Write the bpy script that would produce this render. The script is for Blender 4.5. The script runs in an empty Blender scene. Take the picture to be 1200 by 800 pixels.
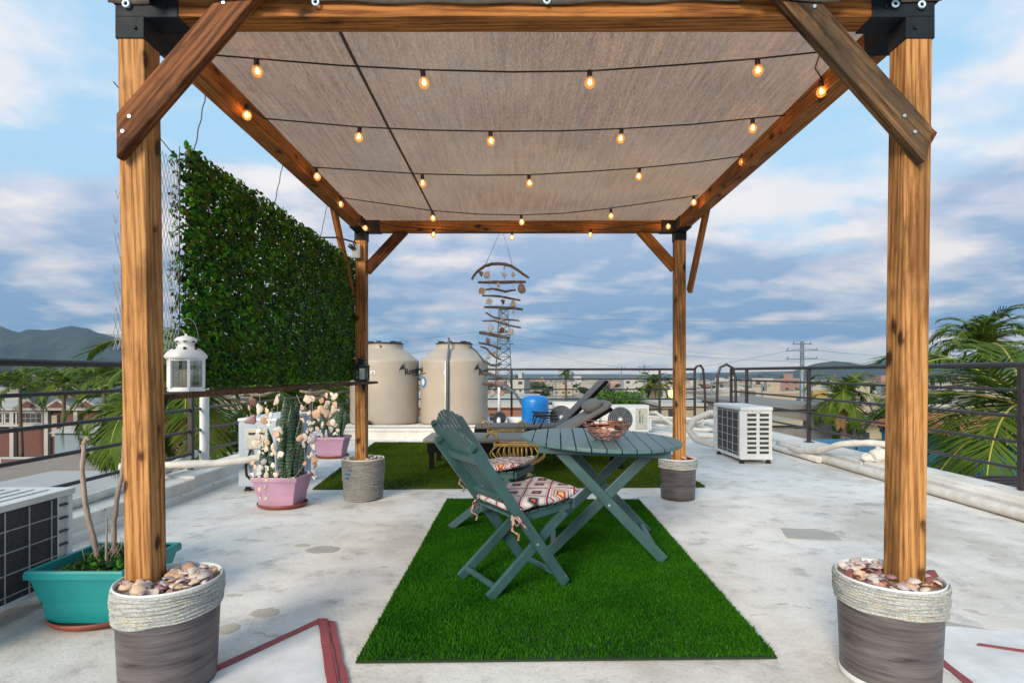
import bpy, math, random
from mathutils import Vector, Matrix, noise as mnoise
R = math.radians
rnd = random.Random(7)
sc = bpy.context.scene
COL = sc.collection
F = 661.0; CX = 607.0; HY = 436.0; CAMZ = 1.07

def P(px, py, D):
    """point seen at photo pixel (px,py) at distance D in front of the camera"""
    return Vector(((px-CX)/F*D, D, CAMZ+(HY-py)*D/F))

# ------------------------------------------------------------------ materials
MATS = {}
def nt(name):
    m = bpy.data.materials.new(name); m.use_nodes = True
    n = m.node_tree.nodes; l = m.node_tree.links
    b = n['Principled BSDF']
    MATS[name] = m
    return m, n, l, b
def node(n, t, **kw):
    x = n.new(t)
    for k, v in kw.items(): setattr(x, k, v)
    return x
def ramp(n, stops, interp='LINEAR'):
    r = n.new('ShaderNodeValToRGB'); r.color_ramp.interpolation = interp
    e = r.color_ramp.elements
    while len(e) < len(stops): e.new(0.5)
    for i, (p, c) in enumerate(stops):
        e[i].position = p
        e[i].color = (c[0], c[1], c[2], 1) if hasattr(c, '__len__') else (c, c, c, 1)
    return r
def mixc(n, l, fac, a, b, blend='MIX'):
    m = n.new('ShaderNodeMix'); m.data_type = 'RGBA'; m.blend_type = blend
    if hasattr(fac, 'is_output'): l.new(fac, m.inputs[0])
    else: m.inputs[0].default_value = fac
    for s, v in ((6, a), (7, b)):
        if hasattr(v, 'is_output'): l.new(v, m.inputs[s])
        else: m.inputs[s].default_value = (v[0], v[1], v[2], 1)
    return m.outputs[2]
def math_(n, l, op, a, b=None, c=None):
    m = n.new('ShaderNodeMath'); m.operation = op
    for i, v in enumerate((a, b, c)):
        if v is None: continue
        if hasattr(v, 'is_output'): l.new(v, m.inputs[i])
        else: m.inputs[i].default_value = v
    return m.outputs[0]
def coords(n, l, scale=(1, 1, 1), kind='Object', rot=(0, 0, 0)):
    tc = n.new('ShaderNodeTexCoord'); mp = n.new('ShaderNodeMapping')
    mp.inputs['Scale'].default_value = scale; mp.inputs['Rotation'].default_value = rot
    l.new(tc.outputs[kind], mp.inputs[0]); return mp.outputs[0]
def noise(n, l, vec, scale=5, detail=4, rough=0.5, dist=0):
    t = n.new('ShaderNodeTexNoise'); l.new(vec, t.inputs['Vector'])
    t.inputs['Scale'].default_value = scale; t.inputs['Detail'].default_value = detail
    t.inputs['Roughness'].default_value = rough; t.inputs['Distortion'].default_value = dist
    return t.outputs['Fac']
def bump(n, l, b, h, strength=0.3, dist=0.01):
    bp = n.new('ShaderNodeBump'); bp.inputs['Strength'].default_value = strength
    bp.inputs['Distance'].default_value = dist
    l.new(h, bp.inputs['Height']); l.new(bp.outputs[0], b.inputs['Normal'])

def pm(name, c1, c2=None, scale=8, rough=0.6, metallic=0, bmp=0.15, stretch=(1, 1, 1), wear=None, kind='Object', spec=0.5, detail=5, transl=0):
    """painted / plain surface: two tones of noise, fine bump, optional wear colour"""
    m, n, l, b = nt(name)
    if c2 is None: c2 = tuple(x*0.78 for x in c1)
    v = coords(n, l, stretch, kind)
    f = noise(n, l, v, scale, detail, 0.6)
    r = ramp(n, [(0.35, c2), (0.65, c1)]); l.new(f, r.inputs[0])
    out = r.outputs[0]
    if wear:
        wc, amt = wear
        f2 = noise(n, l, v, scale*3.1, 6, 0.7)
        wr = ramp(n, [(1-amt-0.02, 0), (1-amt+0.03, 1)]); l.new(f2, wr.inputs[0])
        out = mixc(n, l, wr.outputs[0], out, wc)
    l.new(out, b.inputs['Base Color'])
    rr = n.new('ShaderNodeMapRange'); l.new(f, rr.inputs[0])
    rr.inputs[3].default_value = max(0.05, rough-0.1); rr.inputs[4].default_value = min(1, rough+0.1)
    l.new(rr.outputs[0], b.inputs['Roughness'])
    b.inputs['Metallic'].default_value = metallic
    b.inputs['Specular IOR Level'].default_value = spec
    if bmp: bump(n, l, b, noise(n, l, v, scale*8, 4, 0.6), bmp, 0.004)
    return m

def wood(name, light, dark, knot=(0.05, 0.02, 0.01), grain=60, weather=0.0, wcol=(0.22, 0.19, 0.16), blot=0.45):
    """stained lumber: grain runs along local Z"""
    m, n, l, b = nt(name)
    oi = n.new('ShaderNodeObjectInfo')
    tc = n.new('ShaderNodeTexCoord')
    add = n.new('ShaderNodeVectorMath'); add.operation = 'ADD'
    sc_ = n.new('ShaderNodeVectorMath'); sc_.operation = 'SCALE'
    cmb = n.new('ShaderNodeCombineXYZ')
    for i in range(3): l.new(oi.outputs['Random'], cmb.inputs[i])
    l.new(cmb.outputs[0], sc_.inputs[0]); sc_.inputs['Scale'].default_value = 37.0
    l.new(tc.outputs['Object'], add.inputs[0]); l.new(sc_.outputs[0], add.inputs[1])
    mp = n.new('ShaderNodeMapping'); l.new(add.outputs[0], mp.inputs[0])
    mp.inputs['Scale'].default_value = (1, 1, 0.035)
    warp = noise(n, l, mp.outputs[0], 9, 3, 0.5)
    # rings around a pith outside the board
    sep = n.new('ShaderNodeSeparateXYZ'); l.new(mp.outputs[0], sep.inputs[0])
    g1 = noise(n, l, mp.outputs[0], grain*1.35, 7, 0.72, 0.25)
    wv = n.new('ShaderNodeTexWave'); wv.wave_type = 'BANDS'; wv.bands_direction = 'DIAGONAL'
    l.new(mp.outputs[0], wv.inputs['Vector'])
    wv.inputs['Scale'].default_value = 27; wv.inputs['Distortion'].default_value = 8
    wv.inputs['Detail'].default_value = 3; wv.inputs['Detail Scale'].default_value = 0.8; wv.inputs['Detail Roughness'].default_value = 0.6
    a = math_(n, l, 'MULTIPLY', wv.outputs['Fac'], 0.13)
    g2 = noise(n, l, mp.outputs[0], 240, 6, 0.7, 0.1)
    s = math_(n, l, 'ADD', a, math_(n, l, 'ADD', math_(n, l, 'MULTIPLY', g1, 0.50), math_(n, l, 'MULTIPLY', g2, 0.37)))
    mid = tuple((x+y)/2 for x, y in zip(light, dark))
    r = ramp(n, [(0.38, dark), (0.465, mid), (0.56, light)]); l.new(s, r.inputs[0])
    # weather-darkened foot of a board and blotchy stain
    mb = n.new('ShaderNodeMapping'); l.new(add.outputs[0], mb.inputs[0]); mb.inputs['Scale'].default_value = (1, 1, 0.32)
    bl = noise(n, l, mb.outputs[0], 7, 5, 0.62)
    br = ramp(n, [(0.46, 0), (0.60, 1)]); l.new(bl, br.inputs[0])
    c = mixc(n, l, math_(n, l, 'MULTIPLY', br.outputs[0], blot), r.outputs[0], tuple(x*0.42 for x in dark))
    # drying cracks: long thin dark lines
    ck = noise(n, l, mp.outputs[0], 26, 2, 0.4, 0.1)
    cr = ramp(n, [(0.488, 0), (0.497, 1), (0.503, 1), (0.512, 0)]); l.new(ck, cr.inputs[0])
    cm_ = ramp(n, [(0.50, 0), (0.58, 1)]); l.new(noise(n, l, mb.outputs[0], 5, 2, 0.5), cm_.inputs[0])
    c = mixc(n, l, math_(n, l, 'MULTIPLY', math_(n, l, 'MULTIPLY', cr.outputs[0], cm_.outputs[0]), 0.75), c, tuple(x*0.25 for x in dark))
    # knots
    mk = n.new('ShaderNodeMapping'); l.new(add.outputs[0], mk.inputs[0]); mk.inputs['Scale'].default_value = (1, 1, 0.55)
    vo = n.new('ShaderNodeTexVoronoi'); vo.inputs['Scale'].default_value = 10.5
    dn = n.new('ShaderNodeVectorMath'); dn.operation = 'ADD'
    dist = n.new('ShaderNodeTexNoise'); dist.inputs['Scale'].default_value = 30; l.new(mk.outputs[0], dist.inputs['Vector'])
    dsc = n.new('ShaderNodeVectorMath'); dsc.operation = 'SCALE'; l.new(dist.outputs['Color'], dsc.inputs[0]); dsc.inputs['Scale'].default_value = 0.03
    l.new(mk.outputs[0], dn.inputs[0]); l.new(dsc.outputs[0], dn.inputs[1])
    l.new(dn.outputs[0], vo.inputs['Vector'])
    kr = ramp(n, [(0.10, 1), (0.15, 0.8), (0.19, 0.3), (0.30, 0)]); l.new(vo.outputs['Distance'], kr.inputs[0])
    c = mixc(n, l, kr.outputs[0], c, knot)
    if weather:
        wr = ramp(n, [(0.5-weather*0.35, 0), (0.62, 1)])
        l.new(noise(n, l, mb.outputs[0], 11, 5, 0.6), wr.inputs[0])
        wc = mixc(n, l, g1, tuple(x*0.35 for x in wcol), wcol)
        c = mixc(n, l, wr.outputs[0], c, wc)
    l.new(c, b.inputs['Base Color'])
    b.inputs['Roughness'].default_value = 0.65
    b.inputs['Specular IOR Level'].default_value = 0.14
    bump(n, l, b, s, 0.6, 0.004)
    return m

def emis(name, col, strength):
    m, n, l, b = nt(name)
    b.inputs['Base Color'].default_value = (*col, 1)
    b.inputs['Emission Color'].default_value = (*col, 1); b.inputs['Emission Strength'].default_value = strength
    return m

# ------------------------------------------------------------------ mesh builder
class MB:
    def __init__(s): s.v = []; s.f = []; s.mi = []; s.sm = []
    def add(s, vs, fs, mi=0, smooth=False):
        o = len(s.v); s.v.extend([tuple(x) for x in vs])
        for f in fs: s.f.append(tuple(i+o for i in f)); s.mi.append(mi); s.sm.append(smooth)
        return s
    def box(s, c, d, rot=None, mi=0):
        """c centre, d full sizes, rot Matrix 3x3"""
        hx, hy, hz = d[0]/2, d[1]/2, d[2]/2
        vs = [Vector((x*hx, y*hy, z*hz)) for z in (-1, 1) for y in (-1, 1) for x in (-1, 1)]
        if rot is not None: vs = [rot @ v for v in vs]
        c = Vector(c); vs = [v+c for v in vs]
        return s.add(vs, [(0, 2, 3, 1), (4, 5, 7, 6), (0, 1, 5, 4), (2, 6, 7, 3), (0, 4, 6, 2), (1, 3, 7, 5)], mi)
    def bx(s, x0, x1, y0, y1, z0, z1, mi=0):
        return s.box(((x0+x1)/2, (y0+y1)/2, (z0+z1)/2), (x1-x0, y1-y0, z1-z0), None, mi)
    def bar(s, a, b, w, h, up=(0, 0, 1), mi=0):
        """rectangular bar from a to b; w across, h along 'up'"""
        a = Vector(a); b = Vector(b); d = (b-a); L = d.length; d.normalize()
        up = Vector(up); side = d.cross(up)
        if side.length < 1e-4: side = d.cross(Vector((1, 0, 0)))
        side.normalize(); u = side.cross(d).normalized()
        rot = Matrix((side, d, u)).transposed()
        return s.box((a+b)/2, (w, L, h), rot, mi)
    def tube(s, pts, r, n=8, mi=0, cap=True, closed=False, smooth=True):
        pts = [Vector(p) for p in pts]; N = len(pts)
        rr = r if hasattr(r, '__len__') else [r]*N
        vs = []; prev = None
        for i, p in enumerate(pts):
            if closed: t = pts[(i+1) % N]-pts[i-1]
            else: t = pts[min(i+1, N-1)]-pts[max(i-1, 0)]
            t.normalize()
            if prev is None:
                a = Vector((0, 0, 1)) if abs(t.z) < 0.9 else Vector((1, 0, 0))
                u = t.cross(a).normalized()
            else:
                u = prev-t*prev.dot(t)
                if u.length < 1e-5: u = t.cross(Vector((1, 0, 0)))
                u.normalize()
            prev = u; w = t.cross(u)
            for k in range(n):
                an = 2*math.pi*k/n
                vs.append(p+(u*math.cos(an)+w*math.sin(an))*rr[i])
        fs = []
        for i in range(N if closed else N-1):
            j = (i+1) % N
            for k in range(n):
                k2 = (k+1) % n
                fs.append((i*n+k, i*n+k2, j*n+k2, j*n+k))
        s.add(vs, fs, mi, smooth)
        if cap and not closed:
            o = len(s.v)-N*n
            s.f.append(tuple(o+k for k in reversed(range(n)))); s.mi.append(mi); s.sm.append(False)
            s.f.append(tuple(o+(N-1)*n+k for k in range(n))); s.mi.append(mi); s.sm.append(False)
        return s
    def lathe(s, prof, c=(0, 0, 0), n=32, mi=0, smooth=True, cap0=False, cap1=False, wob=None, sq=None):
        """prof list of (r,z)"""
        c = Vector(c); vs = []
        for (r, z) in prof:
            for k in range(n):
                a = 2*math.pi*k/n
                x, y, zz = r*math.cos(a), r*math.sin(a), z
                if wob: x, y, zz = wob(x, y, zz, a)
                vs.append(c+Vector((x, y, zz)))
        fs = []
        for i in range(len(prof)-1):
            for k in range(n):
                k2 = (k+1) % n
                fs.append((i*n+k, i*n+k2, (i+1)*n+k2, (i+1)*n+k))
        s.add(vs, fs, mi, smooth)
        o = len(s.v)-len(prof)*n
        if cap0: s.f.append(tuple(o+k for k in reversed(range(n)))); s.mi.append(mi); s.sm.append(False)
        if cap1:
            o2 = o+(len(prof)-1)*n
            s.f.append(tuple(o2+k for k in range(n))); s.mi.append(mi); s.sm.append(False)
        return s
    def prism(s, poly, a, b, axis='y', mi=0):
        """extrude 2D polygon: axis y -> poly in xz between y=a..b ; axis z -> xy ; axis x -> yz"""
        def to3(p, t):
            return {'y': (p[0], t, p[1]), 'z': (p[0], p[1], t), 'x': (t, p[0], p[1])}[axis]
        n = len(poly)
        vs = [to3(p, a) for p in poly]+[to3(p, b) for p in poly]
        fs = [tuple(reversed(range(n))), tuple(range(n, 2*n))]
        fs += [(i, (i+1) % n, n+(i+1) % n, n+i) for i in range(n)]
        return s.add(vs, fs, mi)
    def frustum(s, x0, x1, y0, y1, z0, X0, X1, Y0, Y1, z1, mi=0, bottom=True, top=True):
        vs = [(x0, y0, z0), (x1, y0, z0), (x1, y1, z0), (x0, y1, z0), (X0, Y0, z1), (X1, Y0, z1), (X1, Y1, z1), (X0, Y1, z1)]
        fs = [(0, 1, 5, 4), (1, 2, 6, 5), (2, 3, 7, 6), (3, 0, 4, 7)]
        if bottom: fs.append((3, 2, 1, 0))
        if top: fs.append((4, 5, 6, 7))
        return s.add(vs, fs, mi)
    def mesh(s, name, mats):
        me = bpy.data.meshes.new(name)
        me.from_pydata(s.v, [], s.f)
        for m in (mats if isinstance(mats, (list, tuple)) else [mats]): me.materials.append(m)
        me.polygons.foreach_set('material_index', s.mi)
        me.polygons.foreach_set('use_smooth', s.sm)
        me.update()
        return me
    def build(s, name, mats, parent=None, bevel=0, loc=None, mat=None, recalc=True):
        me = s.mesh(name, mats)
        if recalc and len(s.f) < 60000:
            import bmesh
            bm = bmesh.new(); bm.from_mesh(me); bmesh.ops.recalc_face_normals(bm, faces=bm.faces[:]); bm.to_mesh(me); bm.free()
        o = bpy.data.objects.new(name, me); COL.objects.link(o)
        if parent is not None: o.parent = parent
        if loc is not None: o.location = loc
        if mat is not None: o.matrix_local = mat
        if bevel:
            bv = o.modifiers.new('bevel', 'BEVEL'); bv.width = bevel; bv.segments = 2; bv.limit_method = 'ANGLE'; bv.angle_limit = R(40)
        return o

def tag(o, label=None, cat=None, group=None, kind=None):
    if label: o['label'] = label
    if cat: o['category'] = cat
    if group: o['group'] = group
    if kind: o['kind'] = kind
    return o
def thing(name, label, cat, loc=(0, 0, 0), rz=0, group=None):
    o = bpy.data.objects.new(name, None); COL.objects.link(o); o.empty_display_size = 0.1
    o.location = loc; o.rotation_euler = (0, 0, rz)
    return tag(o, label, cat, group)
def copy_tree(o, parent=None):
    c = o.copy(); COL.objects.link(c); c.parent = parent
    if parent is not None: c.matrix_parent_inverse = o.matrix_parent_inverse
    for ch in list(o.children): copy_tree(ch, c)
    return c
def rotz(a): return Matrix.Rotation(a, 3, 'Z')
def orient(p0, p1, xdir):
    """matrix with local Z along p0->p1, local X close to xdir, origin p0"""
    p0 = Vector(p0); p1 = Vector(p1); z = (p1-p0).normalized(); x = Vector(xdir); x = (x-z*x.dot(z)).normalized(); y = z.cross(x)
    m = Matrix((x, y, z)).transposed().to_4x4(); m.translation = p0; return m
def lumber(name, p0, p1, w, d, mat, parent, xdir=(1, 0, 0), bevel=0.004, cuts=None, chips=0):
    """board with its long axis on local Z; w along xdir, d across. cuts=(shift0, shift1): mitred ends (slope in x)"""
    L = (Vector(p1)-Vector(p0)).length
    m = MB(); a, b = w/2, d/2
    segs = max(2, int(L/0.12)); c0, c1 = cuts or (0, 0)
    vs = []; fs = []
    for i in range(segs+1):
        t = i/segs
        for (x, y) in ((-a, -b), (a, -b), (a, b), (-a, b)):
            z = t*L+(1-t)*c0*x/a+t*c1*x/a
            vs.append((x, y, z))
    for i in range(segs):
        for k in range(4): fs.append((i*4+k, i*4+(k+1) % 4, (i+1)*4+(k+1) % 4, (i+1)*4+k))
    fs += [(3, 2, 1, 0), tuple(segs*4+k for k in range(4))]
    m.add(vs, fs)
    return m.build(name, mat, parent, bevel, mat=orient(p0, p1, xdir))

def text_mesh(s, size, extrude=0.0, bold=False, shear=0.0):
    cu = bpy.data.curves.new('txt', 'FONT'); cu.body = s; cu.size = size; cu.extrude = extrude; cu.shear = shear
    cu.offset = 0.0 if not bold else size*0.02
    o = bpy.data.objects.new('txt', cu); COL.objects.link(o)
    dg = bpy.context.evaluated_depsgraph_get(); dg.update()
    me = bpy.data.meshes.new_from_object(o.evaluated_get(dg))
    bpy.data.objects.remove(o); 
    return me
HAZE = True; SUN_E = 2.9; EXPO = 0.70; CLOUD_OFF = (31.3, 14.4, 0.0)
# ------------------------------------------------------------------ material library
PINE = wood('stained_pine', (0.46, 0.235, 0.085), (0.18, 0.070, 0.020), blot=0.62)
PINE2 = wood('stained_pine_beam', (0.38, 0.150, 0.038), (0.14, 0.044, 0.010), blot=0.55)
BRACE_D = wood('dark_pine', (0.22, 0.080, 0.028), (0.050, 0.018, 0.008), blot=0.8)
BRACE_W = wood('weathered_pine', (0.24, 0.13, 0.055), (0.025, 0.014, 0.009), weather=0.35, wcol=(0.10, 0.072, 0.046), blot=1.0)
PLANK = wood('dark_plank', (0.14, 0.07, 0.04), (0.035, 0.016, 0.01))
BLACKM = pm('black_steel', (0.008, 0.012, 0.018), (0.013, 0.018, 0.024), 12, 0.6, 0.0, 0.05, spec=.14)
RAILM = pm('brown_black_rail_paint', (0.030, 0.022, 0.024), (0.018, 0.014, 0.016), 10, 0.45, 0.0, 0.15, wear=((0.07, 0.03, 0.02), 0.3))
ZINC = pm('zinc', (0.5, 0.5, 0.5), None, 20, 0.35, 0.9, 0)
EYE = pm('blue_white_eyelet', (0.55, 0.72, 0.85), None, 20, 0.35, 0.2, 0)
SCREW = pm('screw_head', (0.45, 0.55, 0.62), None, 20, 0.3, 0.6, 0)
WHITE_M = pm('white_enamel', (0.70, 0.72, 0.74), (0.60, 0.62, 0.64), 5, 0.4, 0, 0.03, wear=((0.4, 0.38, 0.34), 0.25))
WHITE_P = pm('white_plastic', (0.66, 0.68, 0.70), (0.56, 0.58, 0.58), 6, 0.45, 0, 0.03)
AC_BODY = pm('ac_white_panel', (0.66, 0.67, 0.66), (0.58, 0.585, 0.57), 4, 0.42, 0, 0.02, wear=((0.42, 0.40, 0.36), 0.22))
AC_BLUE = pm('ac_pale_blue_panel', (0.40, 0.46, 0.53), (0.33, 0.39, 0.46), 6, 0.5, 0, 0.03)
BEIGE_P = pm('beige_plastic', (0.50, 0.49, 0.40), None, 10, 0.5, 0, 0.02)
DARKGRILL = pm('dark_coil', (0.028, 0.03, 0.034), (0.05, 0.052, 0.055), 60, 0.6, 0.2, 0.3)
WIREL = pm('pale_wire', (0.42, 0.43, 0.42), None, 20, 0.4, 0.2, 0)
BLACKP = pm('black_plastic', (0.015, 0.015, 0.017), None, 20, 0.4, 0, 0.03)
RUBBER = pm('black_rubber', (0.02, 0.02, 0.02), None, 20, 0.8, 0, 0.1)
TEAL = pm('turquoise_plastic', (0.008, 0.235, 0.235), (0.006, 0.205, 0.21), 4, 0.42, 0, 0.03, wear=((0.2, 0.36, 0.34), 0.23))
PINK = pm('lilac_pink_plastic', (0.46, 0.265, 0.385), (0.40, 0.23, 0.34), 4, 0.5, 0, 0.04, wear=((0.55, 0.42, 0.5), 0.25))
TERRA = pm('terracotta_plastic', (0.24, 0.055, 0.035), (0.17, 0.04, 0.028), 9, 0.5, 0, 0.06)
SOIL = pm('soil', (0.10, 0.06, 0.04), (0.03, 0.02, 0.014), 40, 0.9, 0, 0.6)
GREENP = pm('grey_green_paint', (0.036, 0.095, 0.098), (0.022, 0.064, 0.070), 7, 0.46, 0, 0.25, wear=((0.26, 0.32, 0.32), 0.315), stretch=(1, 1, 1))
GREENT = pm('grey_green_tabletop', (0.082, 0.158, 0.175), (0.062, 0.130, 0.145), 6, 0.42, 0, 0.15, wear=((0.27, 0.34, 0.35), 0.31), stretch=(2.5, 0.5, 1))
GOLD = pm('antique_gold', (0.55, 0.36, 0.12), (0.36, 0.22, 0.07), 12, 0.35, 0.65, 0.05)
COPPER = pm('copper_wire', (0.48, 0.20, 0.12), (0.25, 0.09, 0.06), 20, 0.38, 0.7, 0.05)
DRIFT = pm('driftwood', (0.24, 0.19, 0.15), (0.09, 0.065, 0.05), 25, 0.85, 0, 0.5)
DRIFTP = pm('pale_driftwood', (0.38, 0.30, 0.22), (0.18, 0.13, 0.09), 25, 0.85, 0, 0.4)
CORDM = pm('black_cable', (0.01, 0.01, 0.01), None, 20, 0.6, 0, 0)
STRING = pm('pale_string', (0.45, 0.42, 0.38), None, 20, 0.8, 0, 0)
TANK = pm('beige_tank_plastic', (0.38, 0.33, 0.27), (0.335, 0.29, 0.24), 2.2, 0.5, 0, 0.05, stretch=(1, 1, 0.5), wear=((0.36, 0.31, 0.25), 0.3))
BLUETANK = pm('blue_tank_paint', (0.005, 0.17, 0.52), (0.005, 0.14, 0.45), 5, 0.35, 0, 0.02)
PIPEW = pm('white_pvc', (0.62, 0.60, 0.56), (0.50, 0.47, 0.42), 10, 0.6, 0, 0.2, wear=((0.3, 0.26, 0.2), 0.3))
PIPEG = pm('grey_pipe', (0.10, 0.12, 0.14), None, 10, 0.5, 0, 0.05)
GREENL = pm('dark_green_lantern', (0.02, 0.055, 0.045), None, 14, 0.4, 0.2, 0.1)
INK = pm('black_print', (0.012, 0.012, 0.014), (0.016, 0.016, 0.018), 20, 0.6, 0, 0)
CLOTHG = pm('taupe_canvas', (0.235, 0.215, 0.19), (0.20, 0.18, 0.16), 30, 0.85, 0, 0.5)
CLOTHG2 = pm('grey_brown_sling', (0.135, 0.12, 0.108), (0.11, 0.10, 0.09), 60, 0.8, 0, 0.4)
WICKER = pm('black_wicker', (0.004, 0.004, 0.0045), (0.009, 0.0085, 0.0085), 60, 0.8, 0, 0.8, spec=.12)
CANDLE = pm('candle_wax', (0.62, 0.56, 0.42), None, 10, 0.5, 0, 0)

def glass(name, tint=(0.8, 0.85, 0.85), t=0.8):
    m, n, l, b = nt(name)
    tr = n.new('ShaderNodeBsdfTransparent'); tr.inputs[0].default_value = (*tint, 1)
    gl = n.new('ShaderNodeBsdfGlossy'); gl.inputs['Roughness'].default_value = 0.04
    fr = n.new('ShaderNodeFresnel'); fr.inputs[0].default_value = 1.45
    mx = n.new('ShaderNodeMixShader'); l.new(math_(n, l, 'ADD', fr.outputs[0], 1-t), mx.inputs[0])
    l.new(tr.outputs[0], mx.inputs[1]); l.new(gl.outputs[0], mx.inputs[2])
    l.new(mx.outputs[0], n['Material Output'].inputs[0]); return m
GLASS = glass('lantern_glass', (0.75, 0.82, 0.84), 0.85)
BULBG = None
m, n, l, b = nt('amber_bulb_glass'); BULBG = m
tr = n.new('ShaderNodeBsdfTransparent'); tr.inputs[0].default_value = (1.0, 0.80, 0.60, 1)
em = n.new('ShaderNodeEmission'); em.inputs[0].default_value = (1.0, 0.38, 0.09, 1); em.inputs[1].default_value = 1.0
gl = n.new('ShaderNodeBsdfGlossy'); gl.inputs['Roughness'].default_value = 0.05
fr = n.new('ShaderNodeLayerWeight'); fr.inputs[0].default_value = 0.35
mx = n.new('ShaderNodeMixShader'); mx.inputs[0].default_value = 0.4
l.new(tr.outputs[0], mx.inputs[1]); l.new(em.outputs[0], mx.inputs[2])
mx2 = n.new('ShaderNodeMixShader'); l.new(math_(n, l, 'MULTIPLY', fr.outputs['Fresnel'], 0.6), mx2.inputs[0])
l.new(mx.outputs[0], mx2.inputs[1]); l.new(gl.outputs[0], mx2.inputs[2])
l.new(mx2.outputs[0], n['Material Output'].inputs[0])
FILAMENT = emis('glowing_filament', (1.0, 0.46, 0.11), 34)

def leafmat(name, c1, c2, var=0.5, scale=6, rough=0.45, transl=0.25, spec=0.12):
    m, n, l, b = nt(name)
    v = coords(n, l)
    f = noise(n, l, v, scale, 3, 0.6)
    r = ramp(n, [(0.36, c2), (0.64, c1)]); l.new(f, r.inputs[0])
    l.new(r.outputs[0], b.inputs['Base Color']); b.inputs['Roughness'].default_value = rough
    b.inputs['Specular IOR Level'].default_value = spec
    tb = n.new('ShaderNodeBsdfTranslucent'); l.new(r.outputs[0], tb.inputs[0])
    mx = n.new('ShaderNodeMixShader'); mx.inputs[0].default_value = transl
    l.new(b.outputs[0], mx.inputs[1]); l.new(tb.outputs[0], mx.inputs[2])
    l.new(mx.outputs[0], n['Material Output'].inputs[0]); return m
LEAF_D = leafmat('hedge_leaf_dark', (0.016, 0.062, 0.014), (0.008, 0.034, 0.012), scale=9)
LEAF_M = leafmat('hedge_leaf_mid', (0.040, 0.150, 0.008), (0.022, 0.090, 0.008), scale=9)
LEAF_B = leafmat('hedge_leaf_bright', (0.10, 0.32, 0.010), (0.06, 0.22, 0.01), scale=9)
LEAF_Y = leafmat('hedge_leaf_olive', (0.10, 0.115, 0.015), (0.06, 0.08, 0.012), scale=9)
TURF1 = leafmat('turf_blade', (0.030, 0.150, 0.002), (0.014, 0.095, 0.002), scale=3, transl=0.3, rough=0.5)
TURF1b = leafmat('turf_blade_light', (0.048, 0.195, 0.006), (0.032, 0.15, 0.004), scale=5, transl=0.3, rough=0.5)
TURF2 = leafmat('olive_turf_blade', (0.066, 0.112, 0.004), (0.042, 0.080, 0.003), scale=2, transl=0.3, rough=0.6)
TURFBASE = pm('turf_backing', (0.008, 0.03, 0.006), None, 30, 0.9, 0, 0.3)
FROND = leafmat('palm_leaflet', (0.105, 0.165, 0.020), (0.036, 0.080, 0.011), scale=1.2, transl=0.3, rough=0.6)
FRONDY = leafmat('palm_rachis', (0.34, 0.30, 0.06), (0.22, 0.22, 0.05), scale=2, transl=0.0)
DEADF = leafmat('dead_frond', (0.40, 0.27, 0.12), (0.25, 0.15, 0.07), scale=3, transl=0.2, rough=0.7)
TREE1 = leafmat('tree_leaf', (0.045, 0.085, 0.022), (0.02, 0.045, 0.014), scale=0.7, transl=0.2)
TREE2 = leafmat('bright_tree_leaf', (0.085, 0.18, 0.02), (0.045, 0.11, 0.015), scale=0.7, transl=0.2)
BARK = pm('palm_bark', (0.16, 0.12, 0.085), (0.07, 0.05, 0.038), 7, 0.9, 0, 0.6, stretch=(0.4, 0.4, 3))
STEMB = pm('pale_grey_bark', (0.33, 0.26, 0.22), (0.18, 0.135, 0.115), 18, 0.85, 0, 0.5, stretch=(1, 1, 0.4))
# snake plant bands
m, n, l, b = nt('banded_snake_leaf'); SNAKE = m
v = coords(n, l); sp = n.new('ShaderNodeSeparateXYZ'); l.new(v, sp.inputs[0])
nz = noise(n, l, v, 22, 3, 0.6)
zz = math_(n, l, 'ADD', math_(n, l, 'MULTIPLY', sp.outputs[2], 36), math_(n, l, 'MULTIPLY', nz, 3))
fr_ = math_(n, l, 'FRACT', zz)
r = ramp(n, [(0.0, (0.012, 0.040, 0.022)), (0.35, (0.018, 0.055, 0.03)), (0.55, (0.16, 0.23, 0.14)), (0.75, (0.03, 0.075, 0.04)), (1.0, (0.012, 0.040, 0.022))])
l.new(fr_, r.inputs[0]); l.new(r.outputs[0], b.inputs['Base Color']); b.inputs['Roughness'].default_value = 0.45

# shells
def shellmat(name, c1, c2, c3):
    m, n, l, b = nt(name); v = coords(n, l)
    oi = n.new('ShaderNodeObjectInfo')
    r0 = ramp(n, [(0.0, c1), (0.4, c2), (0.75, c3), (1.0, c1)]); 
    f = noise(n, l, v, 60, 3, 0.6, 0.5)
    s = math_(n, l, 'FRACT', math_(n, l, 'ADD', oi.outputs['Random'], math_(n, l, 'MULTIPLY', f, 0.55)))
    l.new(s, r0.inputs[0])
    wv = n.new('ShaderNodeTexWave'); wv.wave_type = 'RINGS'; wv.rings_direction = 'Z'; wv.inputs['Scale'].default_value = 2.2; wv.inputs['Distortion'].default_value = 1.5; l.new(coords(n, l, (1, 1, 1)), wv.inputs['Vector'])
    cc = mixc(n, l, math_(n, l, 'MULTIPLY', wv.outputs['Fac'], 0.4), r0.outputs[0], tuple(x*.45 for x in c2)); l.new(cc, b.inputs['Base Color']); b.inputs['Roughness'].default_value = 0.4
    bump(n, l, b, noise(n, l, v, 220, 2, 0.5), 0.3, 0.002); return m
SH_CREAM = shellmat('cream_shell', (0.66, 0.60, 0.52), (0.62, 0.46, 0.34), (0.72, 0.70, 0.66))
SH_PEACH = shellmat('peach_shell', (0.62, 0.36, 0.22), (0.68, 0.52, 0.38), (0.50, 0.26, 0.15))
SH_MAUVE = shellmat('mauve_shell', (0.42, 0.24, 0.24), (0.22, 0.10, 0.12), (0.60, 0.50, 0.46))
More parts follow.
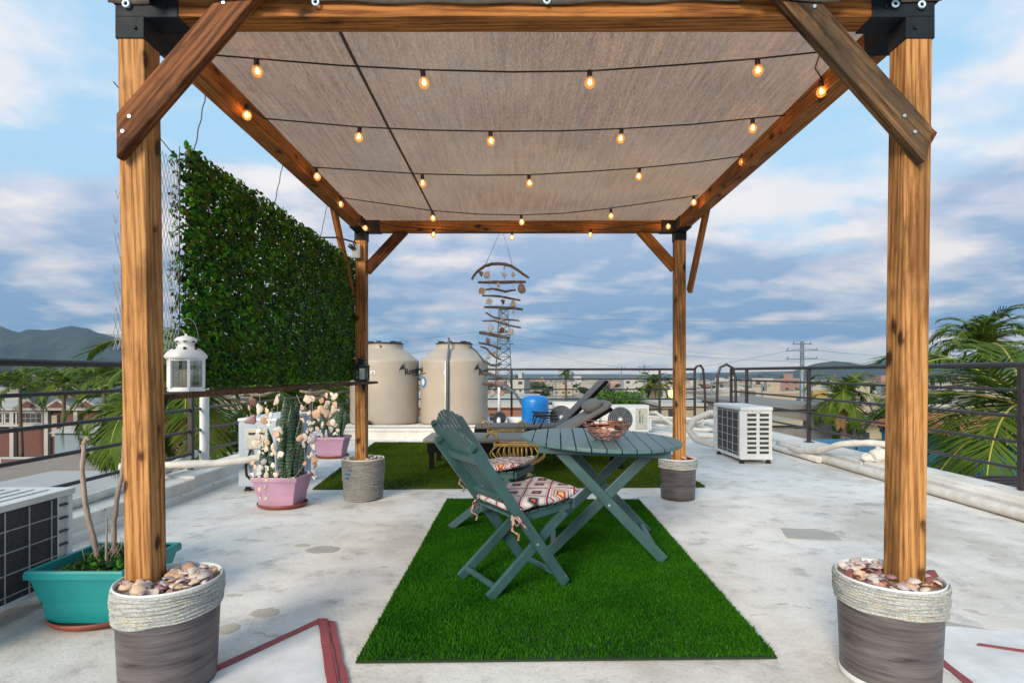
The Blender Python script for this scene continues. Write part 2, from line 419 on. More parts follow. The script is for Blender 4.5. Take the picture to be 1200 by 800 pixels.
SH_LIL = shellmat('pale_lilac_shell', (0.60, 0.52, 0.48), (0.40, 0.34, 0.38), (0.66, 0.62, 0.58))
SH_RED = shellmat('dark_red_shell', (0.22, 0.06, 0.05), (0.16, 0.045, 0.05), (0.28, 0.10, 0.08))
SH_BROWN = shellmat('brown_shell', (0.25, 0.11, 0.05), (0.16, 0.08, 0.05), (0.33, 0.17, 0.10))
SH_GREY = shellmat('grey_brown_shell', (0.20, 0.15, 0.12), (0.33, 0.27, 0.22), (0.12, 0.09, 0.08))

# concrete roof
m, n, l, b = nt('whitewashed_concrete'); CONC = m
v = coords(n, l)
f1 = noise(n, l, v, 0.9, 6, 0.62); f2 = noise(n, l, v, 5.5, 6, 0.65); f3 = noise(n, l, v, 60, 4, 0.7)
r1 = ramp(n, [(0.36, (0.53, 0.495, 0.445)), (0.50, (0.70, 0.675, 0.635)), (0.64, (0.78, 0.765, 0.735))]); l.new(f1, r1.inputs[0])
r2 = ramp(n, [(0.30, 0.60), (0.45, 0.93), (0.6, 1.0)]); l.new(f2, r2.inputs[0])
c = mixc(n, l, 1.0, r1.outputs[0], r2.outputs[0], 'MULTIPLY')
# ochre flaked spots
v2 = coords(n, l, (1, 1.9, 1)); f4 = noise(n, l, v2, 2.6, 4, 0.5, 0.3); r4 = ramp(n, [(0.665, 0), (0.68, 1)]); l.new(f4, r4.inputs[0])
c = mixc(n, l, math_(n, l, 'MULTIPLY', r4.outputs[0], 0.55), c, (0.36, 0.30, 0.21))
f5 = noise(n, l, v2, 1.4, 8, 0.7, 0.6); r5 = ramp(n, [(0.56, 0), (0.70, 1)]); l.new(f5, r5.inputs[0])
c = mixc(n, l, math_(n, l, 'MULTIPLY', r5.outputs[0], 0.45), c, (0.40, 0.35, 0.29))
r3 = ramp(n, [(0.3, 0.80), (0.5, 1.0)]); l.new(f3, r3.inputs[0])
c = mixc(n, l, 1.0, c, r3.outputs[0], 'MULTIPLY')
vo = n.new('ShaderNodeTexVoronoi'); vo.inputs['Scale'].default_value = 9; l.new(v, vo.inputs['Vector'])
rs = ramp(n, [(0.0, 1), (0.018, 1), (0.03, 0)]); l.new(vo.outputs['Distance'], rs.inputs[0])
c = mixc(n, l, math_(n, l, 'MULTIPLY', rs.outputs[0], 0.7), c, (0.12, 0.10, 0.08))
l.new(c, b.inputs['Base Color']); b.inputs['Roughness'].default_value = 0.75; b.inputs['Specular IOR Level'].default_value = 0.3
bump(n, l, b, math_(n, l, 'ADD', f3, math_(n, l, 'MULTIPLY', f2, 3)), 0.35, 0.006)
CURB = pm('whitewashed_curb', (0.70, 0.68, 0.64), (0.55, 0.52, 0.47), 3, 0.8, 0, 0.5, wear=((0.30, 0.27, 0.23), 0.36))
PATCH_W = pm('white_paint_patch', (0.72, 0.735, 0.75), (0.54, 0.55, 0.56), 4, 0.7, 0, 0.3, wear=((0.40, 0.38, 0.35), 0.34))
PATCH_G = pm('grey_cement_patch', (0.42, 0.405, 0.38), (0.34, 0.325, 0.305), 6, 0.85, 0, 0.5, wear=((0.5, 0.49, 0.47), 0.33))
PATCH_O = pm('ochre_flaked_patch', (0.54, 0.48, 0.39), (0.48, 0.44, 0.37), 12, 0.85, 0, 0.5, wear=((0.5, 0.48, 0.45), 0.33))
REDP = pm('faded_red_paint', (0.30, 0.055, 0.06), (0.22, 0.05, 0.055), 12, 0.7, 0, 0.3, wear=((0.52, 0.48, 0.46), 0.30))

# rope around buckets
def ropem(name, cols):
    m, n, l, b = nt(name); v = coords(n, l, (1, 1, 9))
    f = noise(n, l, v, 14, 6, 0.8)
    r = ramp(n, cols); l.new(f, r.inputs[0])
    v2 = coords(n, l, (1, 1, 2)); f2 = noise(n, l, v2, 160, 3, 0.6)
    c = mixc(n, l, 1.0, r.outputs[0], ramp_out(n, l, f2, [(0.3, 0.55), (0.65, 1.1)]), 'MULTIPLY')
    l.new(c, b.inputs['Base Color']); b.inputs['Roughness'].default_value = 0.9
    bump(n, l, b, f2, 0.9, 0.006); return m
def ramp_out(n, l, f, st):
    r = ramp(n, st); l.new(f, r.inputs[0]); return r.outputs[0]
ROPE = ropem('pale_rope', [(0.30, (0.16, 0.17, 0.17)), (0.44, (0.34, 0.36, 0.35)), (0.56, (0.55, 0.57, 0.55)), (0.61, (0.42, 0.33, 0.12)), (0.66, (0.56, 0.58, 0.56))])
ROPE2 = ropem('grey_rope', [(0.28, (0.12, 0.12, 0.115)), (0.5, (0.25, 0.25, 0.24)), (0.66, (0.34, 0.34, 0.32)), (0.70, (0.36, 0.36, 0.30))])
# grey wood-look bucket skin
m, n, l, b = nt('grey_wood_look_wrap'); WRAP = m
v = coords(n, l, (1.2, 1.2, 22)); f = noise(n, l, v, 2.6, 6, 0.65, 0.7)
r = ramp(n, [(0.32, (0.028, 0.024, 0.026)), (0.45, (0.078, 0.067, 0.070)), (0.62, (0.128, 0.112, 0.116))]); l.new(f, r.inputs[0])
f2 = noise(n, l, coords(n, l, (1.5, 1.5, 60)), 8, 4, 0.7)
c = mixc(n, l, 1, r.outputs[0], ramp_out(n, l, f2, [(0.3, 0.75), (0.6, 1.1)]), 'MULTIPLY')
l.new(c, b.inputs['Base Color']); b.inputs['Roughness'].default_value = 0.42; bump(n, l, b, f2, 0.12, 0.003)

# cushion print
m, n, l, b = nt('diamond_print_fabric'); CUSH = m
v = coords(n, l); sp = n.new('ShaderNodeSeparateXYZ'); l.new(v, sp.inputs[0])
S = 0.19
x = math_(n, l, 'DIVIDE', sp.outputs[0], S*0.86); y = math_(n, l, 'DIVIDE', sp.outputs[1], S)
u = math_(n, l, 'ADD', x, y); w = math_(n, l, 'SUBTRACT', x, y)
fu = math_(n, l, 'SUBTRACT', math_(n, l, 'FRACT', u), 0.5); fw = math_(n, l, 'SUBTRACT', math_(n, l, 'FRACT', w), 0.5)
d = math_(n, l, 'MULTIPLY', math_(n, l, 'MAXIMUM', math_(n, l, 'ABSOLUTE', fu), math_(n, l, 'ABSOLUTE', fw)), 2)
cm = n.new('ShaderNodeCombineXYZ'); l.new(math_(n, l, 'FLOOR', u), cm.inputs[0]); l.new(math_(n, l, 'FLOOR', w), cm.inputs[1])
wn = n.new('ShaderNodeTexWhiteNoise'); l.new(cm.outputs[0], wn.inputs['Vector'])
A = [(0.0, (0.42, 0.07, 0.05)), (0.16, (0.025, 0.02, 0.02)), (0.34, (0.22, 0.20, 0.22)), (0.46, (0.50, 0.48, 0.485)), (0.58, (0.52, 0.42, 0.38)), (0.68, (0.50, 0.48, 0.485)), (0.78, (0.27, 0.27, 0.31)), (0.87, (0.50, 0.48, 0.485)), (0.92, (0.22, 0.02, 0.03))]
Bc = [(0.0, (0.62, 0.36, 0.12)), (0.2, (0.25, 0.03, 0.035)), (0.36, (0.55, 0.42, 0.36)), (0.5, (0.22, 0.04, 0.05)), (0.6, (0.50, 0.48, 0.485)), (0.70, (0.25, 0.24, 0.28)), (0.80, (0.6, 0.58, 0.57)), (0.92, (0.22, 0.02, 0.03))]
ra = ramp(n, A, 'CONSTANT'); rb = ramp(n, Bc, 'CONSTANT'); l.new(d, ra.inputs[0]); l.new(d, rb.inputs[0])
c = mixc(n, l, math_(n, l, 'GREATER_THAN', wn.outputs['Value'], 0.62), ra.outputs[0], rb.outputs[0])
l.new(c, b.inputs['Base Color']); b.inputs['Roughness'].default_value = 0.9
bump(n, l, b, noise(n, l, v, 400, 2, 0.5), 0.25, 0.002)

# shade cloth: woven, lets some light through
def shadecloth(name, c1, c2, tr_amt, transl):
    m, n, l, b = nt(name)
    v = coords(n, l, (1, 0.05, 1)); f = noise(n, l, v, 60, 5, 0.7)
    vv = coords(n, l, (1, 0.16, 1)); g = noise(n, l, vv, 260, 3, 0.7)
    big = noise(n, l, coords(n, l), 1.3, 3, 0.5)
    r = ramp(n, [(0.38, c2), (0.62, c1)]); l.new(math_(n, l, 'ADD', math_(n, l, 'MULTIPLY', f, 0.72), math_(n, l, 'MULTIPLY', g, 0.28)), r.inputs[0])
    c = mixc(n, l, ramp_out(n, l, big, [(0.4, 0.0), (0.7, 0.35)]), r.outputs[0], (0.42, 0.30, 0.20))
    l.new(c, b.inputs['Base Color']); b.inputs['Roughness'].default_value = 0.85
    tb = n.new('ShaderNodeBsdfTranslucent'); l.new(c, tb.inputs[0])
    mx = n.new('ShaderNodeMixShader'); mx.inputs[0].default_value = transl
    l.new(b.outputs[0], mx.inputs[1]); l.new(tb.outputs[0], mx.inputs[2])
    tp = n.new('ShaderNodeBsdfTransparent')
    mx2 = n.new('ShaderNodeMixShader')
    h = ramp_out(n, l, g, [(0.42, tr_amt*0.45), (0.62, min(1, tr_amt*1.8))])
    l.new(h, mx2.inputs[0])
    l.new(mx.outputs[0], mx2.inputs[1]); l.new(tp.outputs[0], mx2.inputs[2])
    l.new(mx2.outputs[0], n['Material Output'].inputs[0])
    bump(n, l, b, f, 0.4, 0.003); return m
CANOPY = shadecloth('beige_shade_cloth', (0.37, 0.205, 0.100), (0.20, 0.105, 0.048), 0.10, 0.66)
CANOPY_EDGE = pm('grey_brown_webbing', (0.115, 0.098, 0.080), (0.075, 0.064, 0.052), 30, 0.9, 0, 0.5)
SEAM = pm('dark_seam', (0.055, 0.042, 0.032), None, 20, 0.8, 0, 0)
# ------------------------------------------------------------------ roof setting
fl = MB(); fl.bx(-3.12, 4.12, -2.0, 11.9, -8.0, 0.0)
tag(fl.build('rooftop_floor', CONC), kind='structure')
def patch(name, pts, z, mat, jag=0.0, seg=7, seed=1):
    r_ = random.Random(seed); out = []
    n = len(pts)
    for i in range(n):
        a = Vector((*pts[i], 0)); b_ = Vector((*pts[(i+1) % n], 0))
        for k in range(seg if jag else 1):
            p = a.lerp(b_, k/seg if jag else 0)
            out.append((p.x+r_.uniform(-jag, jag), p.y+r_.uniform(-jag, jag)))
    mb = MB(); mb.add([(x, y, z) for x, y in out]+[(x, y, z-0.003) for x, y in out],
        [tuple(range(len(out)))]+[(i, len(out)+i, len(out)+(i+1) % len(out), (i+1) % len(out)) for i in range(len(out))])
    o = mb.build(name, mat); return tag(o, kind='structure')
def fp(px, py, z=0.0):
    D = (CAMZ-z)*F/(py-HY); return ((px-CX)/F*D, D)
def circ(cx, cy, rx, ry, n=18): return [(cx+rx*math.cos(i*2*math.pi/n), cy+ry*math.sin(i*2*math.pi/n)) for i in range(n)]
# painted white rectangle with a red outline (front left) and a second one (front right)
patch('painted_floor_patch', [(-0.85, 2.40), (-1.5, 1.35), (-0.9, 0.9), (-0.45, 1.5)], 0.004, PATCH_W, 0.006, 6)
patch('painted_red_line', [(-0.862, 2.43), (-0.84, 2.40), (-1.55, 1.22), (-1.58, 1.25)], 0.008, REDP, 0.003, 14)
patch('painted_red_line', [(-0.862, 2.43), (-0.82, 2.43), (-0.415, 1.45), (-0.455, 1.45)], 0.012, REDP, 0.003, 14)
patch('painted_red_line', [(-0.815, 2.42), (-0.785, 2.41), (-0.395, 1.5), (-0.42, 1.5)], 0.008, REDP, 0.004, 14, 3)
patch('painted_floor_patch', [(1.55, 2.42), (2.15, 2.30), (2.0, 1.5), (1.5, 1.6)], 0.004, PATCH_W, 0.01, 6, 4)
patch('painted_red_line', [(1.56, 2.20), (1.59, 2.20), (1.535, 1.7), (1.50, 1.7)], 0.008, REDP, 0.002, 10, 5)
patch('painted_red_line', [(1.79, 2.20), (1.81, 2.215), (2.35, 2.0), (2.34, 1.98)], 0.008, REDP, 0.002, 10, 6)
g = fp(947, 626); patch('cement_patch', [(g[0]-.17, g[1]-.1), (g[0]+.15, g[1]-.14), (g[0]+.19, g[1]+.02), (g[0]+.12, g[1]+.12), (g[0]-.12, g[1]+.14)], 0.004, PATCH_G, 0.008, 5, 8)
patch('cement_patch', [fp(1108, 728), fp(1150, 736), fp(1215, 758), fp(1215, 775), fp(1150, 752), fp(1105, 736)], 0.0035, PATCH_G, 0.012, 6, 9)
patch('flaked_patch', circ(*fp(310, 718), 0.06, 0.05), 0.003, PATCH_O, 0.006, 2, 11)
patch('flaked_patch', circ(*fp(267, 737), 0.045, 0.05), 0.003, PATCH_O, 0.006, 2, 12)
patch('flaked_patch', circ(*fp(354, 639), 0.045, 0.035), 0.003, PATCH_O, 0.005, 2, 13)
patch('flaked_patch', circ(*fp(378, 644), 0.10, 0.07), 0.0028, PATCH_G, 0.01, 2, 14)
patch('flaked_patch', circ(*fp(1022, 591), 0.14, 0.06), 0.003, PATCH_G, 0.01, 2, 15)
# raised slab for the tanks
ps = MB(); ps.bx(-3.0, 0.58, 8.95, 11.6, -0.05, 0.16); ps.bx(-3.0, 0.60, 8.93, 9.02, 0.13, 0.178)
tag(ps.build('tank_platform', CURB, bevel=0.012), kind='structure')
# low parapet kerbs (walls of the roof edge)
def kerb(name, label, boxes):
    mb = MB()
    for b_ in boxes: mb.bx(*b_)
    return tag(mb.build(name, CURB, bevel=0.015), label, 'low wall')
kerb('roof_kerb', 'low whitewashed kerb wall along the right edge of the roof', [(3.68, 4.13, -2, 6.02, -0.1, 0.12), (3.68, 4.13, 6.04, 11.3, -0.1, 0.12), (3.74, 4.0, -1.9, 5.2, 0.1, 0.145)])
kerb('roof_kerb', 'low whitewashed kerb wall along the left edge of the roof', [(-3.14, -2.80, -2, 4.9, -0.1, 0.15), (-3.14, -2.82, 4.92, 8.9, -0.1, 0.165), (-3.14, -2.76, -2, 8.9, -0.1, 0.06)])
kerb('roof_kerb', 'low whitewashed kerb wall under the back railing', [(0.7, 4.13, 11.35, 11.75, -0.1, 0.10)])

# ------------------------------------------------------------------ railings
RZ = [1.13, 0.93, 0.72, 0.52, 0.31]
def railing(label, a, b, posts, zb=0.12, ext=0):
    t = thing('metal_railing', label, 'railing')
    a = Vector((a[0], a[1], 0)); b = Vector((b[0], b[1], 0)); d = (b-a).normalized()
    for z in RZ:
        m = MB(); r = 0.024 if z == RZ[0] else 0.014
        m.tube([a+Vector((0, 0, z)), a.lerp(b, .5)+Vector((0, 0, z)), b+Vector((0, 0, z))], r, 10)
        m.build('handrail' if z == RZ[0] else 'rail', RAILM, t)
    for (x, y) in posts:
        m = MB(); m.bx(x-.022, x+.022, y-.022, y+.022, zb, 1.125); m.bx(x-.05, x+.05, y-.05, y+.05, zb, zb+.012)
        m.build('post', RAILM, t, 0.003)
    return t
railing('dark brown metal railing along the right edge of the roof', (3.95, -2), (3.95, 10.45), [(3.95, y) for y in (-1.8, 1.2, 4.42, 7.66, 9.74, 10.45)])
railing('dark brown metal railing along the left edge of the roof', (-3.05, -2), (-3.05, 11.5), [(-3.05, y) for y in (-1.8, -.3, 2.4, 5.26, 8.3, 11.5)], 0.15)
railing('dark brown metal railing across the far end of the roof, behind the blue tank', (-3.05, 11.55), (3.62, 11.55), [(x, 11.55) for x in (-0.13, 2.9, 3.62)], 0.10)
for lab, pts in (('arched dark metal ladder hoop just right of the back right post', [(3.62, 11.55, 1.13), (3.66, 11.55, 1.19), (3.74, 11.55, 1.21), (3.80, 11.58, 1.13), (3.83, 11.6, 0.9), (3.85, 11.6, .5), (3.85, 11.6, .1)]),
                 ('arched dark metal ladder hoop above the louvred outdoor unit', [(3.60, 10.2, 0.0), (3.60, 10.2, .6), (3.61, 10.2, 1.0), (3.66, 10.2, 1.16), (3.77, 10.2, 1.21), (3.88, 10.2, 1.15), (3.93, 10.2, .98), (3.94, 10.2, .6), (3.94, 10.2, .12)])):
    m = MB(); m.tube(pts, 0.024, 10); tag(m.build('handrail_hoop', RAILM), lab, 'handrail')
# slatted shade roof just below, outside the right railing
t = thing('slatted_roof', 'dark slatted shade roof just below the right railing', 'roof')
m = MB()
for i in range(16): m.bx(4.25, 6.4, 3.4+i*.16, 3.46+i*.16, -.03, .0)
m.build('slat_panel', RAILM, t); m = MB(); m.bx(4.2, 4.27, 3.3, 6.0, -.10, -.031); m.bx(6.35, 6.42, 3.3, 6, -.10, -.031); m.build('frame', RAILM, t)

# ------------------------------------------------------------------ pergola
pg = thing('pergola', 'wooden pergola with a beige shade cloth roof over the green table', 'pergola')
LB = -1.298, 1.975; LT = -1.327, 1.975; RB = 1.348, 1.975; RT = 1.375, 1.975
BLp = -1.330, 4.80; BRp = 1.372, 4.80
PW = 0.09
ZF, ZB = 2.285, 2.258
def post(b_, t_, z0, z1, mat=PINE): return lumber('post', (b_[0], b_[1], z0), (t_[0], t_[1], z1), PW, PW, mat, pg)
post(LB, LT, 0.02, ZF); post(RB, RT, 0.02, ZF); post(BLp, BLp, 0.02, ZB); post(BRp, BRp, 0.02, ZB)
lumber('beam', (LT[0]+.05, 1.975, ZF+.045), (RT[0]-.05, 1.975, ZF+.045), PW, PW, PINE2, pg, (0, 1, 0))
lumber('beam', (BLp[0]+.05, 4.80, ZB+.045), (BRp[0]-.05, 4.80, ZB+.045), PW, PW, PINE2, pg, (0, 1, 0))
lumber('beam', (LT[0], 1.93, ZF+.045), (BLp[0], 4.84, ZB+.045), PW, PW, PINE2, pg)
lumber('beam', (RT[0], 1.93, ZF+.045), (BRp[0], 4.84, ZB+.045), PW, PW, PINE2, pg)
def bracket(x, y, z, sx, sy):
    m = MB(); o = .004; h = PW/2
    # post sleeve
    m.bx(x-h-o, x+h+o, y-h-o, y+h+o, z-.075, z+.002)
    x0, x1 = sorted((x-sx*(h+o), x+sx*.165)); m.bx(x0, x1, y-h-o, y+h+o, z-.004, z+.093)
    y0, y1 = sorted((y+sy*(h+o+.001), y+sy*.185)); m.bx(x-h-o-.001, x+h+o+.001, y0, y1, z-.0055, z+.094)
    b_ = m.build('corner_bracket', BLACKM, pg, 0.002)
    pts = [(x+sx*.02, y-sy*(h+o+.003), z-.04), (x+sx*.12, y-sy*(h+o+.003), z+.03)]
    for p in pts: k = MB(); k.tube([(p[0], p[1]-.004, p[2]), (p[0], p[1]+.004, p[2])], .006, 8); k.build('bolt', BLACKM, b_)
bracket(LT[0], 1.975, ZF, 1, 1); bracket(RT[0], 1.975, ZF, -1, 1); bracket(BLp[0], 4.80, ZB, 1, -1); bracket(BRp[0], 4.80, ZB, -1, -1)
def screws(parent, pts, r=.006):
    m = MB()
    for p in pts: m.tube([(p[0], p[1]+.002, p[2]), (p[0], p[1]-.002, p[2])], r, 8)
    o = m.build('screw', SCREW); o.parent = parent; o.matrix_parent_inverse = parent.matrix_world.inverted() if False else parent.matrix_basis.inverted()
def brace(p0, p1, w, d, mat, xdir, cuts=None, name='brace'):
    return lumber(name, p0, p1, w, d, mat, pg, xdir, 0.004, cuts)
b1 = brace((-1.345, 1.907, 1.86), (-.905, 1.907, 2.365), .098, .04, BRACE_D, (1, 0, 0), (-.056, .043))
screws(b1, [(-1.30, 1.886, 1.925), (-1.322, 1.886, 1.875), (-.985, 1.886, 2.305)])
b2 = brace((1.375, 1.907, 1.83), (.905, 1.907, 2.36), .096, .042, BRACE_W, (1, 0, 0), (.035, -.046))
screws(b2, [(1.29, 1.883, 1.925), (1.325, 1.883, 1.872), (.99, 1.883, 2.29)])
brace((BLp[0]+.035, 4.80, 1.93), (BLp[0]+.36, 4.80, ZB+.02), .09, .04, BRACE_D, (1, 0, 0))
brace((BRp[0]-.035, 4.80, 1.95), (BRp[0]-.33, 4.80, ZB+.02), .085, .04, PINE2, (1, 0, 0))
brace((LT[0]-.066, 4.74, 1.72), (LT[0]-.066, 4.25, ZB+.06), .07, .035, PINE2, (0, 1, 0))
brace((RT[0]+.066, 4.74, 1.75), (RT[0]+.066, 4.30, ZB+.06), .07, .035, PINE2, (0, 1, 0))
brace((RT[0]+.020+.055, 2.0, 1.88), (RT[0]+.075, 2.42, ZF+.05), .08, .035, BRACE_D, (0, 1, 0))
# canopy: sheet + front valance
nx, ny = 60, 60; x0, x1, y0, y1 = LT[0]-.065, RT[0]+.065, 1.915, 4.86
def cz(u, v):
    ed = min(u, 1-u, v, 1-v)
    sag = min(1, ed/.12)
    return (ZF+.098)*(1-v)+(ZB+.098)*v - .018*sag*(0.6+.4*math.sin(5*u+2)*math.cos(4*v)) + .003*math.sin(31*u+9*v)*sag
vs = []; fs = []
for j in range(ny+1):
    for i in range(nx+1):
        u, v = i/nx, j/ny
        vs.append((x0+(x1-x0)*u, y0+(y1-y0)*v, cz(u, v)))
for j in range(ny):
    for i in range(nx): a = j*(nx+1)+i; fs.append((a, a+1, a+nx+2, a+nx+1))
m = MB(); m.add(vs, fs, 0, True)
can = m.build('shade_cloth', [CANOPY, CANOPY_EDGE], pg)
m = MB(); N = 160; vs = []; fs = []
for i in range(N+1):
    u = i/N; x = x0-.004+(x1-x0+.008)*u
    w = .5+.5*math.sin(u*17+1.3*math.sin(u*7)); drop = .056+.009*w+.003*math.sin(u*61)
    if .12 < u < .2 or .78 < u < .87: drop += .018
    yy = 1.9225+.002*math.sin(u*40)
    if .05 < u < .24 or .76 < u < .95: yy = 1.9225 if u < .04 else 1.8825
    for k in range(5):
        t = k/4; vs.append((x, yy-.004*math.sin(t*3.1), ZF+.104-drop*t))
for i in range(N):
    for k in range(4): a = i*5+k; fs.append((a, a+1, a+6, a+5))
m.add(vs, fs, 0, True)
va = m.build('valance', CANOPY_EDGE, can); so = va.modifiers.new('t', 'SOLIDIFY'); so.thickness = 0.003
# dark hanging hem all around the other sides
m = MB()
m.bx(x0-.004, x0, y0, y1, ZF+.055, ZF+.103); m.bx(x1, x1+.004, y0, y1, ZF+.055, ZF+.103)
m.build('hem', CANOPY_EDGE, can)
for px, py in ((148, 5), (182, 5), (370, 3), (641, 1), (1049, 5), (1080, 6)):
    p = P(px, py, 1.918)
    if px in (182, 370): p.y = 1.918
    m = MB(); N = 14
    yv = 1.9165 if px not in (182,) else 1.877
    m.tube([(p.x+.010*math.cos(i*2*math.pi/N), yv, p.z+.010*math.sin(i*2*math.pi/N)) for i in range(N)], .0042, 6, closed=True)
    m.build('grommet', EYE, can)
m = MB(); m.tube([(-.68, 2.0+i*.14, cz((-.68-x0)/(x1-x0), (2.0+i*.14-y0)/(y1-y0))-.006) for i in range(20)], .0075, 6); m.build('seam', SEAM, can)
# electrical bits on posts
t = MB(); t.bx(-.022, .022, -.02, .02, -.055, .055); o = t.build('electrical_box', PIPEG, bevel=.006); o.location = (-1.327-.067, 2.03, 2.03); tag(o, 'small grey electrical box on the side of the front left post', 'electrical box')
eb = thing('junction_box', 'grey socket box with cable on the back left pergola post', 'socket box', (BLp[0]-.02, 4.745, 2.08))
t = MB(); t.bx(-.035, .035, -.04, 0, -.06, .06); t.build('housing', pm('grey_box_plastic', (.22, .25, .25), None, 10, .5, 0, .02), eb, .006)
t = MB(); t.tube([(-.02, -.05, .02), (-.055, -.06, .045)], .018, 8); t.build('plug', BLACKP, eb)
t = MB(); t.tube([(-.02, -.05, .05), (.0, -.06, .11), (.03, -.04, .14), (.05, -.03, .2)], .005, 6); t.build('cable', CORDM, eb)

# ------------------------------------------------------------------ string lights
def bulb_proto():
    m = MB()
    prof = [(0.0004, -.050), (.008, -.048), (.015, -.043), (.020, -.034), (.0215, -.026), (.020, -.018), (.015, -.010), (.009, -.005), (.008, 0.0)]
    m.lathe(prof, n=16); g = m.build('bulb', BULBG)
    m = MB(); m.lathe([(.0085, -.004), (.0105, -.002), (.0105, .022), (.007, .026), (.0, .027)], n=12); s_ = m.build('socket', BLACKP, g)
    m = MB(); m.lathe([(.0, -.033), (.005, -.031), (.0068, -.025), (.005, -.017), (.002, -.010), (.0, -.009)], n=10); f_ = m.build('filament', FILAMENT, g)
    return g
bp_ = None
rows = [
 ('front row of glowing round bulbs, nearest the camera', [(240, 64, 2.27), (301, 69, 2.27), (400, 77, 2.27), (496, 82, 2.27), (600, 84.5, 2.27), (691, 83.5, 2.27), (800, 76, 2.27), (888, 69, 2.27), (962, 61, 2.27), (955, 80, 2.40), (964, 94, 2.47), (945, 113, 2.6), (925, 133, 2.78)],
   [(301, 71, 2.265), (496, 84, 2.265), (691, 84, 2.265), (888, 70, 2.265), (962, 96, 2.46)]),
 ('second row of glowing bulbs, strung behind the front row', [(290, 122, 2.62), (309, 139, 2.80), (421, 149, 2.82), (500, 152.5, 2.82), (575, 154, 2.82), (660, 153.5, 2.82), (728, 151, 2.82), (810, 146, 2.82), (882, 139, 2.82), (925, 134.5, 2.80)],
   [(289, 124, 2.61), (421, 150.5, 2.815), (575, 155, 2.815), (728, 152, 2.815), (882, 140, 2.815)]),
 ('third and middle row of glowing bulbs under the shade cloth', [(366, 196, 3.36), (430, 200, 3.36), (495, 204, 3.36), (560, 205.5, 3.36), (620, 205, 3.36), (690, 201, 3.36), (749, 197, 3.36), (810, 191, 3.36), (870, 183, 3.36)],
   [(371, 198, 3.355), (495, 206, 3.355), (620, 206, 3.355), (749, 198, 3.355), (870, 181, 3.355)]),
 ('fourth row of glowing bulbs, just in front of the back beam', [(396, 231, 4.08), (430, 236, 4.08), (480, 243, 4.08), (507, 247, 4.08), (560, 251, 4.08), (611, 252, 4.08), (660, 250, 4.08), (716, 244, 4.08), (765, 237, 4.08), (818, 229, 4.08)],
   [(399, 232, 4.075), (507, 248.5, 4.075), (611, 253, 4.075), (716, 246, 4.075), (813, 230, 4.075)]),
 ('last row of glowing bulbs, hung along the back beam', [(424, 259, 4.72), (460, 264, 4.70), (508, 269, 4.70), (560, 272, 4.70), (600, 273, 4.70), (640, 272.5, 4.70), (692, 270, 4.70), (740, 265, 4.70), (788, 259, 4.72)],
   [(428, 261, 4.69), (508, 268.5, 4.695), (600, 272, 4.695), (692, 269, 4.695), (783, 259, 4.69)]),
]
for lab, pts, bl in rows:
    w0 = P(*pts[0]); t = thing('string_light', lab, 'string lights', w0, 0, 'rows of string lights under the shade cloth')
    m = MB()
    pp = [P(*p)-w0 for p in pts]; fine = []
    for i in range(len(pp)-1):
        for k in range(4): fine.append(pp[i].lerp(pp[i+1], k/4))
    fine.append(pp[-1])
    m.tube(fine, .0034, 6); m.build('cord', CORDM, t)
    for b_ in bl:
        g = P(*b_)-w0; g.z -= .02
        if bp_ is None: c_ = bp_ = bulb_proto(); c_.parent = t
        else: c_ = copy_tree(bp_, t)
        ld = bpy.data.lights.get('bulb_glow') or bpy.data.lights.new('bulb_glow', 'POINT'); ld.energy = .45; ld.color = (1, .52, .18); ld.shadow_soft_size = .012
        lo = bpy.data.objects.new('bulb_light', ld); COL.objects.link(lo); lo.parent = t; lo.location = (g.x, g.y, g.z-.026)
        c_.location = g; c_.rotation_euler = (rnd.uniform(-.12, .12), rnd.uniform(-.12, .12), 0)

# ------------------------------------------------------------------ shells
def shell_mesh(name, kind, mat, n=12):
    vs = []; fs = []
    if kind == 'scallop':
        rings = 5
        vs.append((0, -.9, .05))
        for r_ in range(1, rings+1):
            t = r_/rings
            for k in range(n+1):
                a = -1.15+2.3*k/n; ribs = .035*math.cos(k*math.pi)*t
                vs.append((math.sin(a)*1.0*t*1.05, -.9+math.cos(a)*1.75*t, (.42*math.sin(min(1, t*1.0)*math.pi*.8)*(1-.35*abs(a)))+ribs))
        for k in range(n): fs.append((0, 1+k, 2+k))
        for r_ in range(rings-1):
            for k in range(n):
                a = 1+r_*(n+1)+k; fs.append((a, a+n+1, a+n+2, a+1))
    else:
        # cockle / oval bowl
        rings = 5; vs.append((0, 0, .5))
        for r_ in range(1, rings+1):
            t = r_/rings
            for k in range(n):
                a = 2*math.pi*k/n; rr = 1 if kind != 'conch' else 1+.25*math.sin(3*a+1)
                vs.append((math.cos(a)*t*.78*rr, math.sin(a)*t*(1+.12*math.sin(a))*rr, .5*math.sqrt(max(0, 1-t*t))+.03*math.cos(a*6)*t))
        for k in range(n): fs.append((0, 1+k, 1+(k+1) % n))
        for r_ in range(rings-1):
            for k in range(n):
                a = 1+r_*n; fs.append((a+k, a+n+k, a+n+(k+1) % n, a+(k+1) % n))
    me = bpy.data.meshes.new(name); me.from_pydata(vs, [], fs)
    me.polygons.foreach_set('use_smooth', [True]*len(fs)); me.materials.append(mat); me.update(); return me
SHM = {}
def shell_me(kind, mat):
    k = (kind, mat.name)
    if k not in SHM: SHM[k] = shell_mesh('shell', kind, mat)
    return SHM[k]
def new_shell(kind, mat, size, loc, rot, parent=None, name='shell'):
    o = bpy.data.objects.new(name, shell_me(kind, mat)); COL.objects.link(o)
    o.scale = (size, size, size); o.location = loc; o.rotation_euler = rot
    if parent is not None: o.parent = parent
    so = o.modifiers.new('t', 'SOLIDIFY'); so.thickness = .07; so.offset = -1
    return o
KINDS = ['scallop', 'cockle', 'conch', 'scallop', 'cockle']

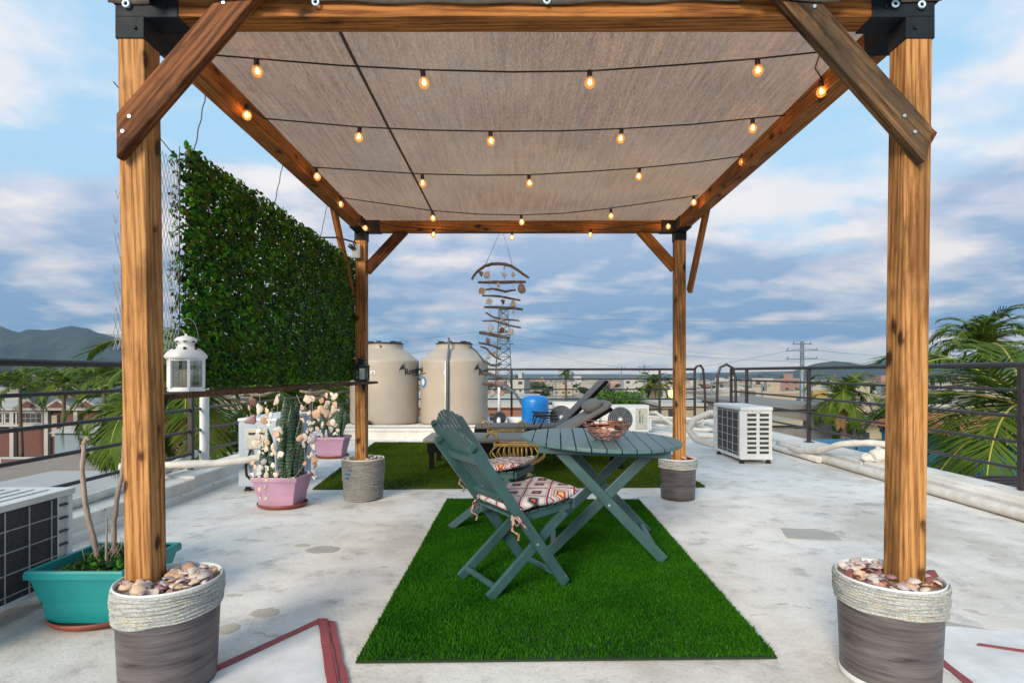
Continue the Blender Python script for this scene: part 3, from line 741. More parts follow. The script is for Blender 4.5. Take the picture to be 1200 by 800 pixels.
# ------------------------------------------------------------------ buckets at the post feet
def bucket(label, cx, cy, rt, rb, H, rope_h, rope_all=False, tilt=0, seed=0, post_xy=None, shells=30, smats=None, slabel='', ssz=.022, brim=False):
    r_ = random.Random(seed)
    t = thing('bucket', label, 'bucket', (cx, cy, 0), 0)
    m = MB(); nn = 56
    if not rope_all:
        def body_r(z): return rb+(rt-rb)*z/H
        prof = [(0.001, .004), (rb-.01, .003), (rb, .008), (body_r(.02), .02)]+[(body_r(z), z) for z in (H*.25, H*.5, H*.75, H*.93)]
        m.lathe(prof, n=nn); m.build('wood_look_body', WRAP, t)
        if brim:
            m = MB(); m.lathe([(rb+.002, .001), (rb+.006, .004), (rb+.006, .022), (body_r(.03)+.001, .024)], n=nn); m.build('base_band', WHITE_P, t)
    m = MB(); m.lathe([(rt-.004, H-.05), (rt+.001, H-.012), (rt+.003, H-.001), (rt, H+.001), (rt-.004, H-.003), (rt-.005, H-.07)], n=nn); m.build('rim', PIPEW if rope_all else WHITE_P, t)
    # rope windings: scalloped skirt
    z = H-.006; prof = []; turns = 0; zz0 = (.012 if rope_all else H-rope_h)
    step = .0112 if not rope_all else .0115
    rad = (rt+.004)
    grp = 0
    while z > zz0:
        loose = r_.uniform(0, .004)+(.004 if (int((H-z)/rope_h*3.2) % 2) else 0)
        rloc = rb+(rt-rb)*z/H+.003+loose*(0.6 if not rope_all else .5)
        for q in range(5):
            a = q/5*math.pi; prof.append((rloc+.0062*math.sin(a), z-step*q/5))
        z -= step
    prof.append((rb+(rt-rb)*z/H-.002, z))
    def wob(x, y, z_, a):
        k = max(0, (H-z_)/H)
        dz = tilt*k*math.cos(a-.6)*(.10 if not rope_all else .02)+.0025*math.sin(a*3+z_*90+seed)+.0015*math.sin(a*7+z_*40)
        rr = 1+.006*math.sin(a*2+z_*60+seed)+.004*math.sin(a*5-z_*130)
        return x*rr, y*rr, max(z_+dz, .004) if z_ < H-.01 else z_+dz*.1
    m = MB(); m.lathe(prof, n=nn, wob=wob); m.build('rope_wrap', ROPE2 if rope_all else ROPE, t)
    m = MB(); m.lathe([(.0, H-.016), (rt-.005, H-.016), (rt-.006, H-.055)], n=nn, wob=lambda x, y, z_, a: (x, y, z_)); m.build('gravel_fill', pm('bucket_gravel_%d' % seed, (.38, .29, .20), (.20, .15, .10), 60, .9, 0, .7), t)
    if rope_all:
        for (aa, zz_, ln, col) in ((3.95, .23, .36, (.01, .22, .55)), (3.98, .195, .24, (.02, .16, .38)), (5.35, .15, .35, (.20, .26, .30)), (4.2, .265, .22, (.05, .2, .34))):
            m = MB(); pts = []
            for i in range(8):
                a = aa+ln*i/7; rr = rb+(rt-rb)*zz_/H+.015; pts.append((rr*math.cos(a), rr*math.sin(a), zz_+.002*math.sin(i)))
            m.tube(pts, .005, 6); m.build('coloured_strand', pm('strand_%d_%d' % (seed, int(zz_*1000)), col, None, 30, .8, 0, 0), t)
    # shells on top
    placed = 0; tries = 0
    while placed < shells and tries < 3000:
        tries += 1
        a = r_.uniform(0, 2*math.pi); q = math.sqrt(r_.uniform(0, 1))*(rt-.018-ssz*.3)
        x, y = cx+q*math.cos(a), cy+q*math.sin(a)
        if post_xy and abs(x-post_xy[0]) < PW/2+ssz*.55 and abs(y-post_xy[1]) < PW/2+ssz*.55: continue
        s_ = ssz*r_.choice((.5, .6, .7, .85, 1, 1.2))
        o = new_shell(r_.choice(KINDS), r_.choice(smats), s_, (x, y, H-.015+.25*s_+.012*(placed/shells)), (r_.uniform(-.5, .5)+(math.pi if r_.random() < .3 else 0), r_.uniform(-.5, .5), r_.uniform(0, 6.28)), None, 'seashell')
        tag(o, slabel, 'shell', slabel.replace('one of the ', '').replace('shell ', 'shells ')); placed += 1
bucket('grey bucket topped with pale rope, holding the front left post', -1.205, 1.95, .162, .146, .362, .098, False, .35, 1, LB, 100, [SH_LIL, SH_CREAM, SH_LIL, SH_MAUVE, SH_PEACH],
       'pale seashell lying in the rope-topped bucket of the front left post', .0225)
bucket('dark bucket with white base band, holding the front right post', 1.305, 1.985, .165, .150, .362, .105, False, -.35, 2, RB, 100, [SH_MAUVE, SH_RED, SH_MAUVE, SH_CREAM, SH_PEACH, SH_LIL],
       'purple or pink seashell lying in the bucket of the front right post', .0215, True)
bucket('bucket completely wrapped in grey rope, holding the back left pergola post', -1.315, 4.80, .172, .150, .345, .3, True, .2, 3, BLp, 40, [SH_CREAM, SH_CREAM, SH_LIL, SH_PEACH],
       'small cream seashell lying in the all-rope bucket of the back left post', .021)
bucket('small dark bucket with rope rim, holding the back right post', 1.36, 4.80, .152, .140, .345, .075, False, 0, 4, BRp, 34, [SH_MAUVE, SH_RED, SH_PEACH],
       'small reddish seashell lying in the bucket of the back right post', .021)
# ------------------------------------------------------------------ artificial turf
def turf(name, label, quad, count, h, w, mats, seed, basemat, weights=(0.8, 0.2), z0=0.004, cat='rug'):
    import numpy as np
    r_ = np.random.default_rng(seed)
    t = thing(name, label, cat, (0, 0, 0))
    m = MB(); q = [Vector((x, y, 0)) for x, y in quad]
    m.add([(p.x, p.y, z0+.008) for p in q]+[(p.x, p.y, z0) for p in q], [(0, 1, 2, 3), (7, 6, 5, 4), (0, 4, 5, 1), (1, 5, 6, 2), (2, 6, 7, 3), (3, 7, 4, 0)])
    m.build('backing', basemat, t)
    u = r_.random(count); v = r_.random(count)**0.85
    Q = np.array([(p.x, p.y) for p in q])
    xy = (Q[0][None]*(1-u)[:, None]*(1-v)[:, None]+Q[1][None]*u[:, None]*(1-v)[:, None]+Q[2][None]*u[:, None]*v[:, None]+Q[3][None]*(1-u)[:, None]*v[:, None])
    clump = np.sin(xy[:, 0]*9+1.7*np.sin(xy[:, 1]*5))*np.cos(xy[:, 1]*11+np.sin(xy[:, 0]*7))
    a = r_.random(count)*np.pi*2; flat = np.clip(np.sin(xy[:, 0]*3.1+2*np.sin(xy[:, 1]*1.7+1))*np.cos(xy[:, 1]*2.3+1.3*np.sin(xy[:, 0]*2.9)), -1, 1); hh = h*(0.62+0.55*r_.random(count)+.14*clump+.16*flat)
    la = r_.random(count)*np.pi*2; lean = hh*(.2+.55*r_.random(count))
    ww = w*(.7+.6*r_.random(count))/2
    V = np.zeros((count, 5, 3), dtype=np.float32)
    cx, sx = np.cos(a)*ww, np.sin(a)*ww
    lx, ly = np.cos(la)*lean, np.sin(la)*lean
    z = z0+.007
    V[:, 0] = np.stack([xy[:, 0]-cx, xy[:, 1]-sx, np.full(count, z)], 1)
    V[:, 1] = np.stack([xy[:, 0]+cx, xy[:, 1]+sx, np.full(count, z)], 1)
    V[:, 2] = np.stack([xy[:, 0]+cx*.8+lx*.35, xy[:, 1]+sx*.8+ly*.35, z+hh*.6], 1)
    V[:, 3] = np.stack([xy[:, 0]-cx*.8+lx*.35, xy[:, 1]-sx*.8+ly*.35, z+hh*.6], 1)
    V[:, 4] = np.stack([xy[:, 0]+lx, xy[:, 1]+ly, z+hh], 1)
    me = bpy.data.meshes.new(name+'_blades')
    me.vertices.add(count*5); me.vertices.foreach_set('co', V.reshape(-1))
    base = (np.arange(count)*5)[:, None]
    loops = np.concatenate([base+np.array([0, 1, 2, 3]), base+np.array([3, 2, 4])], 1).reshape(-1).astype(np.int32)
    me.loops.add(len(loops)); me.loops.foreach_set('vertex_index', loops)
    st = np.concatenate([(np.arange(count)*7)[:, None], (np.arange(count)*7+4)[:, None]], 1).reshape(-1).astype(np.int32)
    me.polygons.add(count*2); me.polygons.foreach_set('loop_start', st)
    mi = (r_.random(count) > weights[0]).astype(np.int32); me.polygons.foreach_set('material_index', np.repeat(mi, 2).astype(np.int32))
    for mm in mats: me.materials.append(mm)
    me.update(calc_edges=True); me.validate()
    o = bpy.data.objects.new('turf_blades', me); COL.objects.link(o); o.parent = t; tag(o, kind='stuff')
    return t
turf('artificial_grass_rug', 'bright green artificial grass rug under the folding table and chairs', [(-.595, 2.067), (.965, 2.10), (1.0, 4.67), (-.59, 4.69)], 230000, .017, .0036, [TURF1, TURF1b], 5, TURFBASE)
turf('artificial_grass_rug', 'olive green artificial grass rug under the sun loungers', [(-1.87, 5.13), (1.74, 5.24), (1.70, 8.6), (-2.16, 8.5)], 120000, .016, .006, [TURF2, TURF2], 6, TURF2)

# ------------------------------------------------------------------ folding chairs
def make_chair(label, loc, rz):
    t = thing('folding_chair', label, 'chair', loc, rz, 'green folding chairs')
    W = .19; w = .155; G = GREENP
    ex = lambda a, b, e: tuple(Vector(a)+(Vector(a)-Vector(b)).normalized()*e)
    # long legs double as back posts
    for s in (1, -1):
        a = (-.10, s*W, .715); b_ = (.41, s*W, .015)
        m = MB(); d = (Vector(b_)-Vector(a)).normalized()
        m.bar(a, b_, .024, .052, (d.z*-1, 0, d.x)); 
        # rounded top end
        m.tube([(-.10, s*W-.012, .715), (-.10, s*W+.012, .715)], .0258, 14, smooth=False)
        m.build('back_post', G, t, .003)
    for s in (1, -1):
        m = MB(); a = (0, s*w, .012); b_ = (.43, s*w, .362); d = (Vector(b_)-Vector(a)).normalized()
        m.bar(a, b_, .022, .048, (-d.z, 0, d.x)); m.build('leg', G, t, .003)
    for s in (1, -1):
        m = MB(); m.bar((.12, s*(w+.0), .352), (.46, s*(w+.0), .392), .020, .040); m.build('seat_rail', G, t, .003)
    for x_, w_ in ((.035, w), (.385, W)):
        m = MB(); m.bar((x_, -w_, .055), (x_, w_, .055), .021, .022); m.build('stretcher', G, t, .003)
    for z in (.645, .45):
        x = -.10+(.715-z)*.7143*1.02
        m = MB(); m.bar((x+.004, -W+.01, z), (x+.004, W-.01, z), .020, .036, (-.5, 0, .8)); m.build('back_rail', G, t, .003)
    def arch(y): return .735+.062*(1-(y/.178)**2)
    for i in range(7):
        y = -.153+i*.051; zt = arch(y)
        dx = -.7143
        z0 = .405; x0_ = -.10+(.715-z0)*.7143+.024; x1_ = -.10+(.715-zt)*.7143+.024
        m = MB()
        d = (Vector((x1_, y, zt))-Vector((x0_, y, z0))).normalized(); n_ = Vector((.8, 0, .58))
        n_ = (n_-d*n_.dot(d)).normalized(); yy_ = [-.0185+.037*q/6 for q in range(7)]; P0 = Vector((x0_, 0, z0))
        top_ = [P0+d*((arch(y+a_)-z0)/d.z-(.004 if q in (0, 6) else 0))+Vector((0, y+a_, 0)) for q, a_ in enumerate(yy_)]; bot_ = [P0+Vector((0, y+a_, 0)) for a_ in (yy_[-1], yy_[0])]
        pl = top_+bot_; m.add([p_-n_*.0035 for p_ in pl]+[p_+n_*.0035 for p_ in pl], [tuple(range(9)), tuple(reversed(range(9, 18)))]+[(q, (q+1) % 9, 9+(q+1) % 9, 9+q) for q in range(9)])
        m.build('back_slat', G, t, .002)
    for i in range(7):
        x = .135+i*.051; z = .376+(x-.12)*.1176
        m = MB(); m.bar((x, -W+.016, z), (x, W-.016, z), .043, .012, (-.117, 0, 1)); m.build('seat_slat', G, t, .002)
    m = MB(); m.bar((.478, -W+.016, .395), (.478, W-.016, .395), .014, .044); m.build('front_apron', G, t, .003)
    for s in (1, -1):
        m = MB(); m.tube([(.24, s*(W+.0115), .235), (.24, s*(W+.015), .235)], .006, 8); m.build('bolt', SCREW, t)
    return t
ch1 = make_chair('green slatted folding chair nearest the camera, on the bright green rug', (-.215, 2.745, .012), R(31.3))
ch2 = copy_tree(ch1); ch2.location = (-.403, 3.965, .008); ch2.rotation_euler = (0, 0, R(-20.5)); ch2['label'] = 'farther green slatted folding chair, half hidden behind the nearer one'
def make_cushion(label, chair):
    t = bpy.data.objects.new('seat_cushion', None)
    N = 30; vs = []; fs = []; h = .215
    for side in (1, -1):
        for j in range(N+1):
            for i in range(N+1):
                u, v = 2*i/N-1, 2*j/N-1
                # squircle outline
                ru = u*math.sqrt(1-.16*v*v); rv = v*math.sqrt(1-.16*u*u)
                e = (1-u**6)*(1-v**6)
                puff = .026*max(0, e)**.45
                quilt = -.010*math.exp(-((abs(u)-.42)**2+(abs(v)-.42)**2)/.006) if side == 1 else 0
                vs.append((ru*h, rv*h, side*puff+quilt+.004*math.sin(u*5+v*3)+.012*max(0, u-.6)))
    for s_ in range(2):
        for j in range(N):
            for i in range(N):
                a = s_*(N+1)**2+j*(N+1)+i; f = (a, a+1, a+N+2, a+N+1); fs.append(f if s_ == 0 else f[::-1])
    m = MB(); m.add(vs, fs, 0, True)
    o = m.build('seat_cushion', CUSH, None, recalc=False)
    import bmesh
    bm = bmesh.new(); bm.from_mesh(o.data); bmesh.ops.remove_doubles(bm, verts=bm.verts, dist=.0008); bmesh.ops.recalc_face_normals(bm, faces=bm.faces[:]); bm.to_mesh(o.data); bm.free()
    M = Matrix.Translation(chair.location) @ Matrix.Rotation(chair.rotation_euler.z, 4, 'Z') @ Matrix.Translation((.305, 0, .436)) @ Matrix.Rotation(R(-6.5), 4, 'Y')
    o.matrix_world = M
    tag(o, label, 'cushion', 'diamond-print seat cushions')
    for s in (1, -1):
        m = MB()
        m.tube([(-.19, s*.175, -.01), (-.215, s*.20, -.04), (-.20, s*.215, -.07), (-.17, s*.212, -.055), (-.185, s*.205, -.03)], .005, 6)
        m.tube([(-.20, s*.20, -.03), (-.225, s*.21, -.085), (-.19, s*.21, -.115), (-.20, s*.214, -.14)], .006, 6)
        m.tube([(-.20, s*.205, -.03), (-.16, s*.215, -.08), (-.145, s*.22, -.10)], .0055, 6)
        m.build('tie', CUSH_TIE, o)
    return o
CUSH_TIE = pm('tie_fabric', (.45, .33, .28), (.16, .04, .04), 60, .9, 0, .2)
make_cushion('red, grey and white diamond-print cushion on the nearest chair', ch1)
make_cushion('red, grey and white diamond-print cushion on the farther green chair', ch2)

# ------------------------------------------------------------------ folding table
tb = thing('folding_table', 'round green slatted folding table with crossed legs, standing on the bright green rug', 'table', (.50, 3.43, .012), R(-4))
RT_ = .482; ZT = .652
tilt = Matrix.Rotation(R(2.0), 3, 'Y') @ Matrix.Rotation(R(1.0), 3, 'X')
nS = 12; pitch = 2*RT_/nS
for i in range(nS):
    xa = -RT_+i*pitch+.003; xb = xa+pitch-.006
    def yy(x): return math.sqrt(max(0.0004, RT_**2-x*x))
    K = 6; top = [(xa+(xb-xa)*k/K, yy(min(RT_*.999, abs(xa+(xb-xa)*k/K)))) for k in range(K+1)]
    poly = top+[(x, -y) for x, y in reversed(top)]
    m = MB(); m.prism(poly, -.010, .010, 'z')
    m.v = [tuple(tilt @ Vector(p)+Vector((0, 0, ZT))) for p in m.v]
    m.build('table_slat', GREENT, tb, .003)
for y in (-.30, .30):
    m = MB(); m.bar(tilt @ Vector((-.365, y, -.032))+Vector((0, 0, ZT)), tilt @ Vector((.365, y, -.032))+Vector((0, 0, ZT)), .022, .042); m.build('apron', GREENP, tb, .003)
for x in (-.16, .16):
    m = MB(); m.bar(tilt @ Vector((x, -.29, -.030))+Vector((0, 0, ZT)), tilt @ Vector((x, .29, -.030))+Vector((0, 0, ZT)), .04, .02); m.build('batten', GREENP, tb, .003)
for (x0_, x1_, ya) in ((-.27, .33, .275), (.27, -.33, .25)):
    for s in (1, -1):
        y = s*ya
        zt = ZT-.025-.035*x0_
        a = Vector((x0_, y, zt)); b_ = Vector((x1_, y, .015)); d = (b_-a).normalized()
        m = MB(); m.bar(a, b_, .022, .056, (d.z, 0, -d.x)); m.build('leg', GREENP, tb, .003)
for x in (-.285, .285): m = MB(); m.bar((x, -.26, .07), (x, .26, .07), .03, .02); m.build('crossbar', GREENP, tb, .003)
for s in (1, -1): m = MB(); m.tube([(.028, s*.288, .318), (.028, s*.2935, .318)], .007, 8); m.build('bolt', SCREW, tb)
# copper wire basket
BX, BY = (711-CX)/F*3.30, 3.30
BZ = .652+.012+.010-math.tan(R(2.0))*(BX-.50)+.012
bk = thing('wire_basket', 'copper wire basket of shells on the green table', 'basket', (BX, BY, BZ-.008), 0)
m = MB()
def ring(r, z, w=.0032, ph=0, tx=0, ty=0, n=30, m_=None):
    m_.tube([(r*math.cos(i*2*math.pi/n)+.003*math.sin(i*1.7+ph), r*math.sin(i*2*math.pi/n)+.003*math.cos(i*2.3+ph), z+tx*math.cos(i*2*math.pi/n)+ty*math.sin(i*2*math.pi/n)+.003*math.sin(i*2*math.pi/n*3+ph)) for i in range(n)], w, 6, closed=True)
for k, (r, z, tx, ty) in enumerate(((.075, .010, 0, 0), (.09, .026, .003, 0), (.105, .04, -.004, .004), (.117, .055, .008, 0), (.125, .068, -.006, .006), (.134, .086, .010, -.004), (.136, .098, -.004, .0))):
    ring(r, z, .0030, k, tx, ty, 30, m)
for k in range(9):
    a = k*2*math.pi/9; b2_ = a+.7
    m.tube([(.072*math.cos(a), .072*math.sin(a), .008), (.1*math.cos(a+.25), .1*math.sin(a+.25), .035), (.135*math.cos(b2_), .135*math.sin(b2_), .095)], .0026, 6)
for k in range(5): m.tube([(-.075+k*.035, -.05, .009), (-.06+k*.035, .05, .009)], .0028, 6)
for k in range(3):
    a = k*2.1+.5; m.lathe([(.001, -.004), (.007, -.002), (.008, .006), (.001, .010)], (.07*math.cos(a), .07*math.sin(a), 0), 8)
m.build('wire_body', COPPER, bk)
for k in range(9):
    a = k*.77; q = .02+.045*((k*7) % 5)/5
    o = new_shell(KINDS[k % 5], [SH_CREAM, SH_MAUVE, SH_LIL, SH_GREY][k % 4], .028, (BX+q*math.cos(a), BY+q*math.sin(a), BZ+.028+.006*(k % 3)), (rnd.uniform(-.6, .6), rnd.uniform(-.6, .6), a*3), None, 'seashell')
    tag(o, 'seashell lying in the copper wire basket on the table', 'shell', 'seashells in the copper wire basket')

# ------------------------------------------------------------------ gold scroll stools
def gold_bench(label, loc, hide=False):
    t = thing('gold_bench', label, 'stool', loc, R(-3), 'gold rib stools by the loungers')
    for y in (-.09, .09):
        m = MB(); m.bar((-.235, y, .335), (.215, y, .335), .022, .028); m.build('top_bar', GOLD, t, .004)
    m = MB()
    for x in (-.225, .205): m.bar((x, -.09, .337), (x, .09, .337), .03, .02)
    m.build('end_bar', GOLD, t, .003)
    for k in range(11):
        f_ = -1+2*k/10
        for y in (-.09, .09):
            m = MB(); pts = []
            for i in range(9):
                q = i/8; bulge = math.sin(q*math.pi)
                x = f_*(.20+.085*bulge*(abs(f_)**1.2))*(1-.25*q*q); z = .325-.185*q
                pts.append((x, y*(1+.25*bulge-.55*q*q), z))
            m.tube(pts, .0075, 6); m.build('rib', GOLD, t)
    m = MB(); m.tube([(-.16, 0, .135), (.16, 0, .135)], .014, 8); m.build('spine', GOLD, t)
    for x0_, s in ((-.215, 1), (.235, 1)):
        for y in (-.05, .05):
            m = MB(); pts = [(x0_, y, .34), (x0_+.004, y, .39), (x0_-.012, y, .43), (x0_-.05, y, .452), (x0_-.085, y, .437), (x0_-.097, y, .405)]
            m.tube(pts, [.013, .012, .011, .010, .010, .011], 8)
            m.lathe([(.001, -.013), (.010, -.008), (.013, 0), (.010, .008), (.001, .013)], pts[-1], 8)
            m.build('scroll_hook', GOLD, t)
    m = MB(); m.lathe([(.03, .13), (.026, .10), (.035, .075), (.06, .045), (.085, .028)], n=4, c=(.07, 0, 0)); 
    m.build('pedestal', GOLD, t)
    m = MB(); m.bx(-.04, .18, -.10, .10, 0.0, .028); m.build('base', BLACKP, t, .003)
    return t
g1 = gold_bench('gold stool with curved ribs and scroll ends in front of the near sun lounger', (.0, 5.62, .018))
g2 = copy_tree(g1); g2.location = (-.14, 6.92, .015); g2.rotation_euler = (0, 0, R(2)); g2['label'] = 'gold scroll-ended stool mostly hidden between the two sun loungers'
for c_ in g2.children: c_.location.z += .07 if False else 0

# ------------------------------------------------------------------ sun loungers
def lounger(label, X0, X1, Y0, Y1, zt, hinge, top, thick, frame_mat, mat, soft, arms=False):
    t = thing('sun_lounger', label, 'sun lounger', (X0, Y0, 0), 0)
    off = Vector((X0, Y0, 0))
    L = X1-X0; W = Y1-Y0; hx = hinge-X0
    m = MB(); zf0 = .20; zf1 = zt-thick
    m.bx(0, L, 0, .04, zf0, zf1); m.bx(0, L, W-.04, W, zf0, zf1); m.bx(0, .04, .04, W-.04, zf0, zf1); m.bx(L-.04, L, .04, W-.04, zf0, zf1)
    m.bx(.04, hx, .04, W-.04, zf1-.03, zf1-.006)
    m.build('frame', frame_mat, t, .004)
    for x in (.02, L-.07):
        for y in (.005, W-.055):
            m = MB(); m.bx(x, x+.05, y, y+.05, .016, zf0+.02); m.build('leg', frame_mat, t, .004)
    N = 24; vs = []; fs = []
    m = MB()
    if soft:
        m.box((hx/2-.02, W/2, zt-thick/2), (hx+.06, W, thick)); o = m.build('mattress', mat, t, .022)
    else:
        m.box((hx/2, W/2, zt-thick/2), (hx, W, thick)); o = m.build('seat_sling', mat, t, .006)
    tp = Vector((top[0]-X0, 0, top[1])); hg = Vector((hx, 0, zt-.02)); d = (tp-hg).normalized(); Lb = (tp-hg).length
    n_ = Vector((-d.z, 0, d.x))
    rot = Matrix((d, Vector((0, 1, 0)), n_)).transposed()
    m = MB(); m.box(hg+d*Lb/2+Vector((0, W/2, 0))+n_*thick/2, (Lb, W-.03, thick*(1.15 if soft else .6)), rot); m.build('backrest', mat, t, .025 if soft else .008)
    m = MB(); m.box(hg+d*Lb/2+Vector((0, W/2, 0))-n_*.02, (Lb+.04, W-.02, .03), rot); m.build('backrest_frame', frame_mat, t, .004)
    m = MB(); q = hg+d*Lb*.6; m.tube([q+Vector((0, .06, -.03)), (q.x+.12, .06, zf0+.06)], .012, 8); m.tube([q+Vector((0, W-.06, -.03)), (q.x+.12, W-.06, zf0+.06)], .012, 8); m.build('prop', frame_mat, t)
    if soft:
        for k, (q, r_) in enumerate(((.80, .068), (.97, .05))):
            m = MB(); c_ = hg+d*Lb*q+n_*(thick+.045 if k == 0 else thick*.6)
            prof = [(.001, -W/2+.03), (r_*.6, -W/2+.035), (r_*.95, -W/2+.07), (r_, -W/4), (r_*.96, 0), (r_, W/4), (r_*.95, W/2-.07), (r_*.6, W/2-.035), (.001, W/2-.03)]
            m.lathe(prof, n=16); M = Matrix.Rotation(R(-90), 3, 'X'); flat = Matrix(((1.55, 0, 0), (0, 1, 0), (0, 0, .8)))
            m.v = [tuple(rot @ (flat @ (M @ Vector(p)))+c_+Vector((0, W/2, 0))) for p in m.v]
            m.build('pillow' if k == 0 else 'head_roll', mat, t)
        m = MB()
        for y in (.14, W-.14):
            c_ = hg+d*Lb*.70+n_*thick; m.tube([c_+Vector((0, y, .0)), c_+Vector((0, y, .0))+n_*.03+d*.02, c_+Vector((0, y, 0))+n_*.02+d*.06, c_+Vector((0, y, -.05))+d*.03], .006, 6)
        m.build('strap', CLOTHG, t)
    if arms:
        for y in (.0, W):
            m = MB(); x = hx-.36
            m.tube([(x, y, .52), (x+.32, y, .51)], .012, 8); m.tube([(x+.05, y, .50), (x+.32, y, .47)], .008, 8)
            m.tube([(x+.16, y, .50), (x+.06, y, .30)], .010, 8); m.tube([(x+.05, y, .515), (x+.01, y, .40)], .010, 8)
            m.build('armrest', BLACKP, t)
    return t
lounger('near sun lounger with thick taupe mattress and rolled pillow', -.985, 1.16, 6.10, 6.72, .355, .42, (1.00, .68), .055, WICKER, CLOTHG, True)
lounger('far sun lounger with its thin flat backrest raised high', -.56, 1.35, 7.22, 7.80, .375, .55, (1.13, .955), .03, WICKER, CLOTHG2, False, True)

# ------------------------------------------------------------------ hanging leaf panel
HX, HY0, HY1, HZ0, HZ1 = -1.425, 2.375, 4.86, 1.005, 2.03
hd = thing('leaf_panel', 'hanging screen of dense artificial green leaves between the left pergola posts', 'leaf screen', (HX, (HY0+HY1)/2, HZ0))
def loc_(p): return (p[0]-HX, p[1]-(HY0+HY1)/2, p[2]-HZ0)
m = MB(); y = HY0
while y < HY1+.001:
    m.tube([loc_((HX, y, HZ0)), loc_((HX, y, HZ1-.01))], .0022, 4, cap=False); y += .045
z = HZ0
while z < HZ1:
    m.tube([loc_((HX, HY0, z)), loc_((HX, HY1, z))], .0022, 4, cap=False); z += .045
m.build('lattice', BLACKP, hd)
r_ = random.Random(11)
vs = []; fs = []; mi = []
for k in range(36000):
    y = r_.uniform(HY0, HY1); z = HZ0+(HZ1-HZ0)*r_.random()
    nn_ = mnoise.noise(Vector((y*5, z*5, 3))); n2 = mnoise.noise(Vector((y*17, z*17, 9)))
    if n2+0.3*nn_ < -.62 and r_.random() < .8: continue
    if z > HZ1-.02 and r_.random() < .5: continue
    side = 1 if r_.random() < .72 else -1
    x = HX+side*(r_.random()**.6)*(.045+.018*nn_)+.0
    s_ = r_.uniform(.008, .0165)*(1.1 if y < 3.0 else 1.0)
    nrm = Vector((side*r_.uniform(.2, 1), r_.uniform(-.8, .5), r_.uniform(-.3, .9))).normalized()
    up = Vector((r_.uniform(-.4, .4), r_.uniform(-1, 1), r_.uniform(-1, 1)))
    u_ = nrm.cross(up).normalized(); w_ = nrm.cross(u_)
    c_ = Vector(loc_((x, y, z))); o_ = len(vs)
    shape = ((0, -1), (.55, -.45), (.62, .25), (0, 1.1), (-.62, .25), (-.55, -.45))
    for q, (a, b_) in enumerate(shape): vs.append(tuple(c_+u_*a*s_+w_*b_*s_+nrm*(.25*s_ if q in (0, 3) else -.05*s_)))
    fs.append((o_, o_+1, o_+2, o_+3)); fs.append((o_, o_+3, o_+4, o_+5))
    t_ = r_.random()+.35*nn_+.1*n2
    top = (z-HZ0)/(HZ1-HZ0)
    c = 1 if t_ < .30 else (0 if t_ < .58 else (2 if t_ > .78 else 1))
    if r_.random() < .10+.12*top: c = 3
    mi += [c, c]
me = bpy.data.meshes.new('foliage'); me.from_pydata(vs, [], fs)
for mm in (LEAF_D, LEAF_M, LEAF_B, LEAF_Y): me.materials.append(mm)
me.polygons.foreach_set('material_index', mi); me.update()
o = bpy.data.objects.new('foliage', me); COL.objects.link(o); o.parent = hd
for i, px in enumerate((243, 333, 385)):
    D = F*1.36/(CX-px)
    m = MB(); pts = []; z = HZ1-.03
    while z < 2.27: pts.append(loc_((-1.42+.05*(z-2.03)/.24, D+.004*math.sin(z*70), z))); z += .02
    pts.append(loc_((-1.37, D, 2.28))); m.tube(pts, .0028, 5); m.build('hanging_wire', PIPEG, hd)
m = MB(); m.tube([(-1.42, 3.9, 2.0), (-1.40, 4.4, 2.12), (-1.37, 4.78, 2.165)], .007, 6); tag(m.build('support_rod', BLACKM), 'thin dark rod from the back left post to the leaf screen', 'rod')
# chicken wire
t = thing('wire_mesh', 'diamond wire mesh behind the front left pergola post', 'wire mesh', (-1.435, 2.0, 1.15))
m = MB(); cw, chh = .022, .03
for j in range(27):
    for i in range(19):
        y = i*cw+(cw/2 if j % 2 else 0); z = j*chh
        if y > .40: continue
        if y < .05 and z > .33+.25*math.sin(i*2.1+j): continue
        for s in (-1, 1):
            y2 = y+s*cw/2
            if y2 < 0 or y2 > .40: continue
            m.add([(0, y-.0011, z), (0, y+.0011, z), (0, y2+.0011, z+chh), (0, y2-.0011, z+chh), (.002, y, z), (.002, y2, z+chh)], [(0, 1, 2, 3), (0, 4, 5, 3), (4, 1, 2, 5)])
m.build('mesh_wires', pm('galvanised_mesh', (.30, .33, .36), None, 20, .5, .3, 0), t)
m = MB(); m.tube([(0, .0, .95), (0, .2, .88), (0, .42, .80)], .0022, 5); m.build('top_wire', PIPEG, t)

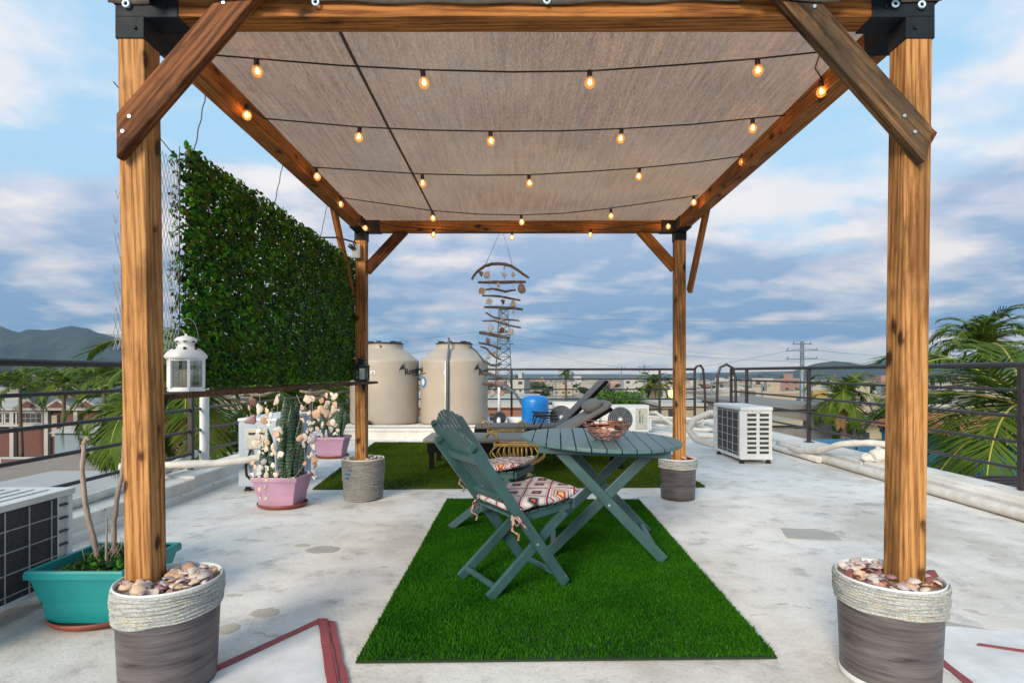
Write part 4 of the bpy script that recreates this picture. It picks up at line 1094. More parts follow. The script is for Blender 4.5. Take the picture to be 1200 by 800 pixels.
# ------------------------------------------------------------------ shelf plank and lanterns
sh = thing('wooden_shelf', 'narrow dark wooden shelf plank between the two left pergola posts', 'shelf', (-1.29, 3.4, .985))
m = MB(); m.bar((-.035, -1.365, -.004), (.045, 1.33, .0), .145, .020)
m.v = [(x, y, z) for x, y, z in m.v]; m.build('plank', PLANK, sh, .003)
m = MB(); m.prism([(-.02, -.012), (.02, -.012), (.0, -.085)], 1.325, 1.345, 'y'); m.v = [(x-.005, y, z) for x, y, z in m.v]; m.build('shelf_bracket', BLACKM, sh, .002)
m = MB(); m.prism([(-.02, -.012), (.02, -.012), (.0, -.085)], -1.37, -1.35, 'y'); m.build('shelf_bracket', BLACKM, sh, .002)
def lantern(label, loc, s, bodymat, n=6, handle=True, rz=0):
    t = thing('lantern', label, 'lantern', loc, rz)
    c = lambda r, z: (r*s, z*s)
    m = MB(); m.lathe([c(.001, 0), c(.42, 0), c(.42, .045), c(.37, .08), c(.001, .08)], n=n, smooth=False); m.build('base', bodymat, t, .002)
    m = MB(); m.lathe([c(.40, .60), c(.44, .62), c(.45, .66), c(.40, .72), c(.30, .79), c(.20, .83), c(.17, .85), c(.17, .89), c(.23, .925), c(.24, .96), c(.20, 1.0), c(.10, 1.03), c(.03, 1.04), c(.03, 1.07), c(.001, 1.08)], n=24 if n > 5 else 20, smooth=True); m.build('roof', bodymat, t)
    m = MB()
    for k in range(n):
        a = 2*math.pi*k/n; x, y = .385*s*math.cos(a), .385*s*math.sin(a)
        m.box((x, y, .34*s), (.055*s, .055*s, .54*s), rotz(a))
    m.lathe([c(.34, .57), c(.41, .57), c(.41, .61), c(.34, .61), c(.34, .57)], n=n, smooth=False)
    m.build('frame', bodymat, t, .001)
    m = MB()
    for k in range(n):
        a = 2*math.pi*k/n; b_ = 2*math.pi*(k+1)/n; r2 = .36*s
        m.add([(r2*math.cos(a), r2*math.sin(a), .08*s), (r2*math.cos(b_), r2*math.sin(b_), .08*s), (r2*math.cos(b_), r2*math.sin(b_), .57*s), (r2*math.cos(a), r2*math.sin(a), .57*s)], [(0, 1, 2, 3)])
    m.build('pane', GLASS, t)
    m = MB(); m.lathe([c(.001, .08), c(.13, .08), c(.13, .40), c(.10, .41), c(.001, .405)], n=16); m.build('candle', CANDLE, t)
    m = MB()
    for k in range(8):
        a = k*math.pi/4+.3
        for rr, zz in ((.30, .80), (.222, .93)):
            m.tube([(rr*s*math.cos(a), rr*s*math.sin(a), zz*s-.002), (rr*s*1.04*math.cos(a), rr*s*1.04*math.sin(a), zz*s+.002)], .035*s, 6)
    m.build('vent_hole', BLACKP, t)
    if handle:
        m = MB(); m.tube([(.24*s*math.cos(a_)+.03*s, 0, (.95+.42*math.sin(a_))*s) for a_ in [i*math.pi/12 for i in range(13)]], .010*s, 6); m.build('handle', PIPEG, t)
    t.scale = (.8, .8, 1)
    return t
lantern('white metal lantern with glass panes on the dark shelf beside the front left post', (-1.315, 2.235, .994), .212, WHITE_M, 6, True, R(8))
lantern('small dark green metal lantern on the shelf at the back left post', (-1.29, 4.66, .997), .185, GREENL, 6, False, R(20))
# ------------------------------------------------------------------ rectangular planters
def planter(label, slabel, x0, x1, y0, y1, H, mat, zb=.0, rz=0):
    cx, cy = (x0+x1)/2, (y0+y1)/2; a, b_ = (x1-x0)/2, (y1-y0)/2
    s_ = MB(); k = 1.02
    def sq(x, y, z, an):
        # rounded oblong saucer
        return x*a, y*b_, z
    s_.lathe([(.001, .004), (.90, .004), (1.02, .012), (1.07, .034), (1.04, .036), (.99, .018), (.001, .016)], n=40, wob=sq)
    so = s_.build('saucer', TERRA); so.location = (cx, cy, zb); so.rotation_euler = (0, 0, rz); tag(so, slabel, 'saucer')
    t = thing('planter', label, 'planter', (cx, cy, zb+.018), rz)
    m = MB()
    q = .74; h1 = H*.42; q2 = .80
    m.frustum(-a*q, a*q, -b_*q, b_*q, 0, -a*q2, a*q2, -b_*q2, b_*q2, h1, top=False)
    m.frustum(-a*(q2+.02), a*(q2+.02), -b_*(q2+.02), b_*(q2+.02), h1, -a*.93, a*.93, -b_*.93, b_*.93, H-.035, bottom=False, top=False)
    m.add([(-a*q2, -b_*q2, h1), (a*q2, -b_*q2, h1), (a*q2, b_*q2, h1), (-a*q2, b_*q2, h1), (-a*(q2+.02), -b_*(q2+.02), h1), (a*(q2+.02), -b_*(q2+.02), h1), (a*(q2+.02), b_*(q2+.02), h1), (-a*(q2+.02), b_*(q2+.02), h1)], [(0, 1, 5, 4), (1, 2, 6, 5), (2, 3, 7, 6), (3, 0, 4, 7)])
    m.build('pot_body', mat, t, .004)
    m = MB()
    # rim: ring with rounded lip
    for i, (f0, z0, f1, z1) in enumerate(((.93, H-.036, 1.0, H-.034), (1.0, H-.034, 1.0, H-.008), (1.0, H-.008, .975, H), (.975, H, .90, H-.002), (.90, H-.002, .88, H-.05))):
        m.frustum(-a*f0, a*f0, -b_*f0, b_*f0, z0, -a*f1, a*f1, -b_*f1, b_*f1, z1, top=False, bottom=False)
    m.build('rim', mat, t, .003)
    m = MB(); N = 12; vs = []; fs = []
    for j in range(N+1):
        for i in range(N+1):
            u, v = 2*i/N-1, 2*j/N-1; vs.append((u*a*.895, v*b_*.895, H-.035+.008*mnoise.noise(Vector((u*3+cx, v*3, 1)))))
    for j in range(N):
        for i in range(N): k_ = j*(N+1)+i; fs.append((k_, k_+1, k_+N+2, k_+N+1))
    m.add(vs, fs, 0, True); m.build('soil', SOIL, t)
    return t, cx, cy, zb+.018+H-.035
tq, tx, ty, tz = planter('turquoise plastic planter behind the front left post', 'terracotta saucer under the turquoise planter', -2.03, -1.62, 2.31, 2.72, .235, TEAL)
p1, p1x, p1y, p1z = planter('nearer lilac pink planter, holding the tall snake plant', 'terracotta saucer under the nearer pink planter', -2.07, -1.70, 4.36, 4.68, .235, PINK, rz=R(-3))
p2, p2x, p2y, p2z = planter('farther lilac pink planter, left of the back left post', 'terracotta saucer under the farther pink planter', -2.54, -2.14, 6.95, 7.27, .25, PINK)
# bare-stemmed shrub + leafy ground cover in the turquoise planter
t = thing('potted_shrub', 'bare grey stems rising from leafy ground cover in the turquoise planter', 'plant', (tx, ty, tz))
def stem(pts, r0, r1, mat=STEMB):
    pts = [Vector(p) for p in pts]; out = []
    for i in range(len(pts)-1):
        for k in range(5):
            t_ = k/5; p = pts[i].lerp(pts[i+1], t_); p += Vector((mnoise.noise(p*9), mnoise.noise(p*9+Vector((5, 5, 5))), 0))*.006; out.append(p)
    out.append(pts[-1]); n_ = len(out)
    m = MB(); m.tube([p-Vector((tx, ty, tz)) for p in out], [r0+(r1-r0)*i/(n_-1)+.0012*math.sin(i*2.3) for i in range(n_)], 8); return m.build('stem', mat, t)
stem([(P(115, 655, 2.5).x, 2.5, tz), P(108, 620, 2.5), P(100, 590, 2.5), P(97, 555, 2.5), P(98, 520, 2.5)], .012, .009)
stem([(P(133, 648, 2.55).x, 2.55, tz), P(134, 610, 2.55), P(139, 575, 2.55), P(144, 545, 2.55), P(146, 500, 2.52)], .011, .008)
stem([(P(124, 650, 2.45).x, 2.45, tz), P(125, 625, 2.45), P(125, 605, 2.45)], .005, .003)
stem([P(98, 520, 2.5), P(101, 512, 2.5), P(104, 516, 2.5)], .011, .006, DRIFTP)
def leaves(name, parent, n, cx, cy, z, ax, ay, h, smin, smax, mats, seed):
    r_ = random.Random(seed); vs = []; fs = []; mi = []
    for k in range(n):
        a = r_.uniform(-1, 1); b_ = r_.uniform(-1, 1); zz = h*r_.random()*(1-.4*abs(a))
        c_ = Vector((cx+a*ax, cy+b_*ay, z+zz)); s_ = r_.uniform(smin, smax)
        nrm = Vector((r_.uniform(-.7, .7), r_.uniform(-.9, .5), r_.uniform(.2, 1))).normalized()
        u_ = nrm.cross(Vector((r_.uniform(-1, 1), r_.uniform(-1, 1), .1))).normalized(); w_ = nrm.cross(u_); o_ = len(vs)
        for q, (x, y) in enumerate(((0, -1), (.6, -.5), (.65, .2), (0, 1.1), (-.65, .2), (-.6, -.5))): vs.append(tuple(c_+u_*x*s_+w_*y*s_+nrm*(.2*s_ if q in (0, 3) else 0)))
        fs += [(o_, o_+1, o_+2, o_+3), (o_, o_+3, o_+4, o_+5)]; q = r_.randrange(len(mats)); mi += [q, q]
    me = bpy.data.meshes.new(name); me.from_pydata(vs, [], fs)
    for mm in mats: me.materials.append(mm)
    me.polygons.foreach_set('material_index', mi); me.update()
    o = bpy.data.objects.new(name, me); COL.objects.link(o); o.parent = parent; return o
leaves('ground_leaves', t, 520, .03, .02, .0, .15, .15, .055, .009, .017, [LEAF_D, LEAF_M, LEAF_M, LEAF_D], 3)
m = MB()
for k in range(26):
    a, b_ = rnd.uniform(-.05, .18), rnd.uniform(-.1, .16); m.tube([(a, b_, .02), (a+rnd.uniform(-.02, .02), b_, .06), (a+rnd.uniform(-.03, .03), b_, .095)], .0012, 4)
m.build('twigs', DRIFTP, t)

# snake plants
def snake_plant(label, cx, cy, z, leavesdef, seed):
    t = thing('snake_plant', label, 'plant', (cx, cy, z)); r_ = random.Random(seed)
    for (dx, dy, h, w, lx, ly) in leavesdef:
        m = MB(); N = 22; vs = []; fs = []; a0 = r_.uniform(-.6, .6)
        for i in range(N+1):
            q = i/N; ww = w*(.55+.75*math.sin(min(1, q*1.15)*math.pi*.62))*(1 if q < .82 else max(.02, (1-q)/.18)**.6)
            a = a0+1.3*q*r_.choice((1, 1))
            c_ = Vector((dx+lx*q*q+.010*math.sin(q*5+seed), dy+ly*q*q, h*q)); u_ = Vector((math.cos(a), math.sin(a)*.8, 0)); n_ = Vector((-math.sin(a), math.cos(a), 0))
            for k in range(8):
                an = k*math.pi/4; vs.append(tuple(c_+u_*ww/2*math.cos(an)+n_*(ww*.22*math.sin(an)-ww*.12*abs(math.cos(an)))))
        for i in range(N):
            for k in range(8): fs.append((i*8+k, i*8+(k+1) % 8, (i+1)*8+(k+1) % 8, (i+1)*8+k))
        m.add(vs, fs, 0, True); m.build('leaf', SNAKE, t)
    leaves('ground_leaves', t, 130, 0, -.05, 0, .13, .09, .03, .008, .014, [LEAF_M, LEAF_D], seed)
    return t
sp1 = snake_plant('tall banded snake plant in the nearer pink planter', p1x, p1y, p1z, [
    (.03, .0, .66, .070, -.02, .0), (.065, -.03, .60, .06, .0, .02), (-.01, .03, .55, .055, -.03, .02), (.10, .02, .50, .055, .03, 0), (.02, -.06, .46, .05, .01, -.02),
    (.12, -.05, .36, .05, .05, 0), (-.06, -.03, .40, .045, -.06, 0), (-.10, .01, .30, .045, -.07, 0), (.14, .04, .42, .05, .05, .0), (-.13, -.03, .27, .04, -.03, -.02), (.05, .07, .62, .055, .02, .02), (.09, -.08, .30, .045, .02, -.03)], 3)
sp2 = snake_plant('banded snake plant in the farther pink planter', p2x, p2y, p2z, [
    (.03, .0, .50, .07, .0, .0), (.08, -.03, .42, .06, .02, .02), (-.04, .03, .44, .055, -.03, .02), (.12, .02, .34, .055, .04, 0), (-.09, -.04, .30, .05, -.04, -.02), (.0, -.06, .28, .05, .0, -.02)], 4)
# shell garlands (photo positions)
m = MB(); m.tube([P(258, 461, 4.0), P(268, 464, 4.05), P(280, 458, 4.1), P(296, 463, 4.15), P(309, 463, 4.2), P(320, 459, 4.25), P(332, 455, 4.3)], [.008, .013, .012, .010, .013, .012, .007], 8)
tag(m.build('driftwood_branch', DRIFTP), 'pale driftwood branch hung under the wooden shelf at the left', 'branch')
m = MB(); m.tube([P(352, 458, 4.3), P(366, 461, 4.4), P(380, 458, 4.5), P(392, 462, 4.55), P(402, 458, 4.6)], [.008, .013, .012, .011, .007], 8)
tag(m.build('driftwood_branch', DRIFTP), 'pale driftwood branch hung under the wooden shelf at the back left post', 'branch')
GS = {}
def garland(label, D, strings):
    """strings: list of lists of (px,py,size_px,material key)"""
    x0_, y0_ = strings[0][0][:2]; org = P(x0_, y0_, D)
    t = thing('shell_garland', label, 'shell garland', org, 0, 'shell garlands hanging from the shelf')
    m = MB()
    for st in strings: m.tube([P(a[0]+.5, a[1], D)-org for a in st], .0016, 4)
    m.build('string', STRING, t)
    for st in strings:
        for (px, py, s_, k) in st[1:]:
            mat = {'c': SH_CREAM, 'p': SH_PEACH, 'm': SH_MAUVE, 'b': SH_BROWN, 'r': SH_RED, 'g': SH_GREY, 'l': SH_LIL}[k]
            size = s_/2*D/F*.92
            kind = rnd.choice(['scallop', 'scallop', 'cockle', 'conch', 'conch'])
            if rnd.random() < .55: new_shell('cockle', SH_CREAM if rnd.random() < .6 else SH_LIL, size*.55, P(px+rnd.uniform(-6, 6), py+rnd.uniform(-6, 6), D-.01)-org, (R(90)+rnd.uniform(-.4, .4), rnd.uniform(-1, 1), 0), t)
            new_shell(kind, mat, size, P(px, py, D-.012+rnd.uniform(-.012, .012))-org, (R(90)+rnd.uniform(-.3, .3), rnd.uniform(-1, 1), rnd.uniform(-.5, .5)), t)
    for ch in t.children:
        if ch.name.startswith('shell'): q = rnd.uniform(.7, 1.15); ch.scale = (ch.scale[0]*q, ch.scale[1]*1.12, ch.scale[2]*.5)
garland('shell garland whose top shells are large and brown, left of the snake plant', 4.12, [
    [(294, 462, 0, 'c'), (296, 470, 12, 'b'), (292, 478, 7, 'p'), (294, 492, 14, 'm'), (303, 505, 9, 'c'), (302, 511, 9, 'l'), (299, 519, 9, 'c'), (304, 530, 7, 'c'), (296, 542, 8, 'p'), (299, 547, 8, 'p'), (306, 548, 8, 'c'), (296, 556, 7, 'c'), (304, 559, 7, 'l'), (304, 573, 6, 'p'), (305, 584, 6, 'l')],
    [(304, 462, 0, 'c'), (304, 480, 14, 'c'), (311, 472, 4, 'l'), (313, 482, 9, 'p'), (317, 487, 9, 'c'), (309, 493, 11, 'p'), (315, 496, 9, 'c'), (306, 512, 11, 'c'), (313, 518, 9, 'p'), (312, 526, 8, 'c'), (320, 524, 10, 'c'), (309, 541, 8, 'l'), (314, 549, 7, 'c'), (312, 557, 8, 'c'), (311, 571, 6, 'l'), (312, 584, 6, 'c')]])
garland('shell garland with a long cream shell at its top, just left of the tallest leaf', 4.08, [
    [(325, 462, 0, 'c'), (324, 470, 14, 'c'), (327, 504, 12, 'c'), (324, 509, 9, 'p'), (327, 515, 6, 'c'), (322, 530, 10, 'p'), (329, 532, 9, 'c'), (320, 545, 8, 'c'), (323, 556, 8, 'c')]])
garland('shell garland of cream shells right of the tallest snake plant leaf', 4.3, [
    [(347, 462, 0, 'c'), (354, 478, 8, 'c'), (355, 492, 8, 'p'), (352, 513, 12, 'p'), (358, 512, 10, 'l'), (356, 521, 9, 'l'), (357, 543, 6, 'p'), (344, 560, 4, 'c')],
    [(362, 461, 0, 'c'), (361, 468, 11, 'c'), (356, 478, 8, 'p'), (362, 484, 7, 'c'), (363, 496, 6, 'c'), (364, 503, 5, 'c'), (366, 515, 13, 'l'), (367, 523, 11, 'c'), (365, 533, 8, 'c'), (368, 540, 9, 'p'), (369, 545, 7, 'b'), (368, 553, 8, 'l'), (368, 560, 5, 'c')]])
garland('dense shell garland beside the back left post, above the farther pink planter', 4.5, [
    [(376, 461, 0, 'c'), (377, 469, 9, 'p'), (377, 480, 13, 'c'), (382, 484, 11, 'p'), (371, 485, 13, 'p'), (386, 487, 9, 'c'), (373, 490, 8, 'c'), (385, 496, 9, 'p'), (378, 497, 8, 'c'), (372, 503, 7, 'c'), (377, 510, 6, 'l'), (381, 517, 6, 'p')],
    [(383, 460, 0, 'c'), (382, 463, 8, 'p'), (384, 472, 7, 'c'), (392, 465, 11, 'c'), (382, 476, 8, 'p'), (393, 474, 10, 'p'), (391, 480, 12, 'c'), (396, 479, 8, 'c'), (390, 495, 9, 'c'), (393, 498, 7, 'p'), (388, 503, 8, 'l'), (392, 508, 6, 'c'), (396, 504, 5, 'c')],
    [(365, 461, 0, 'c'), (366, 467, 9, 'c'), (365, 503, 7, 'l'), (362, 514, 7, 'c'), (360, 506, 5, 'c'), (361, 517, 5, 'c')]])

# ------------------------------------------------------------------ outdoor AC units
def feet(t, pts, z1):
    for (x, y) in pts:
        m = MB(); m.bx(x-.028, x+.028, y-.02, y+.02, .0, .018); m.bx(x-.02, x+.02, y-.014, y+.014, .018, z1); m.build('foot', RUBBER, t, .002)
# right unit: louvred end to the camera, coil on its left
t = thing('air_conditioner', 'outdoor air conditioner at right with louvred white end and dark coil side', 'air conditioner', (2.60, 6.58, 0))
W_, L_, Z0, Z1 = .37, .90, .065, .665
m = MB(); m.bx(0.012, W_-.0, .0, L_, Z0, Z1-.045); m.build('casing', AC_BODY, t, .012)
m = MB(); m.bx(-.006, W_+.006, -.006, L_+.006, Z1-.044, Z1); m.build('lid', AC_BODY, t, .01)
m = MB(); m.bx(-.004, W_+.004, -.004, L_+.004, Z0-.015, Z0+.02); m.build('base_pan', AC_BODY, t, .006)
m = MB()
for c_ in range(2):
    for r_ in range(9):
        x = .075+c_*.145; z = Z0+.055+r_*.0545
        m.bx(x, x+.105, -.003, .01, z, z+.036)
m.build('louvre', DARKGRILL, t)
m = MB()
for c_ in range(2):
    for r_ in range(9):
        x = .072+c_*.145; z = Z0+.052+r_*.0545; m.bx(x, x+.111, -.012, -.0035, z+.036, z+.044)
for c_ in range(2):
    for r_ in range(9):
        x = .075+c_*.145; z = Z0+.055+r_*.0545; m.add([(x, -.0035, z+.036), (x+.105, -.0035, z+.036), (x+.105, -.012, z+.030), (x, -.012, z+.030)], [(0, 1, 2, 3)])
m.bx(.13, .24, -.018, -.0065, Z1-.062, Z1-.045)
m.build('louvre_lip', AC_BODY, t)
m = MB(); m.bx(-.002, .013, .035, L_-.13, Z0+.03, Z1-.055); m.build('coil', DARKGRILL, t)
m = MB()
for k in range(5): y = .06+k*(L_-.22)/4; m.bx(-.012, -.006, y-.003, y+.003, Z0+.03, Z1-.055)
for k in range(6): z = Z0+.06+k*.095; m.bx(-.013, -.007, .035, L_-.13, z-.003, z+.003)
m.build('wire_guard', WIREL, t)
m = MB(); m.bx(-.01, .012, L_-.125, L_-.0, Z0+.02, Z1-.05); m.bx(-.03, -.01, L_-.11, L_-.07, Z1-.17, Z1-.1); m.build('side_cover', AC_BODY, t, .004)
m = MB(); m.bx(-.012, .025, .0, .032, Z0, Z1-.045); m.build('corner_strip', AC_BODY, t, .003)
feet(t, [(.03, .05), (W_-.03, .05), (.03, L_-.1), (W_-.03, L_-.1)], Z0-.01)
# left-front big unit: coil faces the pergola
t = thing('air_conditioner', 'large air conditioner at far left with dark gridded coil, beside turquoise planter', 'air conditioner', (-2.15, 1.86, 0))
L_ = .86; Z0, Z1 = .085, .515
m = MB(); m.bx(-.33, -.012, 0, L_, Z0, Z1-.03); m.build('casing', AC_BODY, t, .01)
m = MB(); m.bx(-.345, .008, -.01, L_+.012, Z1-.029, Z1)
for k in range(4): m.bx(-.30+k*.07, -.27+k*.07, .05, L_-.06, Z1, Z1+.006)
m.build('lid', AC_BODY, t, .01)
m = MB(); m.bx(-.0115, -.002, .02, L_-.085, Z0+.01, Z1-.03); m.build('coil', DARKGRILL, t)
m = MB(); 
for k in range(7): y = .03+k*.118; m.bx(.000, .004, y-.0022, y+.0022, Z0+.01, Z1-.035)
for k in range(5): z = Z0+.04+k*.092; m.bx(-.001, .0035, .02, L_-.085, z-.0022, z+.0022)
m.build('wire_guard', WIREL, t)
m = MB(); m.bx(-.03, .004, L_-.025, L_, Z0, Z1-.03); m.bx(-.0115, .002, 0, L_, Z0-.012, Z0+.012); m.bx(-.02, 0.002, L_-.085, L_-.078, Z0, Z1-.03); m.build('corner_frame', WHITE_M, t, .003)
m = MB()
for k in range(6): z = Z0+.05+k*.062; m.bx(-.012, .003, L_-.078, L_-.026, z-.004, z+.004)
m.build('guard_rung', BLACKP, t)
feet(t, [(-.03, L_-.09), (-.3, L_-.09), (-.03, .1), (-.3, .1)], Z0-.01)
# left-mid unit: end panel with handle
t = thing('air_conditioner', 'pale blue air conditioner behind the nearer snake plant', 'air conditioner', (-2.49, 5.02, 0))
W_, L_, Z0, Z1 = .34, .85, .05, .66
m = MB(); m.bx(0, W_, 0, L_, Z0, Z1-.03); m.build('casing', AC_BLUE, t, .01)
m = MB(); m.bx(-.006, W_+.006, -.006, L_+.006, Z1-.029, Z1); m.build('lid', AC_BODY, t, .008)
m = MB(); m.bx(.075, .27, -.014, -.0, Z1-.27, Z1-.09); m.build('valve_cover', BEIGE_P, t, .02)
m = MB(); m.bx(.10, .24, -.018, -.0145, Z1-.145, Z1-.125); m.build('grip_slot', BLACKP, t)
m = MB(); m.tube([(.12, -.02, Z1-.27), (.115, -.04, Z1-.33), (.09, -.05, Z1-.42), (.10, -.05, Z1-.50), (.14, -.03, Z1-.55), (.2, -.02, Z1-.56)], .012, 8); m.build('cable', CORDM, t)
m = MB(); m.bx(.03, .034, -.003, 0, Z0, Z1-.05); m.bx(.18, .30, -.035, -.001, Z1-.50, Z1-.35); m.build('isolator_box', WHITE_P, t, .004)
feet(t, [(.05, .08), (W_-.05, .08), (.05, L_-.1), (W_-.05, L_-.1)], Z0)
# two fan units at the back
def fan_unit(label, X0, X1, Y, Z0, Z1, fx, fr_, panel):
    t = thing('air_conditioner', label, 'air conditioner', (X0, Y, 0)); W_ = X1-X0
    m = MB(); m.bx(0, W_, 0, .32, Z0, Z1-.02); m.build('casing', AC_BODY, t, .015)
    m = MB(); m.bx(-.006, W_+.006, -.006, .326, Z1-.019, Z1); m.build('lid', AC_BODY, t, .006)
    fx -= X0; fz = (Z0+Z1)/2-.01
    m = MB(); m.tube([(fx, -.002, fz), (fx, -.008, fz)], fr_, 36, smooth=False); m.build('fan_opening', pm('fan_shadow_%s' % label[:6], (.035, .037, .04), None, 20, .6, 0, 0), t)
    m = MB()
    for k in range(5):
        r_ = fr_*(.26+.16*k); m.tube([(fx+r_*math.cos(i*math.pi/16), -.014, fz+r_*math.sin(i*math.pi/16)) for i in range(32)], .0055, 5, closed=True)
    for k in range(6): a = k*math.pi/3; m.tube([(fx, -.013, fz), (fx+fr_*math.cos(a), -.013, fz+fr_*math.sin(a))], .004, 5)
    m.build('fan_grille', pm('fan_grille_grey_%s' % label[:6], (.20, .22, .25), None, 20, .5, 0, 0), t)
    m = MB(); m.tube([(fx, -.012, fz), (fx, -.022, fz)], fr_*.17, 20, smooth=False); m.build('fan_hub', WHITE_P, t)
    if panel:
        m = MB(); m.bx(W_-.24, W_-.035, -.012, -.001, Z0+.05, Z1-.05); m.build('service_panel', BEIGE_P2, t, .006)
        # two upright lines of small dark print, too small to read in the photo
        rr = random.Random(9)
        for (xx, w_, z0_, z1_) in ((W_-.165, .024, Z1-.30, Z1-.085), (W_-.115, .014, Z1-.30, Z1-.15)):
            m = MB(); z = z0_
            while z < z1_: h_ = rr.uniform(.008, .018); d_ = rr.uniform(-.004, .004); m.bx(xx-w_*rr.uniform(.25, .5)+d_, xx+w_*rr.uniform(.25, .5)+d_, -.0155, -.0135, z, z+h_); z += h_+rr.uniform(.002, .006)
            m.build('marking', INK, t)
    m = MB(); m.bx(W_+.001, W_+.05, .04, .16, Z0+.03, Z0+.22); m.build('valve_cover', AC_BODY, t, .004)
    feet(t, [(.12, .04), (W_-.12, .04), (.12, .28), (W_-.12, .28)], Z0)
BEIGE_P2 = pm('pale_beige_panel', (.46, .46, .40), None, 10, .5, 0, .02)
fan_unit('white outdoor fan unit between the blue tank and the raised lounger backrest', .62, 1.37, 9.85, .05, .545, .755, .205, False)
fan_unit('white outdoor fan unit with a beige service panel, right of the raised lounger backrest', 1.46, 2.28, 9.80, .03, .495, 1.775, .215, True)

